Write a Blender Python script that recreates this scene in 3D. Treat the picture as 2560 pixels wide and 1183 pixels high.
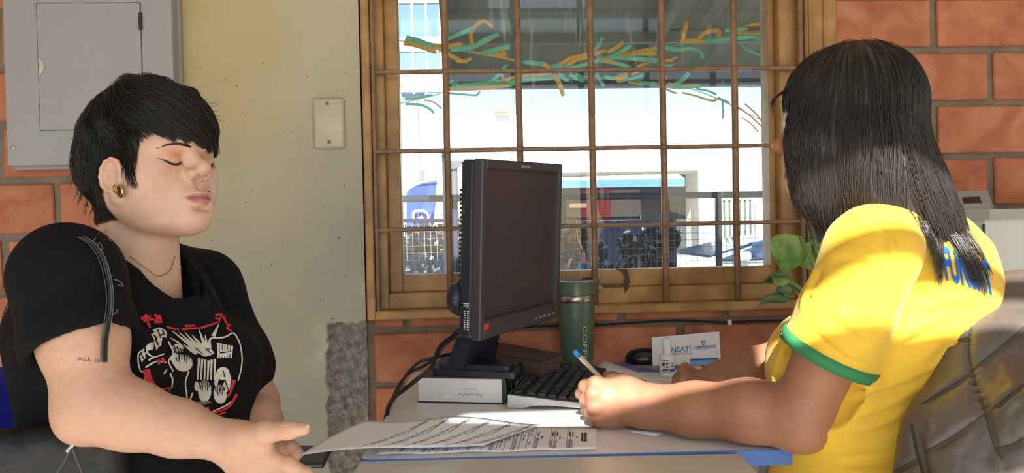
import bpy, bmesh, math, random
import numpy as np
from mathutils import Vector, Matrix
from mathutils.bvhtree import BVHTree

for _o in list(bpy.data.objects):
    bpy.data.objects.remove(_o, do_unlink=True)
scene = bpy.context.scene
COL = scene.collection
random.seed(7); RNG = np.random.default_rng(7)

# ---------------------------------------------------------------- camera
W, H, FPX = 2560.0, 1183.0, 2000.0
CAM = np.array([0.0, 0.0, 1.10])
_y, _p, _r = math.radians(3.25), math.radians(-1.0), math.radians(1.2)
FWD = np.array([math.sin(_y)*math.cos(_p), math.cos(_y)*math.cos(_p), math.sin(_p)])
_r0 = np.array([math.cos(_y), -math.sin(_y), 0.0]); _u0 = np.cross(_r0, FWD)
RGT = math.cos(_r)*_r0 - math.sin(_r)*_u0
UPV = math.cos(_r)*_u0 + math.sin(_r)*_r0
cam = bpy.data.cameras.new('camera'); cam_o = bpy.data.objects.new('camera', cam)
COL.objects.link(cam_o); scene.camera = cam_o
cam.sensor_width = 36.0; cam.lens = 36.0*FPX/W; cam.clip_start = 0.02; cam.clip_end = 400
_m = Matrix(((RGT[0], UPV[0], -FWD[0], CAM[0]), (RGT[1], UPV[1], -FWD[1], CAM[1]), (RGT[2], UPV[2], -FWD[2], CAM[2]), (0, 0, 0, 1)))
cam_o.matrix_world = _m
#CLOSEUP

# ---------------------------------------------------------------- world, sun, exposure
SUN_T = Vector((0.15, 1.0, -0.66)).normalized()           # the way the sunlight travels
world = bpy.data.worlds.new('sky'); scene.world = world; world.use_nodes = True
_nt = world.node_tree; _bg = _nt.nodes['Background']
_sky = _nt.nodes.new('ShaderNodeTexSky'); _sky.sky_type = 'NISHITA'; _sky.sun_disc = False
_sky.sun_elevation = math.asin(-SUN_T.z); _sky.sun_rotation = math.atan2(-SUN_T.x, -SUN_T.y)
_sky.air_density = 1.0; _sky.dust_density = 0.6; _sky.ozone_density = 1.0
_nt.links.new(_sky.outputs[0], _bg.inputs[0]); _bg.inputs[1].default_value = 0.235
_s = bpy.data.lights.new('sun', 'SUN'); _s.energy = 16.0; _s.angle = math.radians(0.5); _s.color = (1.0, 0.965, 0.91)
sun = bpy.data.objects.new('sun', _s); COL.objects.link(sun)
sun.rotation_euler = SUN_T.to_track_quat('-Z', 'Y').to_euler(); sun.location = (0, -6, 6)
vs = scene.view_settings
vs.view_transform = 'Standard'; vs.look = 'None'; vs.gamma = 1.0; vs.use_curve_mapping = False
vs.exposure = 0.02
try:
    scene.cycles.max_bounces = 10; scene.cycles.diffuse_bounces = 6; scene.cycles.transparent_max_bounces = 16
except Exception: pass

# ================================================================ helpers
def P(px, py, Y):
    "the point at depth Y that the photograph shows at a pixel"
    d = FWD + (px-W/2)/FPX*RGT - (py-H/2)/FPX*UPV
    return CAM + d*((Y-CAM[1])/d[1])
def D(px, py, z):
    d = FWD + (px-W/2)/FPX*RGT - (py-H/2)/FPX*UPV
    return CAM + d*((z-CAM[2])/d[2])
def lin(c):
    return tuple(((x/255.0)/12.92 if x/255.0 <= 0.04045 else ((x/255.0+0.055)/1.055)**2.4) for x in c)
MATS = {}
def mat(name, rgb, rough=0.6, metal=0.0, var=0.0, vscale=8.0, bump=0.0, bscale=60.0, rgb2=None, spec=0.5, stretch=None,
        trans=0.0, sss=0.0, attr=None, coat=0.0, sheen=0.0, detail=4.0, lo=0.35, hi=0.65, emit=None):
    m = bpy.data.materials.new(name); m.use_nodes = True; MATS[name] = m
    nt = m.node_tree; b = nt.nodes['Principled BSDF']; N = nt.nodes.new; L = nt.links.new
    c = lin(rgb); b.inputs['Base Color'].default_value = (*c, 1)
    b.inputs['Roughness'].default_value = rough; b.inputs['Metallic'].default_value = metal
    b.inputs['Specular IOR Level'].default_value = spec
    if coat: b.inputs['Coat Weight'].default_value = coat
    if sheen: b.inputs['Sheen Weight'].default_value = sheen
    if sss:
        b.inputs['Subsurface Weight'].default_value = sss; b.inputs['Subsurface Radius'].default_value = (0.012, 0.005, 0.003)
        b.inputs['Subsurface Scale'].default_value = 0.6
    if trans: b.inputs['Transmission Weight'].default_value = trans
    if emit: b.inputs['Emission Color'].default_value = (*c, 1); b.inputs['Emission Strength'].default_value = emit
    src = None
    if var or bump:
        tc = N('ShaderNodeTexCoord'); mp = N('ShaderNodeMapping'); L(tc.outputs['Object'], mp.inputs[0])
        if stretch: mp.inputs['Scale'].default_value = stretch
    if attr:
        a = N('ShaderNodeVertexColor'); a.layer_name = attr; src = a.outputs[0]
    if var:
        n = N('ShaderNodeTexNoise'); n.inputs['Scale'].default_value = vscale; n.inputs['Detail'].default_value = detail
        L(mp.outputs[0], n.inputs[0])
        rp = N('ShaderNodeMapRange'); rp.inputs[1].default_value = lo; rp.inputs[2].default_value = hi; L(n.outputs[0], rp.inputs[0])
        if src:
            mx = N('ShaderNodeMix'); mx.data_type = 'RGBA'; mx.blend_type = 'MULTIPLY'
            rp.inputs[3].default_value = 1-var; rp.inputs[4].default_value = 1.0
            mx.inputs[0].default_value = 1.0; L(src, mx.inputs[6]); L(rp.outputs[0], mx.inputs[7]); src = mx.outputs[2]
        else:
            mx = N('ShaderNodeMix'); mx.data_type = 'RGBA'
            c2 = lin(rgb2) if rgb2 else tuple(max(0, x*(1-var)) for x in c)
            mx.inputs[6].default_value = (*c, 1); mx.inputs[7].default_value = (*c2, 1); L(rp.outputs[0], mx.inputs[0]); src = mx.outputs[2]
    if src: L(src, b.inputs['Base Color'])
    if bump:
        n2 = N('ShaderNodeTexNoise'); n2.inputs['Scale'].default_value = bscale; n2.inputs['Detail'].default_value = 5
        L(mp.outputs[0], n2.inputs[0])
        bp = N('ShaderNodeBump'); bp.inputs['Strength'].default_value = bump; bp.inputs['Distance'].default_value = 0.004
        L(n2.outputs[0], bp.inputs['Height']); L(bp.outputs[0], b.inputs['Normal'])
    return m
WL = {}
def thing(name, label, cat, loc=(0, 0, 0), group=None, kind=None):
    o = bpy.data.objects.new(name, None); COL.objects.link(o); o.location = loc; o.empty_display_size = 0.05
    o['label'] = label; o['category'] = cat
    if group: o['group'] = group
    if kind: o['kind'] = kind
    WL[o.name] = np.array(loc, float); return o
def tag(o, label, cat, group=None, kind=None):
    o['label'] = label; o['category'] = cat
    if group: o['group'] = group
    if kind: o['kind'] = kind
    return o
def newmesh(name, v, f, smooth=False):
    me = bpy.data.meshes.new(name)
    v = np.asarray(v, np.float32).reshape(-1, 3)
    if isinstance(f, np.ndarray):
        n = f.shape[1]; me.vertices.add(len(v)); me.vertices.foreach_set('co', v.ravel())
        me.loops.add(f.size); me.loops.foreach_set('vertex_index', f.astype(np.int32).ravel())
        me.polygons.add(len(f)); me.polygons.foreach_set('loop_start', np.arange(0, f.size, n, dtype=np.int32))
        me.polygons.foreach_set('loop_total', np.full(len(f), n, np.int32)); me.update(calc_edges=True)
    else:
        me.from_pydata(v.tolist(), [], f); me.update()
    if smooth: me.polygons.foreach_set('use_smooth', np.ones(len(me.polygons), bool)); me.update()
    return me
def obj(name, v, f, m, parent=None, smooth=False, origin=None, label=None):
    "one mesh object; vertices are given in world space"
    v = np.asarray(v, float).reshape(-1, 3)
    if parent is not None: base = WL[parent.name]
    else: base = np.array(origin, float) if origin is not None else np.array([(v[:, 0].min()+v[:, 0].max())/2, (v[:, 1].min()+v[:, 1].max())/2, v[:, 2].min()])
    me = newmesh(name, v-base, f, smooth)
    for mm in (m if isinstance(m, (list, tuple)) else [m]): me.materials.append(mm)
    o = bpy.data.objects.new(name, me); COL.objects.link(o)
    if parent is not None: o.parent = parent
    else: o.location = base
    WL[o.name] = base
    if label: o['label'] = label
    return o
class MB:
    "collects shapes for one mesh object"
    def __init__(s): s.v = []; s.f = []; s.mi = []
    def add(s, v, f, mi=0):
        n = len(s.v); s.v += [tuple(map(float, p)) for p in v]; s.f += [[n+i for i in q] for q in f]; s.mi += [mi]*len(f); return s
    def box(s, lo, hi, bev=0.0, R=None, c=None, mi=0, taper=None, seg=1):
        bm = bmesh.new(); bmesh.ops.create_cube(bm, size=1.0)
        lo = np.array(lo, float); hi = np.array(hi, float); ctr = (lo+hi)/2; sz = hi-lo
        for v in bm.verts: v.co = Vector((v.co.x*sz[0], v.co.y*sz[1], v.co.z*sz[2]))
        if bev: bmesh.ops.bevel(bm, geom=list(bm.edges), offset=bev, segments=seg, affect='EDGES', profile=0.5)
        bm.verts.index_update()
        vs_ = np.array([v.co[:] for v in bm.verts])
        fs_ = [[v.index for v in f.verts] for f in bm.faces]; bm.free()
        if taper is not None: vs_ = taper(vs_)
        if R is not None: vs_ = vs_ @ np.array(R).T
        return s.add(vs_ + (ctr if c is None else np.array(c)), fs_, mi)
    def tube(s, pts, rad, n=8, caps=True, mi=0, flat=None):
        pts = np.array(pts, float); rad = np.broadcast_to(np.array(rad, float), (len(pts),))
        t = np.gradient(pts, axis=0); t /= np.linalg.norm(t, axis=1)[:, None]+1e-12
        a = np.array([0, 0, 1.0]) if abs(t[0][2]) < 0.9 else np.array([1.0, 0, 0])
        u = np.cross(t[0], a); u /= np.linalg.norm(u); V = []
        for i in range(len(pts)):
            u = u - t[i]*(u@t[i]); u /= np.linalg.norm(u); w = np.cross(t[i], u)
            for k in range(n):
                an = 2*math.pi*k/n; V.append(pts[i]+rad[i]*(math.cos(an)*u+math.sin(an)*w*(flat or 1)))
        F_ = [[i*n+k, i*n+(k+1) % n, (i+1)*n+(k+1) % n, (i+1)*n+k] for i in range(len(pts)-1) for k in range(n)]
        if caps: F_ += [list(range(n))[::-1], [(len(pts)-1)*n+k for k in range(n)]]
        return s.add(V, F_, mi)
    def lathe(s, prof, c=(0, 0, 0), n=32, mi=0, R=None):
        V = []; F_ = []
        for r, z in prof:
            for k in range(n):
                a = 2*math.pi*k/n; V.append((r*math.cos(a), r*math.sin(a), z))
        for i in range(len(prof)-1):
            for k in range(n): F_.append([i*n+k, i*n+(k+1) % n, (i+1)*n+(k+1) % n, (i+1)*n+k])
        if prof[0][0] > 1e-6: F_.append(list(range(n))[::-1])
        if prof[-1][0] > 1e-6: F_.append([(len(prof)-1)*n+k for k in range(n)])
        V = np.array(V)
        if R is not None: V = V @ np.array(R).T
        return s.add(V+np.array(c), F_, mi)
    def prism(s, poly, h, origin=(0, 0, 0), ux=(1, 0, 0), uy=(0, 1, 0), mi=0):
        "an outline extruded along ux x uy by h"
        o = np.array(origin, float); ux = np.array(ux, float); uy = np.array(uy, float); n_ = np.cross(ux, uy)
        n_ = n_/np.linalg.norm(n_); k = len(poly)
        V = [o+ux*a+uy*b for a, b in poly] + [o+ux*a+uy*b+n_*h for a, b in poly]
        F_ = [list(range(k))[::-1], list(range(k, 2*k))] + [[i, (i+1) % k, k+(i+1) % k, k+i] for i in range(k)]
        return s.add(V, F_, mi)
    def build(s, name, m, parent=None, smooth=False, origin=None, label=None):
        o = obj(name, s.v, s.f, m, parent, smooth, origin, label)
        if any(s.mi): o.data.polygons.foreach_set('material_index', s.mi)
        return o
def autosmooth(o, deg=40):
    me = o.data; me.polygons.foreach_set('use_smooth', np.ones(len(me.polygons), bool))
    bm = bmesh.new(); bm.from_mesh(me)
    for e in bm.edges:
        if len(e.link_faces) == 2 and e.calc_face_angle(0) > math.radians(deg): e.smooth = False
    bm.to_mesh(me); bm.free(); me.update(); return o
def rotz(a): c, s = math.cos(a), math.sin(a); return np.array([[c, -s, 0], [s, c, 0], [0, 0, 1]])
def rotx(a): c, s = math.cos(a), math.sin(a); return np.array([[1, 0, 0], [0, c, -s], [0, s, c]])
def roty(a): c, s = math.cos(a), math.sin(a); return np.array([[c, 0, s], [0, 1, 0], [-s, 0, c]])
def unit(v): v = np.array(v, float); return v/np.linalg.norm(v)
def smooth_path(pts, n=40):
    "Catmull-Rom through the points"
    p = np.array(pts, float); p = np.vstack([2*p[0]-p[1], p, 2*p[-1]-p[-2]]); out = []
    m = len(p)-3
    for q in np.linspace(0, m-1e-9, n):
        i = int(q); t = q-i; a, b, c, d = p[i:i+4]
        out.append(0.5*((2*b)+(-a+c)*t+(2*a-5*b+4*c-d)*t*t+(-a+3*b-3*c+d)*t**3))
    return np.array(out)
def text_mesh(s, size=1.0, bold=0.0):
    "a word as flat triangles in the XY plane, left-aligned at the origin"
    cu = bpy.data.curves.new('t', 'FONT'); cu.body = s; cu.size = size; cu.offset = bold; cu.resolution_u = 3
    o = bpy.data.objects.new('t', cu); COL.objects.link(o)
    dg = bpy.context.evaluated_depsgraph_get(); me = o.evaluated_get(dg).to_mesh()
    v = np.array([x.co[:] for x in me.vertices]); f = [list(q.vertices) for q in me.polygons]
    o.evaluated_get(dg).to_mesh_clear(); bpy.data.objects.remove(o, do_unlink=True); bpy.data.curves.remove(cu)
    return v, f
def place_text(mb, s, origin, ux, uy, height, width=None, bold=0.0, lift=0.0006, mi=0):
    v, f = text_mesh(s, 1.0, bold)
    w = v[:, 0].max()-v[:, 0].min(); h = max(v[:, 1].max()-v[:, 1].min(), 1e-6)
    sy = height/h; sx = sy if width is None else width/w
    n_ = np.cross(ux, uy); o = np.array(origin, float)
    pts = [o+np.array(ux)*((p[0]-v[:, 0].min())*sx)+np.array(uy)*((p[1]-v[:, 1].min())*sy)+n_*lift for p in v]
    mb.add(pts, f, mi); return mb

# ---------------------------------------------------------------- implicit surfaces for bodies, cloth and hair masses
class SDF:
    def __init__(s, lo, hi, h):
        s.lo = np.array(lo, np.float32); s.h = h
        n = np.ceil((np.array(hi)-np.array(lo))/h).astype(int)+1
        s.ax = [s.lo[i]+h*np.arange(n[i], dtype=np.float32) for i in range(3)]
        s.v = np.full(n, 0.2, np.float32)
    def win(s, lo, hi):
        sl = []
        for i in range(3):
            a = max(0, int(math.floor((lo[i]-s.lo[i])/s.h))); b = min(len(s.ax[i]), int(math.ceil((hi[i]-s.lo[i])/s.h))+1)
            if b <= a: return None
            sl.append(slice(a, b))
        return tuple(sl)
    def op(s, fun, lo, hi, k, mode):
        pad = k+3*s.h; sl = s.win(np.array(lo)-pad, np.array(hi)+pad)
        if sl is None: return s
        X = s.ax[0][sl[0]][:, None, None]; Y = s.ax[1][sl[1]][None, :, None]; Z = s.ax[2][sl[2]][None, None, :]
        d = fun(X, Y, Z).astype(np.float32); a = s.v[sl]; k = max(k, 1e-5)
        if mode == 'add': s.v[sl] = np.minimum(a, d)-np.maximum(k-np.abs(a-d), 0)**2/(4*k)
        elif mode == 'sub': s.v[sl] = np.maximum(a, -d)+np.maximum(k-np.abs(a+d), 0)**2/(4*k)
        return s
    def ell(s, c, r, R=None, k=0.01, mode='add'):
        c = np.array(c, float); r = np.array(r, float); A = np.eye(3) if R is None else np.array(R, float)   # columns: axes
        e = np.sqrt(((A*r)**2).sum(1))
        def fun(X, Y, Z):
            x, y, z = X-c[0], Y-c[1], Z-c[2]
            q = [x*A[0, i]+y*A[1, i]+z*A[2, i] for i in range(3)]
            k0 = np.sqrt((q[0]/r[0])**2+(q[1]/r[1])**2+(q[2]/r[2])**2)
            k1 = np.sqrt((q[0]/r[0]**2)**2+(q[1]/r[1]**2)**2+(q[2]/r[2]**2)**2)
            return k0*(k0-1)/(k1+1e-9)
        return s.op(fun, c-e, c+e, k, mode)
    def cone(s, a, b, ra, rb, k=0.01, mode='add', n=None, sq=1.0):
        "tapered capsule; n, sq: squash its section along n"
        a = np.array(a, float); b = np.array(b, float); ba = b-a; L2 = ba@ba+1e-12; rm = max(ra, rb)*max(sq, 1)
        if n is not None: n = np.array(n, float); n = n-ba*(n@ba)/L2; n = n/np.linalg.norm(n)
        def fun(X, Y, Z):
            x, y, z = X-a[0], Y-a[1], Z-a[2]
            t = np.clip((x*ba[0]+y*ba[1]+z*ba[2])/L2, 0, 1)
            x = x-t*ba[0]; y = y-t*ba[1]; z = z-t*ba[2]
            d2 = x*x+y*y+z*z
            if n is not None:
                q = x*n[0]+y*n[1]+z*n[2]; d2 = d2-q*q+(q/sq)**2
            return (np.sqrt(d2)-(ra+(rb-ra)*t))*min(sq, 1.0)
        return s.op(fun, np.minimum(a, b)-rm, np.maximum(a, b)+rm, k, mode)
    def chain(s, pts, rad, k=0.01, mode='add', n=None, sq=1.0, kj=None):
        for i in range(len(pts)-1): s.cone(pts[i], pts[i+1], rad[i], rad[i+1], k if i == 0 or kj is None else kj, mode, n, sq)
        return s
    def box(s, c, hf, R=None, r=0.0, k=0.01, mode='add'):
        c = np.array(c, float); hf = np.array(hf, float); A = np.eye(3) if R is None else np.array(R, float)
        e = np.abs(A)@hf
        def fun(X, Y, Z):
            x, y, z = X-c[0], Y-c[1], Z-c[2]
            q = [np.abs(x*A[0, i]+y*A[1, i]+z*A[2, i])-(hf[i]-r) for i in range(3)]
            out = np.sqrt(np.maximum(q[0], 0)**2+np.maximum(q[1], 0)**2+np.maximum(q[2], 0)**2)
            return out+np.minimum(np.maximum(q[0], np.maximum(q[1], q[2])), 0)-r
        return s.op(fun, c-e, c+e, k, mode)
    def plane_cut(s, p, n, k=0.004, lo=None, hi=None):
        "remove what lies on the side n points to"
        p = np.array(p, float); n = unit(n)
        lo = s.lo if lo is None else lo; hi = [a[-1] for a in s.ax] if hi is None else hi
        return s.op(lambda X, Y, Z: -((X-p[0])*n[0]+(Y-p[1])*n[1]+(Z-p[2])*n[2]), lo, hi, k, 'sub')
    def ripple(s, fun):
        X = s.ax[0][:, None, None]; Y = s.ax[1][None, :, None]; Z = s.ax[2][None, None, :]
        m = np.abs(s.v) < 0.03
        i, j, k = np.nonzero(m); s.v[i, j, k] += fun(s.ax[0][i], s.ax[1][j], s.ax[2][k]).astype(np.float32); return s
    def mesh(s):
        v = s.v; ins = v < 0; nx, ny, nz = v.shape
        cnt = np.zeros((nx-1, ny-1, nz-1), np.uint8)
        for dx in (0, 1):
            for dy in (0, 1):
                for dz in (0, 1): cnt += ins[dx:nx-1+dx, dy:ny-1+dy, dz:nz-1+dz]
        act = (cnt > 0) & (cnt < 8); I, J, K = np.nonzero(act)
        idx = np.full(act.shape, -1, np.int32); idx[I, J, K] = np.arange(len(I))
        acc = np.zeros((len(I), 3)); num = np.zeros(len(I))
        cor = [(a, b, c) for a in (0, 1) for b in (0, 1) for c in (0, 1)]
        for p in cor:
            for ax in range(3):
                if p[ax] == 0:
                    q = list(p); q[ax] = 1
                    va = v[I+p[0], J+p[1], K+p[2]]; vb = v[I+q[0], J+q[1], K+q[2]]
                    m = (va < 0) != (vb < 0); t = np.where(m, va/(va-vb+1e-20), 0)
                    pt = np.zeros((len(I), 3)); pt += np.array(p); pt[:, ax] += t
                    acc[m] += pt[m]; num[m] += 1
        V = (acc/num[:, None]+np.stack([I, J, K], 1))*s.h+s.lo
        F_ = []
        for ax in range(3):
            o1, o2 = [(1, 2), (2, 0), (0, 1)][ax]
            sl0 = [slice(None)]*3; sl1 = [slice(None)]*3; sl0[ax] = slice(0, -1); sl1[ax] = slice(1, None)
            a, b = ins[tuple(sl0)], ins[tuple(sl1)]; e = a != b
            for x in (o1, o2): 
                sl = [slice(None)]*3; sl[x] = slice(1, -1)
                pass
            ii = np.array(np.nonzero(e)); ok = np.ones(ii.shape[1], bool)
            for x in (o1, o2): ok &= (ii[x] >= 1) & (ii[x] < v.shape[x]-1)
            ii = ii[:, ok]; sgn = a[tuple(ii)]
            def cell(d1, d2):
                q = ii.copy(); q[o1] -= d1; q[o2] -= d2; return idx[tuple(q)]
            q = np.stack([cell(1, 1), cell(0, 1), cell(0, 0), cell(1, 0)], 1)
            q[~sgn] = q[~sgn][:, ::-1]; F_.append(q)
        F_ = np.concatenate(F_); F_ = F_[(F_ >= 0).all(1)]
        return V.astype(np.float64), F_
def relax(V, F_, it=2, lam=0.5):
    n = len(V); V = V.copy()
    e = np.concatenate([F_[:, [0, 1]], F_[:, [1, 2]], F_[:, [2, 3]], F_[:, [3, 0]]])
    deg = np.bincount(e.ravel(), minlength=n)[:, None]+1e-9
    for _ in range(it):
        acc = np.stack([np.bincount(e[:, 0], V[e[:, 1], c], n)+np.bincount(e[:, 1], V[e[:, 0], c], n) for c in range(3)], 1)
        V += lam*(acc/deg-V)
    return V
def paint(o, name, cols):
    a = o.data.color_attributes.new(name, 'FLOAT_COLOR', 'POINT')
    c = np.ones((len(o.data.vertices), 4), np.float32); c[:, :3] = cols; a.data.foreach_set('color', c.ravel())
def bvh_of(objs):
    V = []; T = []
    for o in (objs if isinstance(objs, (list, tuple)) else [objs]):
        n = len(V); b = WL[o.name]
        V += [Vector(v.co)+Vector(b) for v in o.data.vertices]; T += [[n+i for i in p.vertices] for p in o.data.polygons]
    return BVHTree.FromPolygons(V, T)
def drape(bvh, v, f, origin_dir, lift=0.0012, res=0.006):
    "lay flat polygons onto a surface: each vertex is moved along origin_dir until it meets the cloth, then lifted off it"
    bm = bmesh.new(); bv = [bm.verts.new(Vector(p)) for p in v]
    for q in f:
        try: bm.faces.new([bv[i] for i in q])
        except ValueError: pass
    bmesh.ops.triangulate(bm, faces=list(bm.faces))
    for _ in range(4):
        es = [e for e in bm.edges if e.calc_length() > res]
        if not es: break
        bmesh.ops.subdivide_edges(bm, edges=es, cuts=1); bmesh.ops.triangulate(bm, faces=list(bm.faces))
    dead = []
    for x in bm.verts:
        d = Vector(origin_dir(np.array(x.co)) if callable(origin_dir) else origin_dir).normalized()
        hit = bvh.ray_cast(x.co-d*0.6, d, 2.0)
        if hit[0] is None: dead.append(x)
        else: x.co = hit[0]+(hit[1]*lift if hit[1].dot(d) < 0 else -hit[1]*lift)
    bmesh.ops.delete(bm, geom=dead, context='VERTS')
    bad = [g for g in bm.faces if max(e.calc_length() for e in g.edges) > res*5]
    bmesh.ops.delete(bm, geom=bad, context='FACES')
    bm.verts.index_update(); V = [x.co[:] for x in bm.verts]; F_ = [[x.index for x in g.verts] for g in bm.faces]; bm.free()
    return V, F_

# ================================================================ the room
M_mortar = mat('mortar', (132, 121, 106), 0.95, var=0.25, vscale=20, bump=0.5, bscale=120)
M_plaster = mat('cream_plaster', (214, 202, 170), 0.75, var=0.10, vscale=3.0, bump=0.06, bscale=90, attr='col', lo=0.3, hi=0.7)
M_white = mat('white_paint', (214, 210, 200), 0.8, var=0.06, vscale=2, bump=0.05)
M_floor = mat('floor_tile', (176, 168, 156), 0.35, var=0.10, vscale=3)
M_frame = mat('ochre_frame_paint', (180, 140, 86), 0.42, var=0.22, vscale=14, bump=0.10, bscale=60, rgb2=(146, 108, 64))
M_frame2 = mat('ochre_grille_paint', (142, 110, 80), 0.42, var=0.2, vscale=30, bump=0.15, bscale=200, rgb2=(116, 88, 66))
M_grey = mat('panel_grey_paint', (156, 157, 162), 0.42, var=0.05, vscale=5, bump=0.02, bscale=300)
M_steel = mat('steel', (170, 168, 160), 0.3, metal=1.0)
M_rust = mat('rusted_iron', (92, 62, 44), 0.9, var=0.4, vscale=60, bump=0.4, bscale=200)
M_dark = mat('black_plastic', (22, 23, 27), 0.45)
M_black = mat('black_rubber', (14, 14, 16), 0.6)
def brick_material():
    m = bpy.data.materials.new('brick_clay'); m.use_nodes = True; nt = m.node_tree; b = nt.nodes['Principled BSDF']; N = nt.nodes.new; L = nt.links.new
    b.inputs['Roughness'].default_value = 0.72
    oi = N('ShaderNodeObjectInfo'); tc = N('ShaderNodeTexCoord'); av = N('ShaderNodeVectorMath'); av.operation = 'ADD'
    sc_ = N('ShaderNodeVectorMath'); sc_.operation = 'SCALE'; sc_.inputs[0].default_value = (31, 17, 9); L(oi.outputs['Random'], sc_.inputs['Scale'])
    L(tc.outputs['Object'], av.inputs[0]); L(sc_.outputs[0], av.inputs[1])
    n = N('ShaderNodeTexNoise'); n.inputs['Scale'].default_value = 9; n.inputs['Detail'].default_value = 6; n.inputs['Distortion'].default_value = 1.2; L(av.outputs[0], n.inputs[0])
    r = N('ShaderNodeValToRGB'); L(n.outputs[0], r.inputs[0]); e = r.color_ramp.elements
    e[0].position = 0.3; e[0].color = (*lin((166, 92, 60)), 1); e[1].position = 0.7; e[1].color = (*lin((198, 132, 94)), 1)
    x = e.new(0.5); x.color = (*lin((186, 110, 74)), 1)
    hs = N('ShaderNodeHueSaturation'); mr = N('ShaderNodeMapRange'); mr.inputs[3].default_value = 0.8; mr.inputs[4].default_value = 1.06
    L(oi.outputs['Random'], mr.inputs[0]); L(mr.outputs[0], hs.inputs['Value']); L(r.outputs[0], hs.inputs['Color'])
    hs.inputs['Saturation'].default_value = 0.95
    v = N('ShaderNodeTexNoise'); v.inputs['Scale'].default_value = 70; v.inputs['Detail'].default_value = 3; L(av.outputs[0], v.inputs[0])
    mr2 = N('ShaderNodeMapRange'); mr2.inputs[1].default_value = 0.66; mr2.inputs[2].default_value = 0.80; mr2.inputs[4].default_value = 0.6; L(v.outputs[0], mr2.inputs[0])
    mx = N('ShaderNodeMix'); mx.data_type = 'RGBA'; mx.inputs[7].default_value = (*lin((120, 70, 50)), 1); L(mr2.outputs[0], mx.inputs[0]); L(hs.outputs[0], mx.inputs[6])
    L(mx.outputs[2], b.inputs['Base Color'])
    bp = N('ShaderNodeBump'); bp.inputs['Strength'].default_value = 0.25; bp.inputs['Distance'].default_value = 0.004; L(n.outputs[0], bp.inputs['Height']); L(bp.outputs[0], b.inputs['Normal'])
    return m
M_brick = brick_material()
RX0, RX1, RY0, RY1, RZ1 = -2.2, 2.3, -1.0, 2.0, 2.95
o = MB().box((RX0, RY0-0.4, -0.1), (RX1, RY1+0.2, 0)).build('floor', M_floor); o['kind'] = 'structure'
o = MB().box((RX0-.1, RY0-0.4, RZ1), (RX1+.1, RY1+0.25, RZ1+0.12)).build('ceiling', M_white); o['kind'] = 'structure'
o = MB().box((RX0-0.12, RY0-0.1, 0), (RX0, RY1+0.2, RZ1)).build('wall_left', M_white); o['kind'] = 'structure'
o = MB().box((RX1, RY0-0.1, 0), (RX1+0.12, RY1+0.2, RZ1)).build('wall_right', M_white); o['kind'] = 'structure'
# unseen wall behind the camera, added to shape the sun: open below its lintel, two slots for the sun patches
WX0, WX1, WZ0, WZ1 = -0.245, 0.942, 0.873, 2.06            # window opening
SL = [(-0.395, 1.30, 2.322, 2.412), (0.17, 0.80, 2.448, 2.605)]
mb = MB(); ys = (RY0-0.03, RY0)
xs = sorted({RX0, RX1} | {a for s_ in SL for a in s_[:2]}); zs = sorted({2.08, RZ1} | {a for s_ in SL for a in s_[2:]})
for i in range(len(xs)-1):
    for j in range(len(zs)-1):
        cx, cz = (xs[i]+xs[i+1])/2, (zs[j]+zs[j+1])/2
        if not any(a < cx < b and c < cz < d for a, b, c, d in SL):
            mb.box((xs[i], ys[0], zs[j]), (xs[i+1], ys[1], zs[j+1]))
o = mb.build('wall_rear', M_white); o['kind'] = 'structure'
# the wall with the window: mortar bed with bricks set in it
mb = MB(); MY0, MY1 = 2.009, 2.17
mb.box((RX0, MY0, 0), (WX0, MY1, RZ1)); mb.box((WX1, MY0, 0), (RX1, MY1, RZ1))
mb.box((WX0, MY0, 0), (WX1, MY1, WZ0)); mb.box((WX0, MY0, WZ1), (WX1, MY1, RZ1))
wall = mb.build('wall_back', M_mortar, origin=(0, 2.0, 0)); wall['kind'] = 'structure'
def brick_mesh(w, h, seed):
    rg = np.random.default_rng(seed)
    bm = bmesh.new(); bmesh.ops.create_cube(bm, size=1.0)
    for v in bm.verts: v.co = Vector((v.co.x*w+rg.uniform(-.0022, .0022), v.co.y*0.03, v.co.z*h+rg.uniform(-.002, .002)))
    bmesh.ops.bevel(bm, geom=list(bm.edges), offset=0.0035, segments=1, affect='EDGES')
    me = bpy.data.meshes.new('brick'); bm.to_mesh(me); bm.free(); me.materials.append(M_brick); return me
BV = {}
def bricks(x0, x1, z0, z1, zj, ph, xj, px_, off, seed):
    "courses of height ph with a bed joint centred at zj; head joints centred at xj (even courses) and xj+off (odd)"
    J = 0.017; k0 = int(math.floor((z0-zj)/ph))-1
    for k in range(k0, k0+40):
        a, b = zj+k*ph+J/2, zj+(k+1)*ph-J/2
        a, b = max(a, z0), min(b, z1)
        if b-a < 0.012: continue
        s0 = xj+(off if k % 2 else 0.0); n0 = int(math.floor((x0-s0)/px_))-1
        for n in range(n0, n0+40):
            c, d = s0+n*px_+J/2, s0+(n+1)*px_-J/2
            c, d = max(c, x0), min(d, x1)
            if d-c < 0.012: continue
            key = (round(d-c, 3), round(b-a, 3), random.randrange(4))
            if key not in BV: BV[key] = brick_mesh(d-c, b-a, len(BV)+seed)
            o = bpy.data.objects.new('brick', BV[key]); COL.objects.link(o); o.parent = wall
            o.location = ((c+d)/2, 0.015+random.uniform(-.002, .002), (a+b)/2)
            o.rotation_euler = (0, random.uniform(-.004, .004), random.uniform(-.004, .004)); WL[o.name] = WL[wall.name]
bricks(RX0, -0.715, 0, 2.9, 1.0905, 0.1355, -0.99, 0.272, -0.128, 1)
bricks(WX1+0.008, RX1, 0, 2.9, 1.248, 0.1367, 1.212, 0.285, 0.150, 50)
bricks(-0.235, WX1+0.008, 0, WZ0-0.002, 1.248-3*0.1367, 0.1367, 0.387, 0.270, -0.12, 90)
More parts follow.
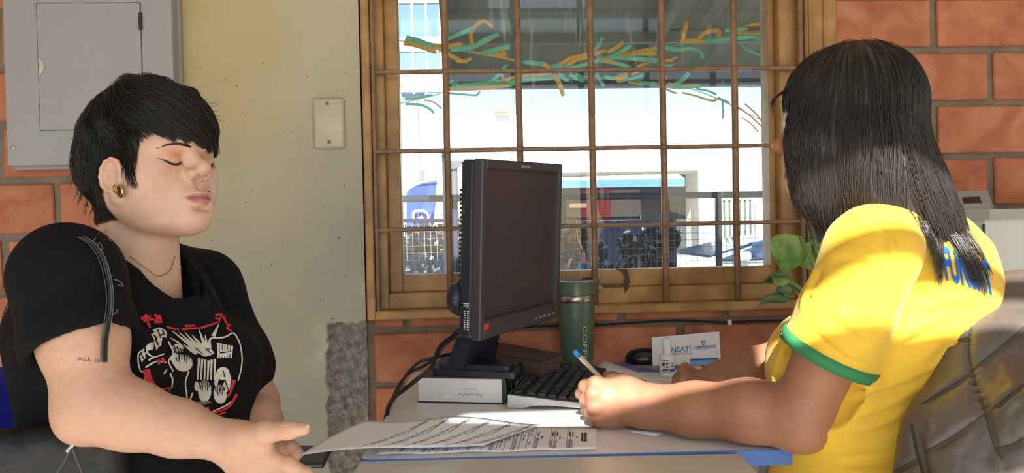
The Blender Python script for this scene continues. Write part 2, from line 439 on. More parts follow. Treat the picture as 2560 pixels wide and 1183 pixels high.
bricks(WX0, WX1, WZ1+.02, 2.9, 1.248, 0.1367, 0.387, 0.270, -0.12, 120)
# plastered pillar with its broken corner low down
def pillar():
    x0, x1, yf = -0.712, -0.252, 1.984
    rough = np.random.default_rng(3)
    X = np.concatenate([np.linspace(x0, -.38, 60)[:-1], np.linspace(-.38, x1, 70)]); Z = np.concatenate([np.linspace(0, 0.45, 30)[:-1], np.linspace(0.45, 0.95, 130)[:-1], np.linspace(0.95, RZ1, 40)])
    gx, gz = np.meshgrid(X, Z)
    def nz(x, z, s):
        r = np.random.default_rng(int(s)); v = 0
        for q in range(7):
            f = s*(1.7**q); a, b, c = r.uniform(0, 6.28, 3); th = r.uniform(0, 3.14)
            v = v+np.sin(f*(x*math.cos(th)+z*math.sin(th))+a)*np.cos(f*(z*math.cos(th)-x*math.sin(th))+b)/(1.35**q)
        return v
    edge = -0.352+0.0035*nz(gx, gz, 60)+0.012*np.clip((gz-0.80)/0.08, 0, 1)
    top = 0.864+0.004*nz(gx, gz, 50)
    m = np.clip((gx-edge)/0.005, 0, 1)*np.clip((top-gz)/0.005, 0, 1)
    y = yf+m*(0.014+0.0035*nz(gx, gz, 90)+0.002*nz(gx, gz, 260))+0.0006*nz(gx, gz, 25)
    V = np.stack([gx.ravel(), y.ravel(), gz.ravel()], 1); nX, nZ = len(X), len(Z)
    i = np.arange(nX*nZ).reshape(nZ, nX)
    F_ = np.stack([i[:-1, :-1], i[:-1, 1:], i[1:, 1:], i[1:, :-1]], -1).reshape(-1, 4).tolist()
    n = len(V); V = V.tolist()
    for xx, col in ((x0, 0), (x1, nX-1)):
        b = len(V); V += [[xx, 2.16, z] for z in Z]
        for k in range(nZ-1):
            q = [int(i[k, col]), b+k, b+k+1, int(i[k+1, col])]; F_.append(q if col == 0 else q[::-1])
    o = obj('wall_pillar', V, F_, M_plaster, smooth=True, origin=(-0.48, 1.984, 0)); o['kind'] = 'structure'
    base = np.array(lin((188, 182, 158))); yel = np.array(lin((186, 170, 124))); gry = np.array(lin((172, 170, 156))); con = np.array(lin((158, 153, 144)))
    c2 = np.array(lin((112, 112, 114))); c3 = np.array(lin((176, 158, 136)))
    t1 = np.clip(0.5+0.35*nz(gx, gz, 5)-(gx+0.60)*3.0+(gz-1.3)*0.6, 0, 1)[..., None]
    t2 = np.clip(0.45+0.3*nz(gx, gz, 7)+(1.05-gz)*1.2, 0, 1)[..., None]
    pl = base*(1-t1)+yel*t1; pl = pl*(1-t2)+gry*t2
    # old filler and damp blotches round the breakage, and fly specks
    w = np.clip(1.2-np.hypot((gx+0.36)/0.03, (gz-0.80)/0.07), 0, 1)[..., None]*np.clip(0.6+0.4*nz(gx, gz, 60), 0, 1)[..., None]
    pl = pl*(1-w)+np.array(lin((202, 196, 180)))*w
    q = np.clip(0.5+0.35*nz(gx, gz, 120), 0, 1)[..., None]; q2 = np.clip(.8*nz(gx, gz, 150)-0.3, 0, 1)[..., None]
    cc = con*(1-q)+c2*q; cc = cc*(1-q2)+c3*q2
    mm = m[..., None]; col = pl*(1-mm)+cc*mm
    full = np.ones((len(V), 3))*base; full[:n] = col.reshape(-1, 3); paint(o, 'col', full)
    sp = MB(); r = random.Random(5)
    for _ in range(46):
        x, z = r.uniform(x0+.06, x1-.03), r.uniform(0.85, 1.5); s_ = r.uniform(.0007, .002)
        sp.lathe([(0.0001, 0), (s_, .0002), (s_*.8, .0006), (0.0001, .0008)], (x, yf-.0006, z), 7, R=rotx(math.pi/2))
    s = sp.build('fly_speck', mat('speck', (74, 68, 58), 0.8), o); s['kind'] = 'stuff'
    return o
pillar()
# ---------------------------------------------------------------- window
win = thing('window_1', 'ochre painted window with an iron grille set in the brick wall', 'window', (0.35, 2.0, WZ0), kind='structure')
def ring(mb, x0, x1, z0, z1, x0i, x1i, z0i, z1i, ya, yb, bev=.002):
    mb.box((x0, ya, z0), (x0i, yb, z1), bev); mb.box((x1i, ya, z0), (x1, yb, z1), bev)
    mb.box((x0i, ya, z0), (x1i, yb, z0i), bev); mb.box((x0i, ya, z1i), (x1i, yb, z1), bev)
YG = 2.075
gl = P(1008, 600, YG)[0]; gr = P(1917, 600, YG)[0]; gb = P(1010, 686, YG)[2]
mb = MB(); ring(mb, WX0-.002, WX1, WZ0-.006, WZ1, WX0+.018, 0.862, WZ0+.016, WZ1-.02, 1.972, 2.16, .003)
mb.box((0.868, 1.966, WZ0), (0.876, 1.974, WZ1), .002); mb.box((0.905, 1.966, WZ0), (0.912, 1.974, WZ1), .002)
mb.build('outer_frame', M_frame, win)
jl, jr, jb = P(968, 500, 2.03)[0], P(1948, 500, 2.03)[0], P(1200, 727, 2.03)[2]
mb = MB(); ring(mb, WX0+.018, 0.862, WZ0+.016, WZ1-.02, jl, jr, jb, WZ1-.06, 2.015, 2.15); mb.build('jamb', M_frame, win)
mb = MB(); ring(mb, jl, jr, jb, WZ1-.06, gl, gr, gb, WZ1-.1, 2.048, 2.10); sash = mb.build('sash', M_frame, win)
def glass_material():
    m = bpy.data.materials.new('dusty_glass'); m.use_nodes = True; nt = m.node_tree; N = nt.nodes.new; L = nt.links.new
    nt.nodes.remove(nt.nodes['Principled BSDF']); out = nt.nodes['Material Output']
    tr = N('ShaderNodeBsdfTransparent'); tr.inputs[0].default_value = (0.93, 0.96, 0.95, 1)
    gs = N('ShaderNodeBsdfGlossy'); gs.inputs['Roughness'].default_value = 0.03; df = N('ShaderNodeBsdfDiffuse'); df.inputs[0].default_value = (0.8, 0.8, 0.78, 1)
    tl = N('ShaderNodeBsdfTranslucent'); tl.inputs[0].default_value = (0.8, 0.8, 0.78, 1); ad = N('ShaderNodeMixShader'); L(df.outputs[0], ad.inputs[1]); L(tl.outputs[0], ad.inputs[2])
    lw = N('ShaderNodeFresnel'); lw.inputs[0].default_value = 1.45; mx = N('ShaderNodeMixShader'); L(lw.outputs[0], mx.inputs[0]); L(tr.outputs[0], mx.inputs[1]); L(gs.outputs[0], mx.inputs[2])
    tc = N('ShaderNodeTexCoord'); mp = N('ShaderNodeMapping'); mp.inputs['Scale'].default_value = (1, 1, 0.12); L(tc.outputs['Object'], mp.inputs[0])
    n = N('ShaderNodeTexNoise'); n.inputs['Scale'].default_value = 60; n.inputs['Detail'].default_value = 3; L(mp.outputs[0], n.inputs[0])
    r = N('ShaderNodeMapRange'); r.inputs[1].default_value = 0.62; r.inputs[2].default_value = 0.80; r.inputs[4].default_value = 0.22; L(n.outputs[0], r.inputs[0])
    n2 = N('ShaderNodeTexVoronoi'); n2.inputs['Scale'].default_value = 90; L(tc.outputs['Object'], n2.inputs[0])
    r2 = N('ShaderNodeMapRange'); r2.inputs[1].default_value = 0.13; r2.inputs[2].default_value = 0.05; r2.inputs[4].default_value = 0.35; L(n2.outputs['Distance'], r2.inputs[0])
    n3 = N('ShaderNodeTexNoise'); n3.inputs['Scale'].default_value = 7; L(tc.outputs['Object'], n3.inputs[0])
    r3 = N('ShaderNodeMapRange'); r3.inputs[1].default_value = 0.5; r3.inputs[2].default_value = 0.72; L(n3.outputs[0], r3.inputs[0])
    ml = N('ShaderNodeMath'); ml.operation = 'MULTIPLY'; L(r2.outputs[0], ml.inputs[0]); L(r3.outputs[0], ml.inputs[1])
    sm = N('ShaderNodeMath'); sm.operation = 'ADD'; L(r.outputs[0], sm.inputs[0]); L(ml.outputs[0], sm.inputs[1])
    s2 = N('ShaderNodeMath'); s2.operation = 'ADD'; s2.inputs[1].default_value = 0.025; L(sm.outputs[0], s2.inputs[0])
    m2 = N('ShaderNodeMixShader'); L(s2.outputs[0], m2.inputs[0]); L(mx.outputs[0], m2.inputs[1]); L(ad.outputs[0], m2.inputs[2])
    L(m2.outputs[0], out.inputs[0]); return m
M_glass = glass_material()
mb = MB(); mb.box((gl-.004, YG, gb-.004), (gr+.004, YG+.003, WZ1-.09)); mb.build('pane', M_glass, win)
gx_ = [-0.043, 0.1375, 0.319, 0.499, 0.683]; gz_ = [1.088, 1.2815, 1.4765, 1.672, 1.867]
for x in gx_:
    w = .0084; mb = MB(); mb.tube([(x+random.uniform(-.001, .001), 1.990, z) for z in np.linspace(WZ0+.012, WZ1, 12)], [w]*12, 10)
    mb.build('grille_bar', M_frame2, win, True)
for z in gz_:
    mb = MB(); mb.box((WX0+.02, 1.984, z-.0052), (0.86, 1.995, z+.0052), .002); mb.build('grille_crossbar', M_frame2, win)
    for x in gx_:
        pass
mb = MB(); mb.box((WX0+.019, 1.982, WZ0+.014), (WX0+.029, 1.998, WZ1-.02), .002); mb.build('grille_stile', M_frame2, win)
mb = MB(); mb.box((0.848, 1.982, WZ0+.014), (0.86, 1.998, WZ1-.02), .002); mb.build('grille_stile', M_frame2, win)
mb = MB()
for x in gx_:
    for z in gz_: mb.lathe([(0.0001, -.010), (.0088, -.008), (.0100, 0), (.0088, .008), (.0001, .010)], (x, 1.990, z), 10, R=rotx(math.pi/2))
o = mb.build('weld_bead', M_frame2, win, True); o['kind'] = 'stuff'
# latch, paint run and scuffed strip on the lower rail
c = P(1478, 712, 2.006); mb = MB(); mb.box(c+np.array([-.018, .004, -.016]), c+np.array([.02, .04, .016]), .003)
mb.tube([c+np.array([0, .002, .0]), c+np.array([0, -.012, 0])], [.008, .007], 10); mb.build('latch', M_rust, win)
for px, py in ((1497, 692), (1500, 722)):
    c = P(px, py, 2.01); mb = MB(); mb.lathe([(.009, 0), (.009, .003), (.004, .0045), (.0035, .002), (.0001, .002)], c, 14, R=rotx(math.pi/2)); mb.build('latch_washer', mat('worn_steel', (150, 140, 122), .5, metal=.6), win)
yj = 2.0145
pl = [(1538, 672), (1568, 674), (1574, 700), (1571, 722), (1562, 734), (1560, 718), (1545, 712), (1508, 715), (1500, 711), (1558, 709), (1561, 692), (1553, 680)]
q = [P(a, b, 2.0145) for a, b in pl]
mb = MB(); mb.prism([(p[0], p[2]) for p in q], .0012, (0, yj, 0), (1, 0, 0), (0, 0, 1)); mb.build('dried_drip', mat('drip', (66, 44, 38), .6), win)
c0, c1 = P(1392, 728, 2.013), P(1462, 700, 2.013)
mb = MB(); mb.box((c0[0], 2.012, c0[2]), (c1[0], 2.0145, c1[2])); mb.build('scuffed_plate', mat('scuffed', (178, 170, 158), .7, var=.7, vscale=120, lo=.45, hi=.55), win)

# ---------------------------------------------------------------- things fixed to the wall
YP = 1.93
a, b = P(8, 0, YP), P(20, 414, YP); c = P(434, 200, YP)
px0, px1, pz0 = b[0]-.002, c[0], P(200, 412, YP)[2]
pan = thing('electrical_panel', 'grey steel electrical panel with a hinged door on the brick wall', 'electrical panel', ((px0+px1)/2, 1.99, pz0))
mb = MB(); mb.box((px0, YP, pz0), (px1, 1.998, pz0+0.62), .004, seg=2); mb.box((px0-.006, YP+.035, pz0-.006), (px1+.006, 1.996, pz0+.626), .003)
mb.build('cabinet', M_grey, pan)
d0, d1, d2 = P(92, 330, YP), P(351, 10, YP), P(103, 327, YP)
dx0, dx1, dz0, dz1 = (P(91, 10, YP)[0]+P(103, 327, YP)[0])/2, P(353, 100, YP)[0], P(103, 326, YP)[2], P(91, 9, YP)[2]
mb = MB(); mb.box((dx0-.0015, YP-.0006, dz0-.0015), (dx1+.0015, YP+.002, dz1+.0015)); mb.build('door_gap', mat('seam_dark', (60, 60, 62), .8), pan)
mb = MB(); mb.box((dx0, YP-.003, dz0), (dx1, YP+.001, dz1), .0012); door = mb.build('panel_door', M_grey, pan)
c = P(104, 167, YP-.003); mb = MB(); k = []
for i in range(13):
    an = -math.pi/2+math.pi*i/12; k.append((.016*math.cos(an)*.72, .019*math.sin(an)))
mb.prism(k, .004, (c[0]-.005, YP-.002, c[2]), (1, 0, 0), (0, 0, 1)); mb.build('finger_pull', mat('pull_plate', (186, 184, 170), .35), door)
c = P(352, 52, YP-.003); mb = MB()
for i in range(3): mb.tube([(dx1+.0005, YP-.004, c[2]+.017-.0125*i), (dx1+.0005, YP-.004, c[2]+.017-.0125*i-.0105)], [.0032, .0032], 8)
mb.box((dx1-.004, YP-.0035, c[2]-.021), (dx1+.0045, YP-.002, c[2]+.019)); mb.build('hinge', mat('hinge_dark', (70, 70, 72), .5, metal=.5), pan)
c = P(33, 369, YP); mb = MB(); mb.lathe([(.005, 0), (.005, .002), (.003, .0032), (.0018, .002), (.0001, .002)], (c[0], YP, c[2]), 14, R=rotx(math.pi/2)); mb.build('screw', mat('brass', (200, 186, 140), .3, metal=.8), pan)
# blank switch plate
YS = 1.984
a, b = P(780, 246, YS-.008), P(862, 372, YS-.008)
bx0, bx1, bz0, bz1 = P(783, 310, YS-.008)[0], P(861, 310, YS-.008)[0], P(824, 372, YS-.008)[2], P(818, 245, YS-.008)[2]
bp_ = thing('blank_switch_plate', 'cream blank cover plate screwed to the plastered pillar', 'switch plate', ((bx0+bx1)/2, YS, bz0))
mb = MB(); mb.box((bx0, YS-.009, bz0), (bx1, YS, bz1), .006, seg=3); mb.box((bx0+.004, YS-.0105, bz0+.004), (bx1-.004, YS-.006, bz1-.004), .003, seg=2)
autosmooth(mb.build('plate', mat('cream_plastic', (192, 185, 162), .3, var=.05, vscale=30), bp_))
for px, py in ((818, 259), (823, 355)):
    c = P(px, py, YS-.0105); mb = MB(); mb.lathe([(.0048, 0), (.0044, .0015), (.0015, .002), (.0001, .0014)], (c[0], YS-.0103, c[2]), 12, R=rotx(math.pi/2)); mb.build('screw', mat('old_screw', (128, 112, 88), .45, metal=.6), bp_)
# black cable clipped along the wall under the window
pts = [P(1180, 826, 1.99), P(1300, 818, 1.99), P(1500, 812, 1.985), P(1600, 806, 1.985), P(1700, 802, 1.985), P(1810, 806, 1.985), P(1900, 803, 1.985), P(2060, 799, 1.985), P(2300, 790, 1.985)]
cab = thing('wall_cable', 'black cable running along the wall joint under the window', 'cable', tuple(pts[4]))
mb = MB(); mb.tube(smooth_path(pts, 50), [.0028]*50, 8); mb.build('cord', M_black, cab, True)
c = P(1824, 806, 1.982); mb = MB(); mb.box(c-np.array([.005, .004, .007]), c+np.array([.005, .006, .007]), .002); mb.build('clip', mat('white_clip', (220, 218, 212), .4), cab)

# ================================================================ outside the window
GZ = -0.70                                                  # the street lies lower than the room
M_ground = mat('concrete_paving', (176, 170, 160), .9, var=.12, vscale=1.2)
M_wallw = mat('white_render', (236, 236, 232), .8, var=.03, vscale=1)
M_cyan = mat('corner_shade_blue', (176, 214, 222), .8)
M_navy = mat('navy_railing_paint', (30, 42, 70), .4)
M_green = mat('green_sheet', (116, 126, 112), .7, var=.15, vscale=4)
M_shade = mat('shopfront_grey', (62, 64, 72), .7)
o = MB().box((-30, -40, GZ-.1), (34, 60, GZ)).build('ground', M_ground); o['kind'] = 'structure'; tag(o, 'pale concrete street beyond the window', 'ground', kind='structure')  # runs on unseen behind the room, added there to bounce sunlight in
# porch roof over the window: sheet, edge beam, rafters
ra, rb = 2.25, 5.0; ez = P(1500, 222, rb)[2]; rl = P(1112, 150, rb)[0]
roof = thing('porch_roof', 'grey green sheet porch roof hanging low outside the window', 'porch roof', (1.5, 3.6, ez))
za = ez+0.62
def rz(y, dz=0): return za+(ez-za)*(y-ra)/(rb-ra)+dz
n = 60; V = []; F_ = []
for i in range(n+1):
    x = rl+(5.2-rl)*i/n
    for y in (ra, rb): V += [(x, y, rz(y, .085+.012*(i % 2)))]
    V += [(x, ra, rz(ra, .10+.012*(i % 2))), (x, rb, rz(rb, .10+.012*(i % 2)))]
for i in range(n):
    a = 4*i; b = a+4; F_ += [[a, a+1, b+1, b], [a+2, b+2, b+3, a+3], [a+1, a+3, b+3, b+1], [a, b, b+2, a+2]]
obj('roof_sheet', V, F_, M_green, roof)
mb = MB(); mb.box((rl, rb-.07, ez), (5.2, rb, ez+.10), .004); mb.build('edge_beam', mat('dark_beam', (58, 60, 72), .6), roof)
for y in (3.0, 3.7, 4.4):
    mb = MB(); mb.box((rl, y, rz(y, .02)), (5.2, y+.05, rz(y, .085))); mb.build('purlin', M_green, roof)
for x in (rl+.02, rl+1.2, rl+2.4, rl+3.6):
    mb = MB(); R = rotx(-math.atan2(za-ez, rb-ra)); mb.box((-.02, -(rb-ra)/2, -.03), (.02, (rb-ra)/2, .03), R=R, c=(x, (ra+rb)/2, (za+ez)/2+.05)); mb.build('rafter', M_green, roof)
for x in (5.0,):
    mb = MB(); mb.box((x, rb-.08, GZ), (x+.08, rb, ez)); mb.build('post', M_green, roof)
# lattice screen at the left end of the porch
Yl = 4.6; lat = thing('lattice_screen', 'white steel lattice screen at the left end of the porch', 'lattice screen', tuple(np.append(P(1050, 150, Yl)[:2], GZ)))
M_lat = mat('lattice_grey', (150, 160, 166), .6)
zt, zb = P(1050, -60, Yl)[2], P(1050, 236, Yl)[2]
for px, w in ((985, 9), (1032, 6), (1067, 6), (1104, 10)):
    x = P(px, 120, Yl)[0]; h = w*Yl/4000; mb = MB(); mb.box((x-h, Yl-.01, zb if w < 10 else GZ), (x+h, Yl+.01, zt)); mb.build('upright', M_lat, lat)
for y0, y1 in ((-6, 10), (92, 131), (172, 185), (192, 232)):
    a, b = P(985, y1, Yl), P(1108, y0, Yl); mb = MB(); mb.box((a[0], Yl-.012, a[2]), (b[0], Yl+.012, b[2])); mb.build('crossrail', M_lat, lat)
# blue building corner beyond the lattice
c0, c1 = P(1002, 236, 12), P(1060, 196, 12)
b = thing('blue_water_tank', 'blue water tank on a stand beyond the lattice screen', 'water tank', (c0[0]+.17, 12.2, GZ))
mb = MB(); mb.lathe([(.0001, c0[2]), (.17, c0[2]), (.19, (c0[2]+c1[2])/2), (.18, c1[2]), (.1, c1[2]+.04), (.0001, c1[2]+.05)], (c0[0]+.17, 12.2, 0), 20); mb.build('tank', mat('tank_blue', (60, 92, 150), .5), b, True)
mb = MB(); mb.box((c0[0]+.1, 12.1, GZ), (c0[0]+.24, 12.3, c0[2])); mb.build('stand', M_lat, b)
# buildings across the street
Yb = 16.0
def pz(px, py, Y): return P(px, py, Y)[2]
bx0 = P(1236, 300, Yb)[0]; btop = pz(1500, 284, Yb)
bw = thing('white_building', 'white rendered building with a recessed shopfront across the street', 'building', (bx0+4, Yb, GZ))
sx0, sx1 = P(1330, 480, Yb)[0], P(1765, 480, Yb)[0]; st = pz(1600, 428, Yb)
mb = MB(); mb.box((bx0, Yb, st), (bx0+16, Yb+6, btop)); mb.box((bx0, Yb, GZ), (sx0, Yb+6, st)); mb.box((sx1, Yb, GZ), (bx0+16, Yb+6, st)); mb.box((sx0, Yb+1.6, GZ), (sx1, Yb+6, st))
mb.build('wall', M_wallw, bw)
mb = MB(); mb.box((sx1-.16, Yb-.03, GZ), (sx1, Yb+.02, st+.1)); mb.build('shaded_corner', M_cyan, bw)  # pale blue strip painted in for the shaded face of the corner
mb = MB(); mb.box((sx0+.02, Yb+1.5, GZ), (sx1-.02, Yb+1.6, st)); mb.build('shop_back_wall', M_shade, bw)
c0, c1 = P(1452, 545, Yb+1.4), P(1526, 474, Yb+1.4)
mb = MB(); mb.box((c0[0], Yb+1.36, GZ), (c1[0], Yb+1.46, c1[2])); mb.build('red_door', mat('red_paint', (150, 26, 36), .6), bw)
c0, c1 = P(1416, 545, Yb+1.4), P(1452, 500, Yb+1.4)
mb = MB(); mb.box((c0[0], Yb+1.38, GZ), (c1[0], Yb+1.46, c1[2]), ); mb.build('door_leaf', mat('brown_door', (110, 84, 78), .6), bw)
c0, c1 = P(1424, 520, Yb+1.3), P(1466, 508, Yb+1.3)
mb = MB(); mb.box((c0[0], Yb+1.28, c0[2]), (c1[0], Yb+1.34, c1[2])); mb.build('sign_board', mat('cream_board', (230, 206, 170), .6), bw)
c0, c1 = P(1526, 545, Yb+1.4), P(1600, 474, Yb+1.4)
mb = MB(); mb.box((c0[0], Yb+1.38, GZ), (c1[0], Yb+1.46, c1[2])); mb.build('shutter', mat('taupe_shutter', (126, 112, 110), .6), bw)
mb = MB(); c0 = P(1236, 278, Yb-.1); R = rotx(0.5)
mb.tube([c0+np.array([0, -.1, 0]), c0+np.array([.28, -.1, 0])], [.06, .06], 12); mb.build('ridge_tile', mat('terracotta', (226, 150, 110), .7), bw)
# awning over the shopfront
aw = thing('shop_awning', 'pale blue awning with a white top over the shopfront', 'awning', (P(1560, 470, Yb)[0], Yb-.5, pz(1560, 470, Yb)))
a0, a1, a2, a3 = P(1340, 471, Yb-.9), P(1712, 466, Yb-.9), P(1695, 434, Yb-.2), P(1340, 446, Yb-.2)
m0, m1 = P(1340, 452, Yb-.9), P(1712, 447, Yb-.9)
mb = MB(); t = np.array([0, .04, -.03])
mb.add([m0, m1, a2, a3, m0+t, m1+t, a2+t, a3+t], [[0, 1, 2, 3], [7, 6, 5, 4], [0, 4, 5, 1], [1, 5, 6, 2], [2, 6, 7, 3], [3, 7, 4, 0]]); mb.build('top', mat('awning_white', (226, 222, 224), .7), aw)
mb = MB(); t = np.array([0, .03, 0]); mb.add([a0, a1, m1, m0, a0+t, a1+t, m1+t, m0+t], [[0, 1, 2, 3], [7, 6, 5, 4], [0, 4, 5, 1], [1, 5, 6, 2], [2, 6, 7, 3], [3, 7, 4, 0]]); mb.build('valance', mat('awning_blue', (70, 112, 190), .7), aw)
# white boundary wall and gate
Yw = 12.5
bo = thing('boundary_wall', 'white boundary wall behind the blue flag across the street', 'wall', (P(1150, 560, Yw)[0], Yw, GZ))
c0, c1 = P(940, 600, Yw), P(1330, 422, Yw); mb = MB(); mb.box((c0[0]-4, Yw, GZ), (c1[0], Yw+.2, c1[2])); mb.build('wall', M_wallw, bo)
zt0 = pz(1110, 478, Yw)
for i in range(7):
    z = zt0-.075*i; x0, x1 = P(1086, 500, Yw)[0], P(1200, 500, Yw)[0]
    mb = MB(); mb.box((x0, Yw-.06, z-.05), (x1, Yw-.01, z), .004); mb.build('louvre_slat', mat('louvre_cream' if i == 0 else 'louvre_%d' % i, (226, 224, 206), .6), bo)
Yq = 13.0
ga = thing('slatted_gate', 'white gate of upright slats beside the parked car', 'gate', (P(1830, 560, Yq)[0], Yq, GZ))
zt = pz(1830, 500, Yq)
for i in range(7):
    x = P(1800+i*13, 520, Yq)[0]; mb = MB(); mb.box((x, Yq-.02, GZ+.05), (x+.045, Yq+.01, zt)); mb.build('slat', M_wallw, ga)
mb = MB(); mb.box((P(1798, 520, Yq)[0], Yq-.03, zt), (P(1886, 520, Yq)[0], Yq+.02, zt+.06)); mb.build('top_rail', M_wallw, ga)
mb = MB(); mb.box((P(1798, 520, Yq)[0], Yq-.03, GZ), (P(1886, 520, Yq)[0], Yq+.02, GZ+.06)); mb.build('bottom_rail', M_wallw, ga)
mb = MB(); mb.box((P(1796, 520, Yq)[0], Yq+.02, GZ), (P(1888, 520, Yq)[0], Yq+.05, zt)); mb.build('backing', mat('gate_dark', (70, 86, 82), .8), ga)
# ---- parked car: body, cabin, glazing, wheels
def car():
    Yc = 8.9; zr = pz(1800, 594, Yc); sc_ = 1.0
    t = thing('white_car', 'white parked car seen through the lower right panes', 'car', (2.9, Yc+.85, GZ))
    x0 = P(1640, 640, Yc)[0]; Mw = mat('car_white', (236, 238, 240), .25, coat=.6); Mg = mat('car_glass', (40, 62, 92), .08, spec=.8); Mt = mat('tyre', (24, 24, 26), .8)
    belt = pz(1750, 651, Yc)-.01; hood = belt-.06; L_ = 4.3
    prof = [(0.0, GZ+.35), (0.0, hood-.25), (.12, hood-.08), (.35, hood), (.62, belt+.02), (1.45, zr-.02), (1.9, zr), (3.2, zr-.015), (3.75, belt+.1), (4.1, belt-.02), (L_, belt-.2), (L_, GZ+.35), (3.75, GZ+.25), (.6, GZ+.25)]
    def side(inset):
        V = [];
        return V
    Wd = 1.75; k = len(prof); V = []
    rows = [(0, .02), (.05, 0), (.5, 0), (.5, 0), (.95, 0), (1, .02)]
    ymap = [0, .06, .5*Wd, Wd-.06, Wd]
    for j, yy in enumerate(ymap):
        for x, z in prof:
            tuck = .16*max(0, (z-belt)/(zr-belt)) if j in (0, 4) else (.10*max(0, (z-belt)/(zr-belt)) if j in (1, 3) else 0)
            y = yy+tuck if j < 2 else (yy-tuck if j > 2 else yy)
            dz = -.02 if j in (0, 4) else 0
            V.append((x0+x, Yc+y, z+dz))
    F_ = [[j*k+i, j*k+(i+1) % k, (j+1)*k+(i+1) % k, (j+1)*k+i] for j in range(4) for i in range(k)] + [list(range(k))[::-1], [4*k+i for i in range(k)]]
    o = obj('body', V, F_, Mw, t); autosmooth(o, 50)
    def win(pts, name='side_window'):
        q = []; off = -.012
        for x, z in pts:
            tk = .16*max(0, (z-belt)/(zr-belt)); q.append((x0+x, Yc+tk+off, z))
        k2 = len(q); q += [(a, b+.03, c) for a, b, c in q]
        obj(name, q, [list(range(k2)), list(range(k2, 2*k2))[::-1]]+[[i, (i+1) % k2, k2+(i+1) % k2, k2+i] for i in range(k2)], Mg, t)
    h = zr-belt
    win([(.74, belt+.02), (1.12, belt+.02), (1.14, belt+.75*h), (1.52, belt+.86*h), (1.36, belt+.80*h)], 'quarter_window')
    win([(.86, belt+.02), (1.74, belt+.02), (1.74, belt+.82*h), (1.50, belt+.80*h)])
    win([(1.84, belt+.02), (2.62, belt+.02), (2.62, belt+.82*h), (1.84, belt+.82*h)])
    win([(2.72, belt+.02), (3.35, belt+.04), (3.12, belt+.80*h), (2.72, belt+.82*h)])
    mb = MB(); a = [(x0+.66, Yc+.12, belt+.05), (x0+.66, Yc+Wd-.12, belt+.05), (x0+1.43, Yc+Wd-.26, zr-.035), (x0+1.43, Yc+.26, zr-.035)]
    mb.add([np.array(p)+np.array([-.02, 0, .012]) for p in a]+[np.array(p) for p in a], [[0, 1, 2, 3], [7, 6, 5, 4], [0, 4, 5, 1], [1, 5, 6, 2], [2, 6, 7, 3], [3, 7, 4, 0]]); mb.build('windscreen', Mg, t)
    for x in (.85, 3.45):
        for y in (.02, Wd-.22):
            mb = MB(); mb.lathe([(.0001, 0), (.2, 0), (.3, .02), (.31, .1), (.3, .18), (.2, .2), (.0001, .2)], (x0+x, Yc+y+.2, GZ+.31), 24, R=rotx(math.pi/2)); mb.build('wheel', Mt, t, True)
    mb = MB(); mb.tube(smooth_path([(x0+1.35, Yc+.15, zr-.03), (x0+1.9, Yc+.15, zr+.005), (x0+3.15, Yc+.15, zr-.008), (x0+3.5, Yc+.15, zr-.10)], 20), [.014]*20, 6); mb.build('roof_rail', M_black, t, True)
    mb = MB(); mb.tube([(x0+.70, Yc-.008, belt+.005), (x0+3.6, Yc-.008, belt+.015)], [.012]*2, 6); mb.build('belt_trim', M_black, t)
    mb = MB(); mb.box((x0+.9, Yc-.14, belt+.0), (x0+1.05, Yc-.02, belt+.1), .02); mb.build('wing_mirror', Mw, t)
car()
# ---- navy railing with wire mesh in front of the planting
Yr = 5.6
rail = thing('railing', 'dark navy railing with wire mesh infill beyond the porch', 'railing', (P(1450, 560, Yr)[0], Yr, GZ))
a, b = P(900, 499, Yr), P(1916, 486, Yr); mb = MB(); mb.tube([a, b], [.025, .025], 10); mb.build('top_rail', M_navy, rail, True)
for px, h in ((1136, 500), (1795, 489)):
    p = P(px, h, Yr); mb = MB(); mb.box((p[0]-.02, Yr-.02, GZ), (p[0]+.02, Yr+.02, p[2]), .004); mb.build('post', M_navy, rail)
zt = P(1500, 548, Yr)[2]; a = P(1000, 550, Yr)[0]; b = P(1916, 550, Yr)[0]
mb = MB(); mb.tube([(a, Yr, P(1000, 552, Yr)[2]), (P(1600, 540, Yr)[0], Yr, P(1600, 545, Yr)[2])], [.012, .012], 8); mb.build('mid_rail', M_navy, rail, True)
mb = MB(); zl = GZ+.1; zz = P(1500, 520, Yr)[2]; nv = int((b-a)/.042)
for i in range(nv): mb.tube([(a+.042*i, Yr+.01, zl), (a+.042*i, Yr+.01, zz)], [.0016]*2, 3, False)
for i in range(int((zz-zl)/.05)): mb.tube([(a, Yr+.012, zl+.05*i), (b, Yr+.012, zl+.05*i)], [.0016]*2, 3, False)
o = mb.build('wire_mesh', mat('mesh_wire', (120, 132, 160), .5), rail); o['kind'] = 'stuff'
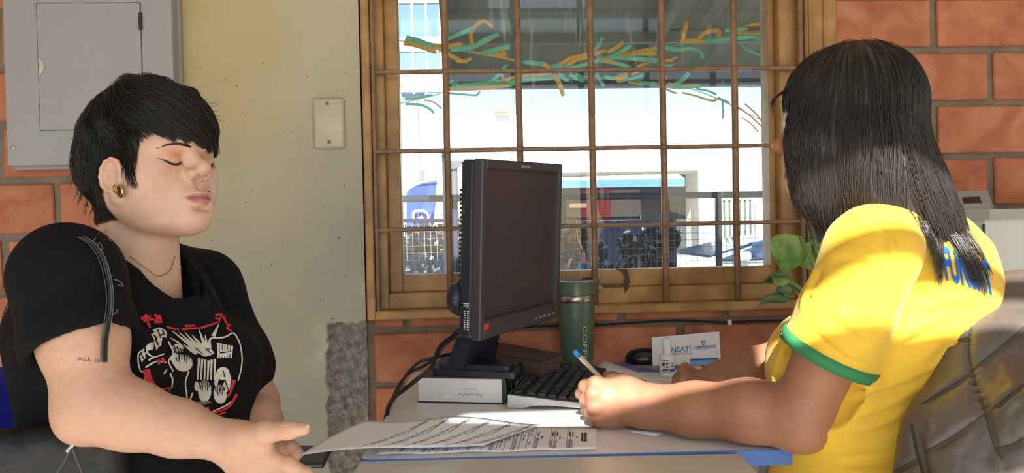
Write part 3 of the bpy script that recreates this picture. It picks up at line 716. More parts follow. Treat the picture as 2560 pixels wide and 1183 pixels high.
# ---- dark shrubs behind the railing
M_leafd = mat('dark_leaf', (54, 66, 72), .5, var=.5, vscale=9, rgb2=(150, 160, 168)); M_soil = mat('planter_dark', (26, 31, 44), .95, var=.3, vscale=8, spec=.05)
def shrub(px0, px1, pyt, Y, seed, label):
    rg = np.random.default_rng(seed); a, b = P(px0, pyt, Y), P(px1, pyt, Y); top = a[2]
    t = thing('shrub', label, 'shrub', ((a[0]+b[0])/2, Y, GZ), 'dark shrubs behind the railing')
    s = SDF((a[0]-.1, Y-.35, GZ-.05), (b[0]+.1, Y+.35, top+.1), .03)
    for _ in range(60):
        c = (rg.uniform(a[0]+.05, b[0]-.05), Y+rg.uniform(-.08, .08), rg.uniform(GZ+.15, top-.06)); s.ell(c, (.11, .10, .10), k=.05)
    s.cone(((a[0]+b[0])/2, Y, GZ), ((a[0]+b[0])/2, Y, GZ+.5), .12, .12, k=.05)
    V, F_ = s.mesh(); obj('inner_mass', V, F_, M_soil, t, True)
    LV = []; LF = []
    for i in rg.integers(0, len(V), 1400):
        c = V[i]+rg.normal(0, .016, 3); u = unit(rg.normal(0, 1, 3)); w = unit(np.cross(u, rg.normal(0, 1, 3))); l = rg.uniform(.025, .05); n = len(LV)
        LV += [c-u*l, c-u*.1*l+w*l*.4, c+u*l, c-u*.1*l-w*l*.4]; LF += [[n, n+1, n+2, n+3]]
    o = obj('foliage', LV, LF, M_leafd, t); o['kind'] = 'stuff'
shrub(990, 1240, 565, 6.3, 1, 'dark shrub behind the railing below the blue flag')
shrub(1330, 1500, 560, 6.25, 2, 'dark shrub behind the railing to the right of the monitor')
shrub(1540, 1700, 566, 6.5, 3, 'dark shrub behind the railing left of the parked car')
# dark low wall between the porch and the street
c0, c1 = P(960, 560, 7.0), P(1690, 548, 7.0)
lw = thing('low_wall', 'low dark blue wall behind the shrubs', 'wall', ((c0[0]+c1[0])/2, 7.0, GZ)); mb = MB(); mb.box((c0[0], 7.0, GZ), (c1[0], 7.12, c1[2])); mb.build('wall', mat('dark_blue_wall', (20, 26, 44), .95, var=.25, vscale=5, spec=.04), lw)
# ---- blue feather flag
Yf = 6.9
fl = thing('feather_flag', 'blue feather flag with a white letter beyond the railing', 'flag', tuple(np.append(P(1020, 600, Yf)[:2], GZ)))
out = [(1016, 482), (1024, 474), (1045, 462), (1070, 455), (1094, 450), (1091, 466), (1089, 480), (1090, 500), (1087, 525), (1085, 560), (1060, 566), (1016, 566)]
V = [P(a, b, Yf+.06*math.sin((a+b)*.05)) for a, b in out]; k = len(V); V = V+[p+np.array([0, .012, 0]) for p in V]
obj('cloth', V, [list(range(k))[::-1], list(range(k, 2*k))]+[[i, (i+1) % k, k+(i+1) % k, k+i] for i in range(k)], mat('flag_blue', (14, 66, 176), .7, var=.2, vscale=6), fl)
mb = MB(); pl = smooth_path([P(1012, 640, Yf), P(1010, 500, Yf), P(1022, 474, Yf), P(1050, 459, Yf), P(1095, 449, Yf)], 24); pl[0][2] = GZ; mb.tube(pl, [.008]*24, 6); mb.build('pole', M_lat, fl)
mb = MB(); pts = [P(a, b, Yf-.075) for a, b in ((1034, 552), (1034, 532), (1044, 527), (1060, 528), (1070, 538), (1071, 552))]; mb.tube(smooth_path(pts, 20), [.011]*20, 6)
mb.tube([P(1046, 552, Yf-.075), P(1054, 541, Yf-.075), P(1060, 552, Yf-.075)], [.012]*3, 6); mb.build('letter', mat('flag_white', (226, 232, 244), .7), fl)
# ---- street lamp
Yt = 8.0
lp = thing('street_lamp', 'dark street lamp post with a small head beside the flag', 'street lamp', tuple(np.append(P(1135, 600, Yt)[:2], GZ)))
p = P(1135, 416, Yt); mb = MB(); mb.tube([(p[0], Yt, GZ), (p[0], Yt, p[2])], [.05, .035], 10); mb.build('post', mat('lamp_dark', (84, 86, 92), .6), lp, True)
mb = MB(); mb.prism([(-.10, .05), (.10, .05), (.075, .02), (.02, -.03), (-.03, -.03), (-.085, .02)], .12, (p[0], Yt+.06, p[2]), (1, 0, 0), (0, 0, 1)); mb.build('head', MATS['lamp_dark'], lp)
# ---- streamers of crepe ribbon strung under the porch
def crepe(name, rgb):
    m = bpy.data.materials.new(name); m.use_nodes = True; nt = m.node_tree; nt.nodes.remove(nt.nodes['Principled BSDF']); d = nt.nodes.new('ShaderNodeBsdfDiffuse'); t = nt.nodes.new('ShaderNodeBsdfTranslucent'); x = nt.nodes.new('ShaderNodeMixShader')
    d.inputs[0].default_value = t.inputs[0].default_value = (*lin(rgb), 1); nt.links.new(d.outputs[0], x.inputs[1]); nt.links.new(t.outputs[0], x.inputs[2]); nt.links.new(x.outputs[0], nt.nodes['Material Output'].inputs[0]); return m
M_ry = crepe('yellow_ribbon', (255, 216, 112)); M_rg = crepe('green_ribbon', (160, 240, 216))
_unused = mat('yellow_ribbon_plain', (232, 178, 60), .6, var=.15, vscale=20)
def garland(name, label, strips, Y, loc, cord):
    t = thing('streamer_garland', label, 'garland', loc, 'ribbon garlands outside the window')
    mb = MB(); mb.tube(smooth_path([P(a, b, Y) for a, b in cord], 40), [.0016]*40, 5); mb.build('string', M_rg, t)
    for j, (col, w, pts) in enumerate(strips):
        y0 = Y+((j*37) % 11-5)*.006
        c = smooth_path([P(a, b, y0-.05*math.sin(i*1.3+j)) for i, (a, b) in enumerate(pts)], 14); n = len(c)
        tw = np.linspace(0, .9+(j % 3)*.5, n)+(j*.7); w_ = w*Y/FPX/2*1.3; V = []
        tg = np.gradient(c, axis=0); tg /= np.linalg.norm(tg, axis=1)[:, None]
        for i in range(n):
            nrm = unit(np.cross(tg[i], [0, 1, 0])); bn = np.array([0, 1.0, 0])
            d = nrm*math.cos(.5*math.sin(tw[i]))+bn*math.sin(.5*math.sin(tw[i])); s_ = w_*(1 if i < n-1 else .75)
            V += [c[i]-d*s_, c[i]+d*s_]
        F_ = [[2*i, 2*i+1, 2*i+3, 2*i+2] for i in range(n-1)]
        o = obj('ribbon', V, F_, M_ry if col == 'y' else M_rg, t, True)
        md = o.modifiers.new('thick', 'SOLIDIFY'); md.thickness = .0012
S1 = [('g', 10, [(1015, 95), (1045, 102), (1085, 118)]), ('y', 12, [(1010, 106), (1045, 114), (1090, 130)]), ('y', 9, [(1072, 110), (1100, 124), (1128, 140), (1150, 150)]),
 ('g', 9, [(1118, 98), (1150, 85), (1182, 72)]), ('y', 9, [(1070, 112), (1110, 116), (1156, 110)]), ('y', 8, [(1180, 110), (1178, 80), (1196, 58), (1212, 53), (1231, 67)]),
 ('g', 9, [(1128, 124), (1180, 118), (1215, 98), (1246, 86)]), ('y', 6, [(1180, 114), (1210, 106), (1240, 90)]), ('y', 8, [(1138, 150), (1160, 153), (1178, 146)]),
 ('g', 12, [(1208, 134), (1240, 126), (1276, 116)]), ('y', 11, [(1236, 134), (1256, 140), (1264, 133), (1252, 130)]), ('g', 5, [(1210, 140), (1214, 134), (1220, 128)]),
 ('y', 4, [(1170, 128), (1220, 136), (1290, 152)]), ('g', 9, [(1312, 155), (1340, 158), (1366, 162)]), ('y', 9, [(1358, 160), (1370, 166), (1378, 172)]), ('g', 10, [(1378, 166), (1396, 165), (1412, 170)]),
 ('y', 8, [(1400, 162), (1425, 146), (1460, 138), (1490, 130)]), ('y', 8, [(1410, 168), (1440, 150), (1470, 142), (1500, 130), (1520, 126)]), ('g', 8, [(1404, 172), (1450, 165), (1490, 152), (1506, 140)]),
 ('y', 9, [(1520, 130), (1540, 120), (1558, 105)]), ('g', 6, [(1478, 130), (1496, 115), (1506, 92)]), ('g', 9, [(1506, 150), (1545, 135), (1576, 114)]), ('y', 9, [(1548, 138), (1580, 134), (1640, 134)]), ('g', 9, [(1530, 142), (1580, 146), (1645, 152)]),
 ('g', 8, [(1500, 152), (1530, 156), (1556, 162), (1576, 170)]), ('y', 6, [(1496, 148), (1524, 152), (1540, 158)]), ('y', 7, [(1590, 172), (1605, 162), (1622, 154)]), ('y', 7, [(1560, 138), (1600, 128), (1640, 120)]),
 ('g', 10, [(1655, 116), (1690, 124), (1730, 122), (1752, 132), (1755, 146)]), ('y', 7, [(1660, 152), (1680, 150), (1694, 143)]), ('g', 8, [(1655, 160), (1670, 164), (1685, 162)]), ('y', 8, [(1718, 54), (1712, 80), (1706, 108)]),
 ('y', 9, [(1708, 103), (1740, 102), (1780, 100), (1798, 96)]), ('y', 9, [(1746, 96), (1765, 80), (1795, 76), (1797, 92)]), ('g', 10, [(1760, 102), (1800, 98), (1850, 94), (1890, 92), (1908, 108)]), ('g', 7, [(1812, 76), (1840, 74), (1870, 72)]),
 ('y', 8, [(1836, 82), (1860, 82), (1905, 84)]), ('y', 8, [(1858, 66), (1880, 62), (1903, 60)]), ('g', 4, [(1846, 104), (1866, 124), (1905, 140)])]
garland('g', 'yellow and green crepe ribbon garland strung high outside the window', S1, 2.72, tuple(P(1460, 150, 2.72)), [(985, 100), (1100, 118), (1290, 152), (1400, 168), (1560, 142), (1700, 112), (1850, 90), (1960, 78)])
S2 = [('g', 9, [(1124, 204), (1140, 210), (1152, 216)]), ('g', 10, [(1130, 214), (1180, 212), (1240, 206), (1290, 202)]), ('y', 9, [(1120, 222), (1180, 222), (1240, 216), (1290, 208)]), ('g', 8, [(1230, 204), (1244, 190), (1256, 184)]), ('g', 7, [(1256, 176), (1262, 168), (1266, 162)]),
 ('y', 7, [(1254, 186), (1258, 196), (1256, 206)]), ('y', 7, [(1260, 202), (1290, 192), (1340, 188), (1380, 184)]), ('g', 10, [(1270, 208), (1320, 198), (1370, 194), (1410, 188)]), ('y', 10, [(1384, 186), (1398, 208), (1408, 240)]), ('g', 8, [(1396, 184), (1412, 198), (1424, 202)]), ('g', 9, [(1424, 186), (1440, 196), (1460, 202)]), ('g', 8, [(1440, 186), (1452, 192), (1456, 206)]),
 ('g', 8, [(1492, 186), (1502, 204), (1510, 216)]), ('g', 7, [(1510, 192), (1536, 196), (1556, 186)]), ('y', 13, [(1540, 200), (1556, 192), (1568, 186)]), ('y', 6, [(1578, 188), (1586, 184), (1596, 178)]), ('g', 6, [(1546, 204), (1580, 196), (1612, 188)]), ('y', 4, [(1570, 205), (1600, 210), (1645, 214)]), ('g', 8, [(1596, 206), (1612, 210), (1640, 208)]), ('y', 8, [(1660, 186), (1664, 192), (1662, 196)]),
 ('g', 9, [(1686, 212), (1706, 200), (1722, 182)]), ('y', 7, [(1670, 208), (1700, 216), (1750, 214)]), ('g', 5, [(1660, 216), (1700, 220), (1756, 216)]), ('g', 4, [(1740, 222), (1765, 226), (1790, 236)]), ('y', 5, [(1664, 222), (1680, 230), (1692, 234)]), ('y', 4, [(1706, 232), (1740, 240), (1780, 252), (1800, 244)]), ('g', 4, [(1796, 246), (1812, 252), (1824, 258)]), ('g', 5, [(1806, 252), (1808, 275), (1806, 298)]),
 ('y', 4, [(1830, 258), (1870, 286), (1904, 316)]), ('y', 4, [(1862, 260), (1890, 285), (1912, 316)]), ('y', 3, [(1854, 294), (1880, 312), (1896, 332)]), ('g', 5, [(1012, 248), (1040, 246), (1080, 238)]), ('g', 5, [(1014, 260), (1050, 262), (1074, 272), (1084, 282)]), ('g', 4, [(1110, 232), (1160, 236), (1190, 238), (1200, 228)]), ('y', 3, [(1060, 250), (1085, 256), (1105, 272)])]
garland('g', 'yellow and green crepe ribbon garland drooping lower outside the window', S2, 2.80, tuple(P(1460, 200, 2.80)), [(985, 262), (1080, 240), (1150, 220), (1290, 200), (1420, 190), (1560, 200), (1700, 216), (1800, 250), (1960, 330)])
# yellow streamer stuck beside the railing with a little pink and blue pinwheel
pw = thing('toy_pinwheel', 'small pink and blue pinwheel with a yellow streamer outside the glass', 'pinwheel', tuple(P(1456, 665, 3.2)))
V = []; c = smooth_path([P(a, b, 3.2) for a, b in ((1425, 562), (1437, 551), (1442, 562), (1444, 590), (1455, 620), (1460, 640))], 20)
mb = MB(); mb.tube(c, [.007]*20, 6, flat=.25); mb.build('streamer', M_ry, pw)
mb = MB(); mb.tube(smooth_path([P(1420, 668, 3.2), P(1424, 655, 3.2), P(1430, 646, 3.2)], 10), [.012]*10, 6, flat=.4); mb.build('yellow_tuft', M_ry, pw)
mb = MB(); mb.tube([P(1459, 632, 3.2), P(1459, 660, 3.2)], [.006, .009], 8); mb.tube([P(1446, 657, 3.2), P(1470, 655, 3.2)], [.004, .008], 8); mb.build('pink_vane', mat('pink', (236, 150, 170), .5), pw)
mb = MB(); mb.tube([P(1450, 666, 3.2), P(1468, 665, 3.2)], [.010, .010], 8); mb.build('blue_base', mat('toy_blue', (70, 120, 220), .5), pw)
mb = MB(); q = P(1459, 668, 3.2); mb.tube([q, (q[0], q[1], GZ)], [.004, .004], 6); mb.build('stick', M_lat, pw)

# ================================================================ desk, table and what stands on them
M_lam = mat('pale_laminate', (224, 224, 222), .38, var=.03, vscale=3)
M_lam2 = mat('warm_laminate', (208, 204, 188), .32, var=.05, vscale=4)
M_edge = mat('blue_edge_band', (66, 108, 178), .4, var=.1, vscale=10)
M_leg = mat('grey_tube', (120, 122, 126), .45)
M_paper = mat('paper', (232, 232, 236), .8)
M_ink = mat('printed_ink', (70, 72, 78), .8); M_inkl = mat('grey_print', (168, 168, 172), .8)
DZ = 0.74
def bil(a, b, c, d):
    a, b, c, d = map(np.array, (a, b, c, d))
    return lambda u, v: a*(1-u)*(1-v)+b*u*(1-v)+c*u*v+d*(1-u)*v
def rounded(poly, r, n=6):
    out = []; k = len(poly)
    for i in range(k):
        p = np.array(poly[i], float); a = unit(np.array(poly[i-1])-p); b = unit(np.array(poly[(i+1) % k])-p); rr = r[i] if isinstance(r, (list, tuple)) else r
        if rr <= 0: out.append(tuple(p)); continue
        for j in range(n+1):
            t = j/n; out.append(tuple(p+a*rr*(1-t)**2+b*rr*t**2))
    return out
def table(name, label, poly, z, th, mtop, medge, rr, legs, mleg):
    c = np.mean(poly, axis=0); t = thing(name, label, 'table' if 'table' in name else 'desk', (c[0], c[1], 0))
    q = rounded(poly, rr); mb = MB(); mb.prism(q, th-.0004, (0, 0, z-th)); mb.build('top', mtop, t)
    cc = np.array(c); mb = MB(); k = len(q); V = []
    for zz in (z-th-.001, z-.0012):
        for p in q:
            d = unit(np.array(p)-cc)*.0016; V.append((p[0]+d[0], p[1]+d[1], zz))
    V += [(p[0], p[1], z-.0002) for p in q]
    mb.add(V, [[i, (i+1) % k, k+(i+1) % k, k+i] for i in range(k)]+[[k+i, k+(i+1) % k, 2*k+(i+1) % k, 2*k+i] for i in range(k)]); mb.build('edge_band', medge, t)
    for x, y in legs: mb = MB(); mb.box((x-.015, y-.015, 0), (x+.015, y+.015, z-th), .003); mb.build('leg', mleg, t)
    xs_ = [a for a, _ in legs]; ys_ = [b for _, b in legs]
    for yy in (min(ys_), max(ys_)): mb = MB(); mb.box((min(xs_), yy-.01, z-th-.04), (max(xs_), yy+.01, z-th)); mb.build('apron', mleg, t)
    return t
desk = table('desk', 'pale grey office desk with a blue edge between the two women', [(-.172, 1.236), (.541, 1.207), (.565, 1.962), (-.137, 1.962)], DZ, .024, M_lam, M_edge, [.02, .03, .01, .01], [(-.10, 1.32), (.46, 1.30), (.50, 1.90), (-.08, 1.90)], M_leg)
n0, n1 = D(896, 1151, .7376), D(1847, 1133, .7376); n2 = D(1900, 1190, .7376)
e = unit(n2-n1)
table('front_table', 'beige table in the foreground pushed against the desk', [(n0[0]-.02, n0[1]-.62), (n1[0]+.04, n0[1]-.62), (n2[0], n2[1]), (n1[0], n1[1]-.003), (n0[0]+.004, n0[1]-.003)], .7376, .026, M_lam2, mat('beige_edge', (190, 186, 172), .5), [.02, .02, .004, .004, .01], [(n0[0]+.04, .68), (n1[0]-.03, .68), (n1[0]-.06, 1.10), (n0[0]+.05, 1.12)], M_leg)

# ---------------------------------------------------------------- books under the monitor
BZ = .052
b0, b1 = D(1047, 1006, DZ), D(1262, 1011, DZ); bu = unit(b1-b0); bw_ = np.linalg.norm(b1-b0); bv = np.array([-bu[1], bu[0], 0]); bv = unit(bv+np.array([.25, 0, 0])*0)
bd = .205
def skew_box(mb, o, u, v, w, d, z0, z1, bev=.0): mb.box((0, 0, z0), (w, d, z1), bev, R=np.stack([u, v, [0, 0, 1]], 1), c=o*np.array([1, 1, 0])+u*w/2+v*d/2+np.array([0, 0, (z0+z1)/2])); return mb
bk = thing('thick_book', 'thick book with white pages and black covers under the monitor', 'book', tuple(b0+bu*bw_/2+bv*bd/2))
M_page = mat('page_edges', (216, 214, 212), .9, var=.10, vscale=40, stretch=(1, 1, 60)); M_cover = mat('black_cover', (20, 22, 26), .5)
mb = MB(); skew_box(mb, b0, bu, bv, bw_-.006, bd-.01, DZ+.0025, DZ+BZ-.0025); mb.build('page_block', M_page, bk)
mb = MB(); skew_box(mb, b0-bu*.002-bv*.002, bu, bv, bw_, bd, DZ+.0003, DZ+.0025, .0008); mb.build('back_cover', M_cover, bk)
mb = MB(); skew_box(mb, b0-bu*.002-bv*.002, bu, bv, bw_, bd, DZ+BZ-.0025, DZ+BZ, .0008); mb.build('front_cover', mat('worn_cover', (74, 74, 66), .6, var=.2, vscale=10), bk)
mb = MB(); k = [(0, 0), (.006, .006), (.008, BZ/2), (.006, BZ-.006), (0, BZ-.0004), (-.004, BZ-.0006), (-.004, .0006)]
o0 = b0+bu*(bw_-.004)+bv*(bd-.002); mb.prism(k, bd-.004, (o0[0], o0[1], DZ+.0003), bu, (0, 0, 1)); spine = mb.build('spine', M_cover, bk)
mb = MB()
for i, (s, a, hh) in enumerate((('III', .055, .010), ('VADE', .10, .008), ('MECUM', .14, .008))):
    pass
for s0, w_, zz, hh in ((.040, .004, .012, .022), (.048, .004, .012, .022), (.085, .05, .016, .010), (.15, .03, .016, .010)):
    p = b0+bu*(bw_+.0046)+bv*s0; mb.add([p+np.array([0, 0, zz]), p+bv*w_+np.array([0, 0, zz]), p+bv*w_+np.array([0, 0, zz+hh]), p+np.array([0, 0, zz+hh])], [[0, 1, 2, 3]])
mb.build('spine_lettering', mat('spine_silver', (150, 150, 146), .6), bk)
mb = MB(); zq = np.array([0, 0, 1.0])
def squiggle(mb, a0, l, z_, amp, n, w):
    for i in range(n):
        a = a0+l*i/n; p = b0-bv*.0012+bu*a+zq*(z_+amp*math.sin(i*2.3)); q = p+bu*(l/n*.9)+zq*amp*math.cos(i*1.7); mb.add([p, q, q+zq*w, p+zq*w], [[0, 1, 2, 3]])
squiggle(mb, .085, .048, .0175, .0016, 15, .0011); squiggle(mb, .096, .026, .0285, .0006, 10, .0007); mb.build('stamp', M_ink, bk)['kind'] = 'stuff'
M_tab = mat('sticky_tab', (222, 232, 190), .7)
for a, z_, l in ((.052, .014, .022), (.187, .011, .014)):
    mb = MB(); p = b0+bu*a-bv*.004; mb.add([p+np.array([0, 0, z_]), p+bu*l+bv*.004+np.array([0, 0, z_+.001]), p+bu*.004+np.array([0, 0, z_-.005])], [[0, 1, 2]]); mb.build('sticky_tab', M_tab, bk)
# brown book lying behind
zt = DZ+.062
c_ = [D(1196, 876, zt), D(1250, 856, zt), D(1404, 884, zt), D(1352, 902, zt)]
c0 = c_[3]; uu = unit(c_[2]-c_[3]); vv = unit(c_[0]-c_[3]); bb = thing('brown_book', 'dark brown book lying behind the thick book', 'book', tuple(np.mean(c_, axis=0)*np.array([1, 1, 0])+np.array([0, 0, DZ])))
q = [(p[0], p[1]) for p in c_]; cq = np.mean(q, axis=0); mb = MB(); mb.prism(q[::-1], .003, (0, 0, zt-.003)); mb.build('cover', mat('brown_cover', (70, 52, 50), .55, var=.15, vscale=20), bb)
mb = MB(); mb.prism(q[::-1], .003, (0, 0, DZ+.0004)); mb.build('back_cover', MATS['brown_cover'], bb)
q2 = [tuple(cq+(np.array(p)-cq)*.97) for p in q]; mb = MB(); mb.prism(q2[::-1], .0556, (0, 0, DZ+.0034)); mb.build('page_block', mat('brown_pages', (96, 76, 72), .8), bb)

# ---------------------------------------------------------------- monitor
def monitor():
    TL, TR, BL, BR = P(1209, 398, 1.445), P(1404, 411, 1.715), P(1188, 854, 1.455), P(1393, 795, 1.722)
    w = ((TR-TL)+(BR-BL))/2; u = ((TL-BL)+(TR-BR))/2; Wm, Hm = np.linalg.norm(w), np.linalg.norm(u); w = unit(w); u = unit(u-w*(u@w)); n = np.cross(w, u)   # n: out of the screen
    O = (TL+TR+BL+BR)/4-w*Wm/2-u*Hm/2
    R = np.stack([w, u, n], 1)
    def Lp(a, b, c): return O+w*a+u*b+n*c
    t = thing('monitor', 'black flat-panel computer monitor on a stand standing on the books', 'monitor', tuple(Lp(Wm/2, 0, -.09)*np.array([1, 1, 0])+np.array([0, 0, DZ+BZ])))
    Mb = mat('monitor_black', (30, 34, 48), .42, bump=.02, bscale=900); Mf = mat('monitor_bezel', (58, 56, 60), .38, bump=.02, bscale=900)
    def bx(mb, a0, a1, b0_, b1_, c0_, c1_, bev=0, mi=0): mb.box((a0, b0_, c0_), (a1, b1_, c1_), bev, R=R, c=Lp((a0+a1)/2, (b0_+b1_)/2, (c0_+c1_)/2), mi=mi)
    s, tp, bt = .017, .018, .036
    mb = MB(); bx(mb, 0, s, 0, Hm, -.016, .004, .0025); bx(mb, Wm-s, Wm, 0, Hm, -.016, .004, .0025); bx(mb, s-.002, Wm-s+.002, Hm-tp, Hm, -.016, .004, .0025); bx(mb, s-.002, Wm-s+.002, 0, bt, -.016, .004, .0025)
    mb.build('bezel', Mf, t)
    mb = MB(); bx(mb, s-.004, Wm-s+.004, bt-.004, Hm-tp+.004, -.010, -.006); mb.build('screen', mat('lcd', (62, 58, 64), .2, spec=.9), t)
    mb = MB(); bx(mb, .001, Wm-.001, .002, Hm-.001, -.045, -.015, .006); bx(mb, .03, Wm-.03, .03, Hm-.05, -.062, -.04, .012); bk_ = mb.build('housing', Mb, t)
    mb = MB()
    for i in range(26): bx(mb, .028, .034, .06+i*.0085, .0645+i*.0085, -.063, -.044)
    o = mb.build('vent_ribs', mat('rib_black', (14, 15, 20), .5), bk_)
    mb = MB(); place_text(mb, 'lenovo', Lp(Wm*.44, Hm-.0125, .0042), w, u, .0075, .034, bold=.01, lift=.0004); mb.build('logo', mat('logo_silver', (190, 186, 190), .4), t)
    mb = MB()
    for i in range(5): bx(mb, Wm*.655+i*.019, Wm*.655+i*.019+.010, .011, .0155, .003, .0055, .001)
    mb.build('buttons', mat('button_grey', (120, 122, 128), .4), t)
    mb = MB(); bx(mb, .014, .030, .018, .030, .0035, .0046); mb.build('red_sticker', mat('red_sticker', (214, 52, 50), .5), t)
    mb = MB(); pu = -n
    for k_ in range(9): bx(mb, -.0012, .0005, .018+.0042*k_, .0205+.0042*k_, -.0235, -.0205); bx(mb, -.0012, .0005, .018+.0042*k_, .020+.0042*k_, -.0305, -.0280)
    for k_ in range(3): bx(mb, -.0012, .0005, .060+.003*k_, .0615+.003*k_, -.032, -.021)
    mb.build('side_label', mat('label_white', (206, 208, 214), .6), t)['kind'] = 'stuff'
    # stand: hub, neck and base
    hub = Lp(Wm*.5, .075, -.07); bc = np.append(((D(1078, 905, DZ+BZ)+D(1290, 945, DZ+BZ))/2)[:2], 0)
    s0 = b0[:2]; base_z = DZ+BZ+.0008
    pq = [D(1080, 938, base_z), D(1288, 949, base_z), D(1306, 932, base_z), D(1106, 906, base_z)]
    pq = [(p[0], p[1]) for p in pq]; k = np.array(pq)
    q = rounded(pq, .012, 4); mb = MB(); mb.prism(q, .013, (0, 0, base_z)); cq = k.mean(0); q3 = [tuple(cq+(np.array(p)-cq)*.86) for p in q]; mb.prism(q3, .010, (0, 0, base_z+.013))
    mb.build('base', Mb, t)
    foot = np.array([cq[0]-.01, cq[1]+.01, base_z+.02]); mid = foot+(hub-foot)*.45
    mb = MB(); wd = unit([w[0], w[1], 0]); V = []
    path = [foot, foot+(hub-foot)*.5, hub]
    for p, hw, th in ((foot, .062, .02), (foot+(hub-foot)*.5, .05, .018), (hub, .045, .02)):
        nn = unit(np.cross(wd, hub-foot))
        V += [p-wd*hw-nn*th, p+wd*hw-nn*th, p+wd*hw+nn*th, p-wd*hw+nn*th]
    mb.add(V, [[0, 1, 5, 4], [1, 2, 6, 5], [2, 3, 7, 6], [3, 0, 4, 7], [4, 5, 9, 8], [5, 6, 10, 9], [6, 7, 11, 10], [7, 4, 8, 11], [3, 2, 1, 0], [8, 9, 10, 11]]); mb.build('neck', Mb, t)
    mb = MB(); mb.lathe([(.0001, -.012), (.03, -.012), (.034, 0), (.03, .014), (.0001, .014)], Lp(Wm*.1, .07, -.06), 18, R=np.stack([w, u, n], 1)); mb.build('cable_cover', Mb, t, True)
    # cables
    for i, pts in enumerate([[(1165, 825, 1.56), (1138, 838, 1.55), (1100, 868, 1.52), (1078, 920, 1.47), (1046, 946, 1.46), (1010, 975, 1.47), (985, 995, 1.50), (970, 1020, 1.52)],
                  [(1150, 835, 1.58), (1112, 862, 1.60), (1090, 892, 1.60), (1050, 905, 1.60), (1018, 935, 1.60), (995, 975, 1.58), (978, 1005, 1.56), (968, 1030, 1.55)],
                  [(1140, 884, 1.68), (1098, 892, 1.66), (1060, 915, 1.66), (1025, 932, 1.66), (1000, 960, 1.63), (980, 1000, 1.58), (964, 1040, 1.56)]]):
        p = smooth_path([P(*q_) for q_ in pts], 40)
        if i: p[:, 2] = np.where(p[:, 0] > -.125, np.maximum(p[:, 2], DZ+.004), p[:, 2])
        p = np.vstack([p, p[-1]+np.array([-.03, .05, -.15]), p[-1]+np.array([-.03, .10, -.45])])
        mb = MB(); mb.tube(p, [.0042 if i == 0 else .0032]*len(p), 8); mb.build('cable', M_black, t, True)
    mb = MB(); p0, p1 = P(1160, 822, 1.565), P(1136, 840, 1.555); mb.tube([p0, p1], [.010, .008], 10); mb.build('plug', M_dark, t, True)
    return t
monitor()
# ---------------------------------------------------------------- keyboard
def keyboard():
    k0 = D(1270, 1021, DZ); ang = math.radians(16); u = np.array([math.cos(ang), -math.sin(ang), 0]); v = np.array([math.sin(ang), math.cos(ang), 0])   # u: depth of the board towards the typist, v: along it
    Wk, Lk = .155, .36; R = np.stack([u, v, [0, 0, 1]], 1)
    t = thing('keyboard', 'black keyboard with a pale grey rim behind the writing hand', 'keyboard', tuple(k0+u*Wk/2+v*Lk/2))
    # profile across the board: high at the back (left), dipping to the front (right)
    prof = [(0, .001), (.03, .001), (.05, .006), (.075, .0075), (.155, .004), (.155, .014), (.10, .017), (.05, .022), (.0, .026)]
    mb = MB(); mb.prism(prof, -Lk, (k0[0], k0[1], DZ), u, (0, 0, 1)) if False else None
    V = [k0+u*a+np.array([0, 0, b]) for a, b in prof]+[k0+u*a+v*Lk+np.array([0, 0, b]) for a, b in prof]; k = len(prof)
    mb = MB(); mb.add(V, [list(range(k)), list(range(k, 2*k))[::-1]]+[[i, k+i, k+(i+1) % k, (i+1) % k] for i in range(k)]); mb.build('case', mat('key_rim', (168, 170, 168), .45), t)
    def hz(a): return np.interp(a, [0, .05, .10, .155], [.026, .022, .017, .014])
    V = []; pr = [0.003, .05, .10, .152]
    for e_ in (.004, Lk-.004):
        for a in pr: V.append(k0+u*a+v*e_+np.array([0, 0, hz(a)+.002]))
        for a in pr[::-1]: V.append(k0+u*a+v*e_+np.array([0, 0, hz(a)-.004]))
    mb = MB(); mb.add(V, [list(range(8)), list(range(8, 16))[::-1]]+[[i, 8+i, 8+(i+1) % 8, (i+1) % 8] for i in range(8)]); mb.build('deck', M_dark, t)
    bm = bmesh.new(); bmesh.ops.create_cube(bm, size=1)
    for x in bm.verts: s = .74 if x.co.z > 0 else 1; x.co = Vector((x.co.x*.0165*s, x.co.y*.0165*s, x.co.z*.006))
    me = bpy.data.meshes.new('key'); bm.to_mesh(me); bm.free(); me.materials.append(mat('key_black', (26, 27, 30), .4))
    base = WL[t.name]
    for r in range(6):
        for c in range(18):
            if r in (0,) and c % 5 == 4: continue
            if c in (15, 19) : continue
            a = .018+r*.0205+(.006 if r else 0); e_ = .018+c*.0187
            o = bpy.data.objects.new('key', me); COL.objects.link(o); o.parent = t
            p = k0+u*a+v*e_+np.array([0, 0, hz(a)+.0048]); o.location = p-base
            o.rotation_euler = (0, math.atan2(.006, .07), -ang); WL[o.name] = base
keyboard()
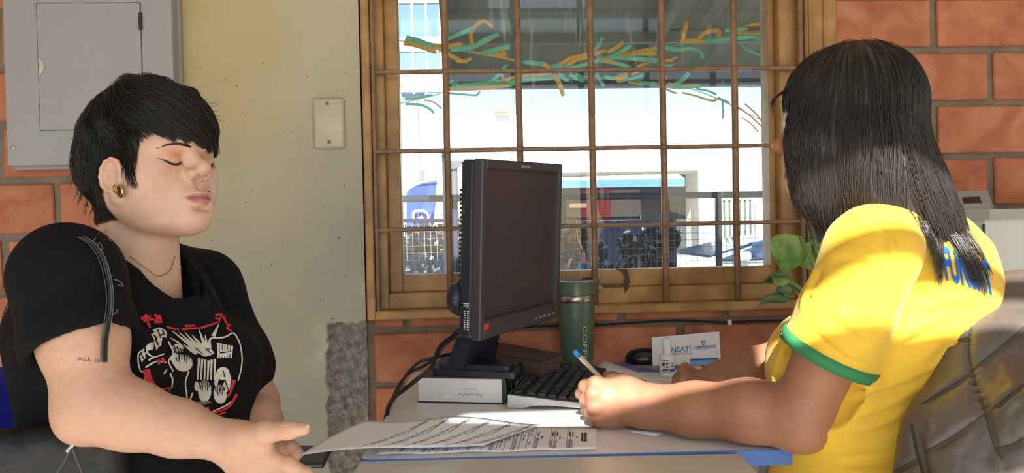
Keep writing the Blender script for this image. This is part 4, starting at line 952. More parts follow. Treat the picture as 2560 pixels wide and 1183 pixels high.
# ---------------------------------------------------------------- coffee tumbler
def tumbler():
    c = P(1442, 850, 1.925); c[2] = DZ; ht = P(1442, 712, 1.925)[2]-DZ; r = 49*1.925/FPX
    t = thing('coffee_tumbler', 'dark green insulated coffee tumbler beside the monitor', 'tumbler', tuple(c)); Mg = mat('tumbler_green', (80, 102, 88), .35, coat=.2)
    mb = MB(); mb.lathe([(.0001, .0005), (r*.76, .0005), (r*.80, .004), (r*.955, ht-.045), (r*.96, ht-.040), (.0001, ht-.040)], c, 40); autosmooth(mb.build('body', Mg, t))
    mb = MB(); mb.lathe([(r*.965, ht-.0405), (r*1.0, ht-.038), (r*1.0, ht-.026), (r*.97, ht-.024), (.0001, ht-.024)], c, 40); autosmooth(mb.build('steel_band', M_steel, t))
    mb = MB(); mb.lathe([(r*.97, ht-.0245), (r*1.02, ht-.022), (r*1.02, ht-.014), (r*.94, ht-.004), (r*.94, ht+.006), (r*.90, ht+.009), (r*.6, ht+.006), (.0001, ht+.006)], c, 40); autosmooth(mb.build('lid', Mg, t))
    v, f = text_mesh('COFFEE', 1.0, .0); w = v[:, 0].max()-v[:, 0].min(); h = v[:, 1].max(); th0 = -math.pi/2+.22; V = []
    for p in v:
        along = (p[0]-v[:, 0].min())/w*.098; ac = p[1]/h*.011; z = ht-.115-along+.02; rr = r*np.interp(z, [0, ht-.045], [.79, .957])+.0006
        an = th0+ac/rr; V.append((c[0]+rr*math.cos(an), c[1]+rr*math.sin(an), DZ+z))
    obj('lettering', V, [q[::1] for q in f], mat('pale_print', (186, 190, 176), .5), t)
tumbler()
# ---------------------------------------------------------------- mouse on its pad
pad = thing('mouse_pad', 'worn mouse pad with a blue print under the mouse', 'mouse pad', tuple(D(1610, 912, DZ)))
q = [D(1478, 925, DZ), D(1660, 932, DZ), D(1745, 905, DZ), D(1590, 893, DZ)]; mb = MB(); mb.prism([(p[0], p[1]) for p in q], .0025, (0, 0, DZ+.0004)); mb.build('mat', mat('pad_print', (70, 100, 170), .7, var=.9, vscale=14, rgb2=(150, 130, 136), lo=.4, hi=.6), pad)
mz = DZ+.003; c = D(1611, 908, mz); ms = thing('computer_mouse', 'glossy black computer mouse on the mouse pad', 'mouse', tuple(c))
s = SDF((c[0]-.08, c[1]-.06, mz-.01), (c[0]+.08, c[1]+.06, mz+.06), .0025); R = rotz(-.25)
s.ell((c[0], c[1], mz+.010), (.048, .032, .028), R, k=.002); s.plane_cut((0, 0, mz+.0008), (0, 0, -1), k=.003); V, F_ = s.mesh(); obj('shell', V, F_, mat('mouse_black', (24, 25, 32), .22), ms, True)
mb = MB(); mb.tube([c+np.array([-.032, -.004, .032])+R@np.array([a, 0, b]) for a, b in ((-.004, -.004), (0, 0), (.006, 0), (.010, -.004))], [.003]*4, 8); mb.build('scroll_wheel', M_black, ms)
# ---------------------------------------------------------------- correction fluid
c = D(1668, 941, DZ); r = 18.3*np.linalg.norm(c-CAM)/FPX; bt = thing('correction_fluid', 'small white bottle of correction fluid by the far hand', 'bottle', tuple(c)); Mw = mat('white_plastic', (232, 232, 228), .35)
mb = MB(); mb.lathe([(.0001, .0004), (r*.94, .0004), (r, .003), (r, .044), (r*.93, .049), (r*.62, .052), (.0001, .052)], c, 28); autosmooth(mb.build('bottle_body', Mw, bt))
mb = MB(); mb.lathe([(r*.60, .0515), (r*.60, .056), (r*.54, .084), (r*.45, .0865), (.0001, .0865)], c, 24); autosmooth(mb.build('cap', Mw, bt))
def wrap(mb, c, r, a0, a1, z0, z1, n=10):
    V = []; 
    for i in range(n+1):
        a = a0+(a1-a0)*i/n
        for z in (z0, z1): V.append((c[0]+r*math.cos(a), c[1]+r*math.sin(a), c[2]+z))
    mb.add(V, [[2*i, 2*i+2, 2*i+3, 2*i+1] for i in range(n)])
mb = MB(); wrap(mb, c, r+.0004, -1.45, -.5, .013, .019); mb.build('blue_band', mat('label_blue', (52, 72, 160), .5), bt)
mb = MB()
for a0, a1, z0, z1 in ((-2.6, -1.5, .0385, .0395), (-2.6, -1.5, .0115, .0125), (-1.52, -1.49, .012, .039), (-2.5, -2.1, .026, .034), (-1.95, -1.65, .030, .034), (-1.9, -1.7, .022, .027), (-2.45, -1.65, .015, .019), (-1.3, -.8, .031, .033), (-1.3, -.8, .025, .027)): wrap(mb, c, r+.0004, a0, a1, z0, z1, 6)
mb.build('label_print', M_ink, bt)
# ---------------------------------------------------------------- card propped against the wall
def card():
    A, B_, C_, Dd = P(1632, 908, 1.925), P(1803, 912, 1.925), P(1798, 829, 1.955), P(1630, 844, 1.955)
    A[2] = DZ+.001; B_[2] = DZ+.001
    ux = unit(B_-A); wd = np.linalg.norm(B_-A); uy = unit(((Dd-A)+(C_-B_))/2); n = unit(np.cross(ux, uy))
    t = thing('printed_card', 'white and blue printed card leaning on the wall behind the mouse', 'card', tuple(A))
    th = n*-.0012; V = [A, B_, C_, Dd]; V2 = [p+th for p in V]; obj('card_sheet', V+V2, [[0, 1, 2, 3], [7, 6, 5, 4], [0, 4, 5, 1], [1, 5, 6, 2], [2, 6, 7, 3], [3, 7, 4, 0]], mat('card_stock', (226, 228, 234), .6), t)
    Mb = mat('print_blue', (48, 112, 186), .6); Mk = mat('print_dark', (60, 66, 82), .6)
    def at(a, b):
        f_ = bil(A, B_, C_, Dd)(a/wd, b/np.linalg.norm(C_-B_)); return f_+n*.0012
    ht = np.linalg.norm(C_-B_); mb = MB()
    def place_text(mb, s, o_, ux_, uy_, height, width, bold=0.0, lift=0):
        v, f = text_mesh(s, 1.0, bold); w = v[:, 0].max()-v[:, 0].min(); h = v[:, 1].max()-v[:, 1].min(); d = o_-A; a0, b0_ = d@ux, d@uy
        mb.add([at(a0+(p[0]-v[:, 0].min())/w*width, b0_+(p[1]-v[:, 1].min())/h*height) for p in v], f)
    def q(a0, a1, b0_, b1_): mb.add([at(a0, b0_), at(a1, b0_), at(a1, b1_), at(a0, b1_)], [[0, 1, 2, 3]])
    q(wd*.55, wd*.965, .012, .017); mb.build('dark_stripe', mat('stripe_blue', (40, 92, 160), .6), t)
    mb = MB(); q(wd*.55, wd*.965, .0008, .012); mb.build('light_stripe', mat('stripe_light', (110, 160, 216), .6), t)
    mb = MB(); place_text(mb, 'FUNSAT', at(wd*.13, ht*.46), ux, uy, .0150, wd*.40, bold=.012, lift=.0002); place_text(mb, 'CAMPO GRANDE', at(wd*.595, ht*.435), ux, uy, .0075, wd*.33, bold=.010, lift=.0002); mb.build('blue_lettering', Mb, t)
    mb = MB(); place_text(mb, 'Fundacao Social do', at(wd*.28, ht*.385), ux, uy, .003, wd*.22, lift=.0002); place_text(mb, 'Trabalho de Campo Grande', at(wd*.28, ht*.325), ux, uy, .003, wd*.26, lift=.0002)
    place_text(mb, 'PREFEITURA DE', at(wd*.64, ht*.385), ux, uy, .002, wd*.16, lift=.0002)
    q(wd*.562, wd*.565, ht*.32, ht*.72); mb.build('small_print', Mk, t)
    mb = MB(); cx, cy = wd*.755, ht*.66; sh = [(-.005, .005), (.005, .005), (.005, -.001), (0, -.006), (-.005, -.001)]
    mb.add([at(cx+a, cy+b) for a, b in sh], [[0, 1, 2, 3, 4][::-1]]); 
    for i in range(5): q(cx-.0055+i*.0024, cx-.004+i*.0024, cy+.006, cy+.009)
    q(cx-.009, cx+.009, cy-.009, cy-.0075); mb.build('crest', mat('crest_grey', (92, 104, 130), .6), t)
    mb = MB(); mb.add([at(cx+a*.55, cy+b*.55)+n*.0002 for a, b in sh], [[0, 1, 2, 3, 4][::-1]]); mb.build('crest_shield', mat('crest_light', (196, 206, 222), .6), t)
card()
# ---------------------------------------------------------------- papers
def sheet(name, label, S, nu, nv, strips, group=None):
    "S(u, v): a point of the sheet; strips: printed marks in sheet coordinates"
    base = S(.5, .5); t = thing(name, label, 'paper', tuple(base), group); V = []
    for z in (0, -.00035):
        for j in range(nv+1):
            for i in range(nu+1): V.append(S(i/nu, j/nv)+np.array([0, 0, z]))
    k = (nu+1)*(nv+1); F_ = []
    for j in range(nv):
        for i in range(nu):
            a = j*(nu+1)+i; F_ += [[a, a+1, a+nu+2, a+nu+1], [k+a, k+a+nu+1, k+a+nu+2, k+a+1]]
    for i in range(nu): F_ += [[i, k+i, k+i+1, i+1], [nv*(nu+1)+i, nv*(nu+1)+i+1, k+nv*(nu+1)+i+1, k+nv*(nu+1)+i]]
    for j in range(nv): a = j*(nu+1); b = a+nu; F_ += [[a, a+nu+1, k+a+nu+1, k+a], [b, k+b, k+b+nu+1, b+nu+1]]
    obj('leaf', V, F_, M_paper, t, True)
    for nm, m in (('dark_print', M_ink), ('grey_print', M_inkl)):
        mb = MB()
        for kind, u0, v0, u1, v1, w in strips:
            if (kind == 'd') != (nm == 'dark_print'): continue
            n = 10; p = np.linspace(0, 1, n+1); d = unit(np.array([u1-u0, v1-v0])); q = np.array([-d[1], d[0]])*w/2; Q = []
            for x in p:
                a, b = u0+(u1-u0)*x, v0+(v1-v0)*x
                for s in (-1, 1): Q.append(S(np.clip(a+q[0]*s, 0, 1), np.clip(b+q[1]*s, 0, 1))+np.array([0, 0, .0005]))
            f = [[2*i, 2*i+2, 2*i+3, 2*i+1] for i in range(n)]
            if np.cross(Q[2]-Q[0], Q[1]-Q[0])[2] < 0: f = [g[::-1] for g in f]
            mb.add(Q, f)
        if mb.v: mb.build(nm, m, t)
    return t
z1 = DZ+.0012
fB = bil(D(941, 1139, z1), D(1492, 1124, z1), D(1492, 1070, z1), D(1000, 1066, z1))
def SB(u, v): p = fB(u, v); p = p.copy(); p[2] += .0010*math.sin(u*19)*(1-v)*(u < .8)+.0012; return p
st = []
for i in range(20):
    u = .06+i*.034; st.append(('d', u, .04, u, .97, .0022))
    if i % 3 == 1: st.append(('g', u+.012, .05, u+.012, .5, .014))
    for q in range(3):
        v = random.uniform(.1, .8); st.append(('d', u+.014, v, u+.014, v+.1, .005))
for u, v0, v1, w in ((.945, .30, .72, .016), (.93, .32, .70, .008), (.905, .47, .52, .008), (.825, .45, .52, .008), (.74, .45, .55, .008)): st.append(('d', u, v0, u, v1, w))
for u in (.78, .80, .86, .875): st.append(('d', u, .05, u, .95, .0022)); st.append(('g', u+.008, .05, u+.008, .4, .009)); st.append(('d', u+.010, .55, u+.010, .75, .006))
sheet('form_sheet', 'printed form lying flat on the desk under another sheet', SB, 40, 8, st)
p00, p10, p11, p01 = D(748, 1146, DZ+.012), D(1205, 1122, DZ+.004), D(1352, 1068, DZ+.004), D(918, 1058, DZ+.022)
fA = bil(p00, p10, p11, p01)
def SA(u, v):
    p = fA(u, v).copy(); p[2] += .010*math.sin(math.pi*u)**2*(.5+.5*v)+.004*math.sin(u*7+v*3)*(1-u)+.0045
    return p
st = []
for i in range(6):
    u = .30+i*.12; st.append(('d', u, .02, u+.10, .5, .004)); st.append(('d', u+.10, .5, u+.06, .98, .004))
    for q in range(5):
        v = .12+q*.16; st.append(('g' if q % 2 else 'd', u+.03+.01*q, v, u+.05+.01*q, v+.11, .007)); st.append(('g', u+.06, v+.04, u+.07, v+.14, .010))
sheet('handed_sheet', 'printed sheet lifted at its left end towards the open hand', SA, 40, 10, st)
# sheet being written on, folded slip, small slip under the forearm
z2 = DZ+.0006
g0 = bil(D(1452, 1052, z2), D(1648, 1062, z2), D(1720, 975, z2), D(1500, 905, z2))
def SW(u, v): p = g0(u, v).copy(); p[2] += .0012+.006*(v**3)*(1-u); return p
sheet('written_sheet', 'white sheet under the writing hand', SW, 12, 12, [('g', .2, .62, .6, .70, .03), ('d', .35, .72, .72, .62, .012), ('d', .6, .58, .8, .56, .02), ('g', .15, .8, .6, .86, .02)])
z3 = DZ+.0004
sheet('paper_slip', 'small white slip lying under the forearm', bil(D(1555, 1076, z3), D(1640, 1090, z3), D(1662, 1080, z3), D(1590, 1066, z3)), 2, 2, [])
f0 = [D(1468, 1022, DZ+.004), D(1436, 976, DZ+.05), D(1500, 985, DZ+.05), D(1520, 1020, DZ+.004)]

# ================================================================ people: shared builders
def frame(fwd, up=(0, 0, 1)):
    "columns: her right, forward, up"
    f = unit(fwd); r = unit(np.cross(f, up)); u = np.cross(r, f); return np.stack([r, f, u], 1)
def head_sdf(full=1.0, lids=True, ears=True, h=.0019, neck=True):
    "a head in its own space: x her right, y forward, z up; chin at z=-.115"
    s = SDF((-.105, -.135, -.235), (.105, .135, .135), h)
    s.ell((0, -.012, .029), (.0735, .089, .075), k=.01)
    s.ell((0, .028, -.028), (.064, .058, .086), k=.03)
    s.ell((0, .047, .024), (.055, .036, .044), k=.03)
    for d in (-1, 1):
        s.cone((d*.054, -.008, -.058), (d*.012, .064, -.102), .026*full, .017, k=.03)
        s.ell((d*.042, .040, -.040), (.030*full, .030, .036), k=.03)
        s.ell((d*.050, .012, -.066), (.022*full, .036, .032), k=.03)
    s.ell((0, .074, -.100), (.021, .018, .016), k=.022)
    s.ell((0, .028, -.102), (.040*full, .042, .016), k=.03)
    for d in (-1, 1):
        s.ell((d*.031, .099, -.015), (.021, .017, .013), k=.016, mode='sub')
        s.cone((d*.014, .082, .003), (d*.046, .070, .004), .008, .006, k=.014)
    # nose
    s.chain([(0, .078, -.004), (0, .090, -.019), (0, .103, -.029)], [.0075, .0085, .0100], k=.014, kj=.006)
    s.ell((0, .1035, -.0330), (.0096, .0090, .0085), k=.006)
    for d in (-1, 1):
        s.ell((d*.0132, .0912, -.0392), (.0080, .0115, .0082), k=.0055)
    s.ell((0, .094, -.0400), (.005, .010, .0045), k=.005)
    for d in (-1, 1): s.cone((d*.0082, .0965, -.0500), (d*.0078, .0945, -.0385), .0042, .0030, k=.0012, mode='sub')
    # muzzle and lips
    s.ell((0, .075, -.073), (.030, .017, .022), k=.018)
    s.cone((0, .0925, -.052), (0, .0925, -.062), .0022, .0022, k=.008, mode='sub')
    for d in (-1, 1):
        s.cone((d*.0225, .0815, -.0745), (d*.004, .0925, -.0690), .0030, .0048, k=.004)
        s.cone((d*.0215, .0815, -.0765), (0, .0915, -.0805), .0030, .0066, k=.005)
    for d in (-1, 1): s.cone((d*.0245, .0855, -.0752), (0, .0985, -.0747), .0011, .0013, k=.0022, mode='sub')
    s.ell((0, .0935, -.0912), (.015, .006, .0035), k=.008, mode='sub')
    if lids:
        for d in (-1, 1):
            s.ell((d*.0315, .0705, -.0145), (.0155, .0135, .0120), k=.005)
            s.chain([(d*.0195, .0805, -.0205), (d*.026, .0840, -.0235), (d*.033, .0840, -.0240), (d*.0405, .0805, -.0215), (d*.0455, .0750, -.0190)], [.0012]*5, k=.0016, mode='sub')
    if ears:
        for d in (-1, 1):
            A = np.stack([unit([1, -.28*0+.0, 0]), [0, 1, 0], [0, 0, 1]], 1) @ rotz(d*.34) @ rotx(-.18)
            c = np.array([d*.0820, .014, -.036])
            s.ell(c, (.0075, .0155, .0245), A, k=.006)
            rim = []
            for a in np.linspace(-1.9, 2.5, 9): rim.append(c+A@np.array([d*.006, -.0145*math.sin(a+.35)*1.02-.001, .0230*math.cos(a+.35)+.001]))
            s.chain(rim, [.0036]*9, k=.002)
            s.ell(c+A@np.array([d*.0085, .002, -.006]), (.0085, .0100, .015), A, k=.003, mode='sub')
            s.ell(c+A@np.array([d*.0085, -.004, .013]), (.0065, .0085, .0105), A, k=.003, mode='sub')
            s.ell(c+A@np.array([d*.001, .008, -.030]), (.0055, .0095, .0105), A, k=.005)
            s.ell(c+A@np.array([d*.004, .012, -.006]), (.004, .005, .007), A, k=.004)
    if neck:
        s.cone((0, -.036, -.05), (0, -.058, -.26), .049*full, .056*full, k=.018)
    return s
def head_colors(V, base, lip, lid=None, blush=None):
    V = V/1.0; c = np.ones((len(V), 3))*np.array(lin(base))
    def mixin(m, col):
        m = np.clip(m, 0, 1)[:, None]; c[:] = c*(1-m)+np.array(lin(col))*m
    x, y, z = V.T
    if blush is not None:
        for d in (-1, 1): mixin(.45*np.exp(-(((x-d*.042)/.022)**2+((z+.036)/.018)**2))*(y > .02), blush)
        mixin(.25*np.exp(-((x/.02)**2+((z+.038)/.014)**2))*(y > .085), blush)
    ul = np.maximum(1-np.abs(z+.0672-.0030*np.exp(-((np.abs(x)-.006)/.006)**2))/.0062, 0); 
    wl = 1-(np.abs(x)/.0245)**2; m = ((wl > 0) & (y > .078)).astype(float)
    top = -.0752+.0072*np.sqrt(np.maximum(wl, 0))-.0012*np.exp(-(x/.004)**2); bot = -.0752-.0102*np.sqrt(np.maximum(wl, 0))
    m = m*np.clip((top-z)/.0014, 0, 1)*np.clip((z-bot)/.0018, 0, 1); mixin(m*.9, lip)
    mixin(.75*np.exp(-((z+.0748)/.0009)**2)*(np.abs(x) < .0245)*(y > .08), (110, 56, 52))
    if lid is not None:
        for d in (-1, 1): mixin(.85*np.exp(-(((x-d*.032)/.016)**4+((z+.010)/.0105)**4))*(y > .06), lid)
    return c
def strands(bvh, roots, flow, allowed, steps, seg, lift, rad, rg, jitter=.25, taper=.35, curl=0.0, gravity=None):
    "locks combed over a surface; returns one tube mesh"
    paths = []
    for p in roots:
        p = Vector(p); pts = []; ph = rg.uniform(0, 6.28); jt = rg.normal(0, jitter, 3); lf = lift*rg.uniform(.4, 1.7); free = False
        prev = None
        for i in range(steps):
            hit = bvh.find_nearest(p)
            if hit[0] is None: break
            n = hit[1]; q = hit[0]+n*lf*(1+.5*math.sin(ph+i*.5))
            if not allowed(np.array(q)):
                break
            pts.append(np.array(q))
            d = np.array(flow(np.array(q)))+jt+curl*np.array([math.sin(ph+i*.9), math.cos(ph*1.3+i*.8), math.sin(ph*.7+i*.7)])
            d = d-np.array(n)*(d@np.array(n)); L_ = np.linalg.norm(d)
            if L_ < 1e-5: break
            d = d/L_
            if prev is not None: d = unit(d*.6+prev*.4)
            prev = d; p = Vector(q+d*seg) if not isinstance(q, Vector) else q+Vector(d*seg)
        if len(pts) >= 3: paths.append(np.array(pts))
    return tubes(paths, rad, taper, rg)
def tubes(paths, rad, taper, rg, n=3):
    V = []; F_ = []; cnt = 0
    for c in paths:
        for _ in range(2):
            c = np.vstack([c[:1], (c[:-2]+2*c[1:-1]+c[2:])/4, c[-1:]])
        m = len(c); t = np.gradient(c, axis=0); t /= np.linalg.norm(t, axis=1)[:, None]+1e-9
        a = np.tile(np.array([.31, .52, .79]), (m, 1)); u = np.cross(t, a); u /= np.linalg.norm(u, axis=1)[:, None]+1e-9; w = np.cross(t, u)
        r = rad*rg.uniform(.6, 1.3)*np.interp(np.linspace(0, 1, m), [0, .15, .7, 1], [.7, 1, .9, taper])
        ring = np.stack([c+(u*math.cos(2*math.pi*k/n)+w*math.sin(2*math.pi*k/n))*r[:, None] for k in range(n)], 1).reshape(-1, 3)
        V.append(ring); i = np.arange(m-1)[:, None]*n; k = np.arange(n)[None]; k2 = (k+1) % n
        F_.append(np.stack([i+k, i+k2, i+n+k2, i+n+k], -1).reshape(-1, 4)+cnt); cnt += len(ring)
    return np.concatenate(V), np.concatenate(F_)
def join_mesh(*parts):
    V = []; F_ = []; n = 0
    for v, f in parts: V.append(v); F_.append(f+n); n += len(v)
    return np.concatenate(V), np.concatenate(F_)
def finger(s, pts, r0, r1, k=.006):
    n = len(pts); rad = np.linspace(r0, r1, n); s.chain(pts, rad, k=k, kj=.003)
    for i in range(1, n-1): s.ell(pts[i], (rad[i]*1.08,)*3, k=.004)
def nail(parent, tip, prev, outn, w, m):
    d = unit(np.array(tip)-np.array(prev)); n = unit(np.array(outn)-d*(np.array(outn)@d)); b = np.cross(d, n); V = []; F_ = []
    for i in range(6):
        a = -.006+.015*i/5; ww = w*(1 if i < 4 else (.8 if i == 4 else .4))
        for j in range(5):
            x = -1+j*.5; V.append(np.array(tip)+d*a+b*ww*x+n*(w*1.12-.0022*x*x-.0004*i))
    for i in range(5):
        for j in range(4): F_.append([i*5+j, i*5+j+1, (i+1)*5+j+1, (i+1)*5+j])
    return obj('fingernail', V, F_, m, parent, True)
def skin_mat(name, rough=.48):
    return mat(name, (200, 150, 120), rough, attr='col', var=.08, vscale=90, bump=.05, bscale=420, sss=.12, spec=.4)
def ring_mesh(mb, c, A, R_, r, n=24, m=8, a0=0, a1=2*math.pi):
    pts = [np.array(c)+A@np.array([R_*math.cos(a), R_*math.sin(a), 0]) for a in np.linspace(a0, a1, n)]
    mb.tube(pts, [r]*n, m); return mb

def vnormals(V, F_):
    n = np.cross(V[F_[:, 2]]-V[F_[:, 0]], V[F_[:, 3]]-V[F_[:, 1]]); out = np.zeros_like(V)
    for k in range(4):
        for c in range(3): out[:, c] += np.bincount(F_[:, k], n[:, c], len(V))
    return out/(np.linalg.norm(out, axis=1)[:, None]+1e-12)
def crease(V, F_, polys, rl=2):
    "cloth folds: a ridge along each line (given where the photograph shows it) with a valley beside it"
    bv = BVHTree.FromPolygons([Vector(v) for v in V], F_.tolist()); N = vnormals(V, F_); V = V.copy(); D_ = np.zeros(len(V))
    for pts, amp, w in polys:
        q = []
        for px, py in smooth_path([(a, b, 0) for a, b in pts], 30)[:, :2]:
            d = Vector(P(px, py, 1.2)-CAM).normalized(); h = bv.ray_cast(Vector(CAM), d, 4)
            if h[0]: q.append(np.array(h[0]))
        if len(q) < 4: continue
        q = np.array(q); lo, hi = q.min(0)-5*w, q.max(0)+5*w; m = np.nonzero(((V > lo) & (V < hi)).all(1))[0]
        dd = np.linalg.norm(V[m][:, None]-q[None], axis=2); j = dd.argmin(1); d = dd.min(1); t = j/(len(q)-1); env = np.clip(np.sin(math.pi*np.clip(t, .02, .98))*1.8, 0, 1)
        side = np.sign((V[m]-q[j])@np.array([0, 0, 1.0])); x = d*side
        D_[m] += amp*env*(np.exp(-(x/w)**2)-(1.1*np.exp(-((x+1.7*w)/(.8*w))**2) if amp > 0 else 0))
    D_ = np.clip(D_, -.007, .006)
    return relax(V+N*D_[:, None], F_, rl, .4)

# ================================================================ the woman in the black T-shirt
def woman_left():
    rg = np.random.default_rng(11)
    az = math.radians(62); F0 = np.array([math.sin(az), -math.cos(az), .09]); A = frame(F0)
    HS = 1.035
    nose = P(521, 430, 1.249); hc = nose-A@np.array([0, .112, -.039])*HS
    def hp(x, y, z): return hc+A@(np.array([x, y, z])*HS)
    t = thing('person', 'person with short black hair and a black printed T-shirt reaching out a hand', 'person', (hc[0], hc[1], 0))
    skin = skin_mat('skin_light')
    # ---- head
    s = head_sdf(full=1.12); V, F_ = s.mesh(); V = relax(V, F_, 1, .4)
    colH = head_colors(V, (216, 176, 154), (184, 114, 110), lid=(208, 150, 118), blush=(202, 148, 128))
    VH = (V*HS)@A.T+hc; FH = F_; VL = V
    # ---- body frame
    ab = math.radians(68); B = frame((math.sin(ab), -math.cos(ab), 0)); bo = P(330, 950, 1.315); bo[2] = 0
    def bp(x, y, z): return bo+B@np.array([x, y, z])
    shR, shL = P(168, 700, 1.135), bp(-.185, -.015, .985)
    elR, wrR = P(236, 1014, 1.085), P(572, 1106, 1.075)
    elL, wrL = P(628, 1015, 1.46), P(668, 1108, 1.34)
    s = SDF((-.80, .93, .50), (-.17, 1.66, 1.12), .003)
    s.ell(bp(0, -.01, .90), (.12, .07, .13), B, k=.03)
    s.cone(bp(0, -.02, .98), shR, .035, .04, k=.03); s.cone(bp(0, -.02, .98), shL, .035, .04, k=.03)
    s.cone(hp(0, -.045, -.12), bp(0, -.03, .95), .056, .07, k=.02)
    # near arm
    s.chain([shR, shR*.5+elR*.5+np.array([.004, 0, 0]), elR], [.058, .054, .043], k=.02, kj=.02)
    fore = wrR-elR
    s.chain([elR, elR+fore*.28+np.array([0, 0, .000]), elR+fore*.62, wrR], [.044, .0425, .0345, .0265], k=.03, kj=.02)
    s.ell(elR+np.array([-.022, 0, -.020]), (.020, .022, .022), k=.03)
    # near hand: back of the hand to the camera, thumb up, fingers running down to the right
    hn = np.array([.15, -1, .12])
    kn = [P(656, 1136, 1.055), P(650, 1166, 1.060), P(636, 1196, 1.070), P(618, 1222, 1.082)]
    for i, k_ in enumerate(kn):
        s.cone(wrR+np.array([.004, 0, .008-.008*i]), k_, .0185, .0125, k=.012, n=hn, sq=.85)
    s.cone(P(600, 1105, 1.072), P(640, 1160, 1.068), .024, .022, k=.012)
    fp = [[kn[0], P(722, 1162, 1.045), P(764, 1186, 1.045), P(800, 1212, 1.050)], [kn[1], P(722, 1204, 1.050), P(764, 1234, 1.052), P(798, 1262, 1.06)],
          [kn[2], P(700, 1240, 1.062), P(738, 1270, 1.066), P(766, 1294, 1.072)], [kn[3], P(668, 1260, 1.078), P(696, 1285, 1.084), P(716, 1304, 1.09)]]
    for f, r in zip(fp, (.0108, .0112, .0105, .009)): finger(s, f, r*1.05, r*.72)
    th = [P(604, 1094, 1.062), P(664, 1082, 1.045), P(722, 1076, 1.035), P(760, 1073, 1.030)]
    s.chain(th, [.019, .0138, .0115, .0085], k=.014, kj=.006); s.ell(th[1], (.0145,)*3, k=.006)
    s.cone(P(650, 1092, 1.055), P(668, 1120, 1.058), .009, .008, k=.012)
    # far arm and hand
    s.chain([shL, shL*.5+elL*.5, elL], [.060, .056, .047], k=.02, kj=.02); s.chain([elL, elL*.5+wrL*.5, wrL], [.046, .038, .027], k=.02, kj=.02)
    kl = [P(690, 1122, 1.30), P(694, 1130, 1.29)]
    s.cone(wrL, P(694, 1118, 1.315), .024, .019, k=.015, n=(0, 0, 1), sq=.8)
    for i in range(4):
        b0_ = P(692+i*6, 1112+i*3, 1.325-.017*i); finger(s, [b0_, P(716+i*5, 1106+i*5, 1.318-.019*i), P(732+i*4, 1116+i*6, 1.312-.019*i), P(722+i*4, 1130+i*4, 1.308-.019*i)], .0095, .0078)
    finger(s, [P(690, 1136, 1.30), P(712, 1148, 1.27), P(738, 1146, 1.262)], .0115, .0085)
    VB, FB = s.mesh(); VB = relax(VB, FB, 2, .5)
    cb = np.ones((len(VB), 3))*np.array(lin((208, 164, 140)))
    V, F_ = join_mesh((VH, FH), (VB, FB)); body = obj('body', V, F_, skin, t, True); paint(body, 'col', np.concatenate([colH, cb]))
    nm = mat('nail_light', (232, 190, 160), .25)
    nail(t, th[3], th[2], (0, -.45, 1), .0066, nm)
    # ---- T-shirt
    s = SDF((-.84, .92, .40), (-.25, 1.70, 1.12), .0042)
    hemR = shR+(elR-shR)*.50; hemL = shL+(elL-shL)*.55
    s.chain([shR, hemR, hemR+(hemR-shR)*.25], [.068, .070, .071], k=.03, kj=.01, n=(1, 0, 0), sq=1.06)
    s.chain([shL, hemL, hemL+(hemL-shL)*.25], [.070, .070, .070], k=.03, kj=.01)
    ax = unit(elR-shR); hp0 = shR+(elR-shR)*.53
    cutn = unit(ax+np.array([.10, 0, .02]))
    # the part of the sleeve beyond the hem plane goes; only near the arm
    def hemcut(p0, nrm, rr):
        s.op(lambda X, Y, Z: np.maximum(-((X-p0[0])*nrm[0]+(Y-p0[1])*nrm[1]+(Z-p0[2])*nrm[2]), np.sqrt((X-p0[0]-nrm[0]*.04)**2+(Y-p0[1]-nrm[1]*.04)**2+(Z-p0[2]-nrm[2]*.04)**2)-rr), p0-rr*1.6, p0+rr*1.6, .003, 'sub')
    hemcut(hp0, cutn, .088)
    s.cone(hp0-ax*.05, hp0+ax*.06, .052, .066, k=.004, mode='sub')
    s.ell(bp(0, -.012, .90), (.182, .130, .17), B, k=.03); s.ell(bp(0, .0, .68), (.190, .150, .22), B, k=.06)
    for d in (-1, 1): s.ell(bp(d*.082, .092, .868), (.088, .072, .078), B, k=.05)
    s.ell(bp(0, .07, .72), (.15, .10, .12), B, k=.06)
    s.ell(bp(0, -.06, .96), (.155, .085, .10), B, k=.04)
    s.ell(bp(0, .02, .985), (.13, .08, .06), B, k=.04)
    for d, sh in ((1, shR), (-1, shL)): s.chain([bp(d*.045, -.035, 1.035), bp(d*.11, -.022, 1.022), sh+np.array([0, 0, .012])], [.042, .050, .064], k=.035, kj=.03)
    # neck opening and sleeve mouths
    nc = hp(0, -.05, -.17)
    s.cone(nc+B@np.array([0, .006, -.045]), hp(0, -.045, .0), .066, .10, k=.006, mode='sub'); s.ell(nc+B@np.array([0, .045, -.028]), (.068, .056, .050), B, k=.01, mode='sub')
    def fold(X, Y, Z):
        u = (X-bo[0])*B[0, 0]+(Y-bo[1])*B[1, 0]; f = (X-bo[0])*B[0, 1]+(Y-bo[1])*B[1, 1]
        return .0011*np.sin(38*(u*.8+Z*.9)+3*np.sin(9*Z+6*u))+.0012*np.sin(55*(Z*.6-u*.7)+2.2*np.sin(11*f+5*Z))*np.clip((.98-Z)/.2, .2, 1)
    s.ripple(fold)
    V, F_ = s.mesh(); V = relax(V, F_, 2, .5)
    V = crease(V, F_, [([(470, 640), (520, 720), (560, 800)], .003, .007), ([(440, 720), (490, 790)], .002, .006), ([(500, 630), (555, 720), (585, 790)], .003, .007), ([(230, 640), (130, 700), (60, 760)], .003, .009), ([(250, 700), (200, 760), (150, 800)], .003, .008), ([(270, 780), (330, 830), (350, 880)], .003, .008), ([(120, 640), (80, 720), (60, 800)], .003, .008), ([(300, 900), (320, 960), (330, 1000)], .003, .008)])
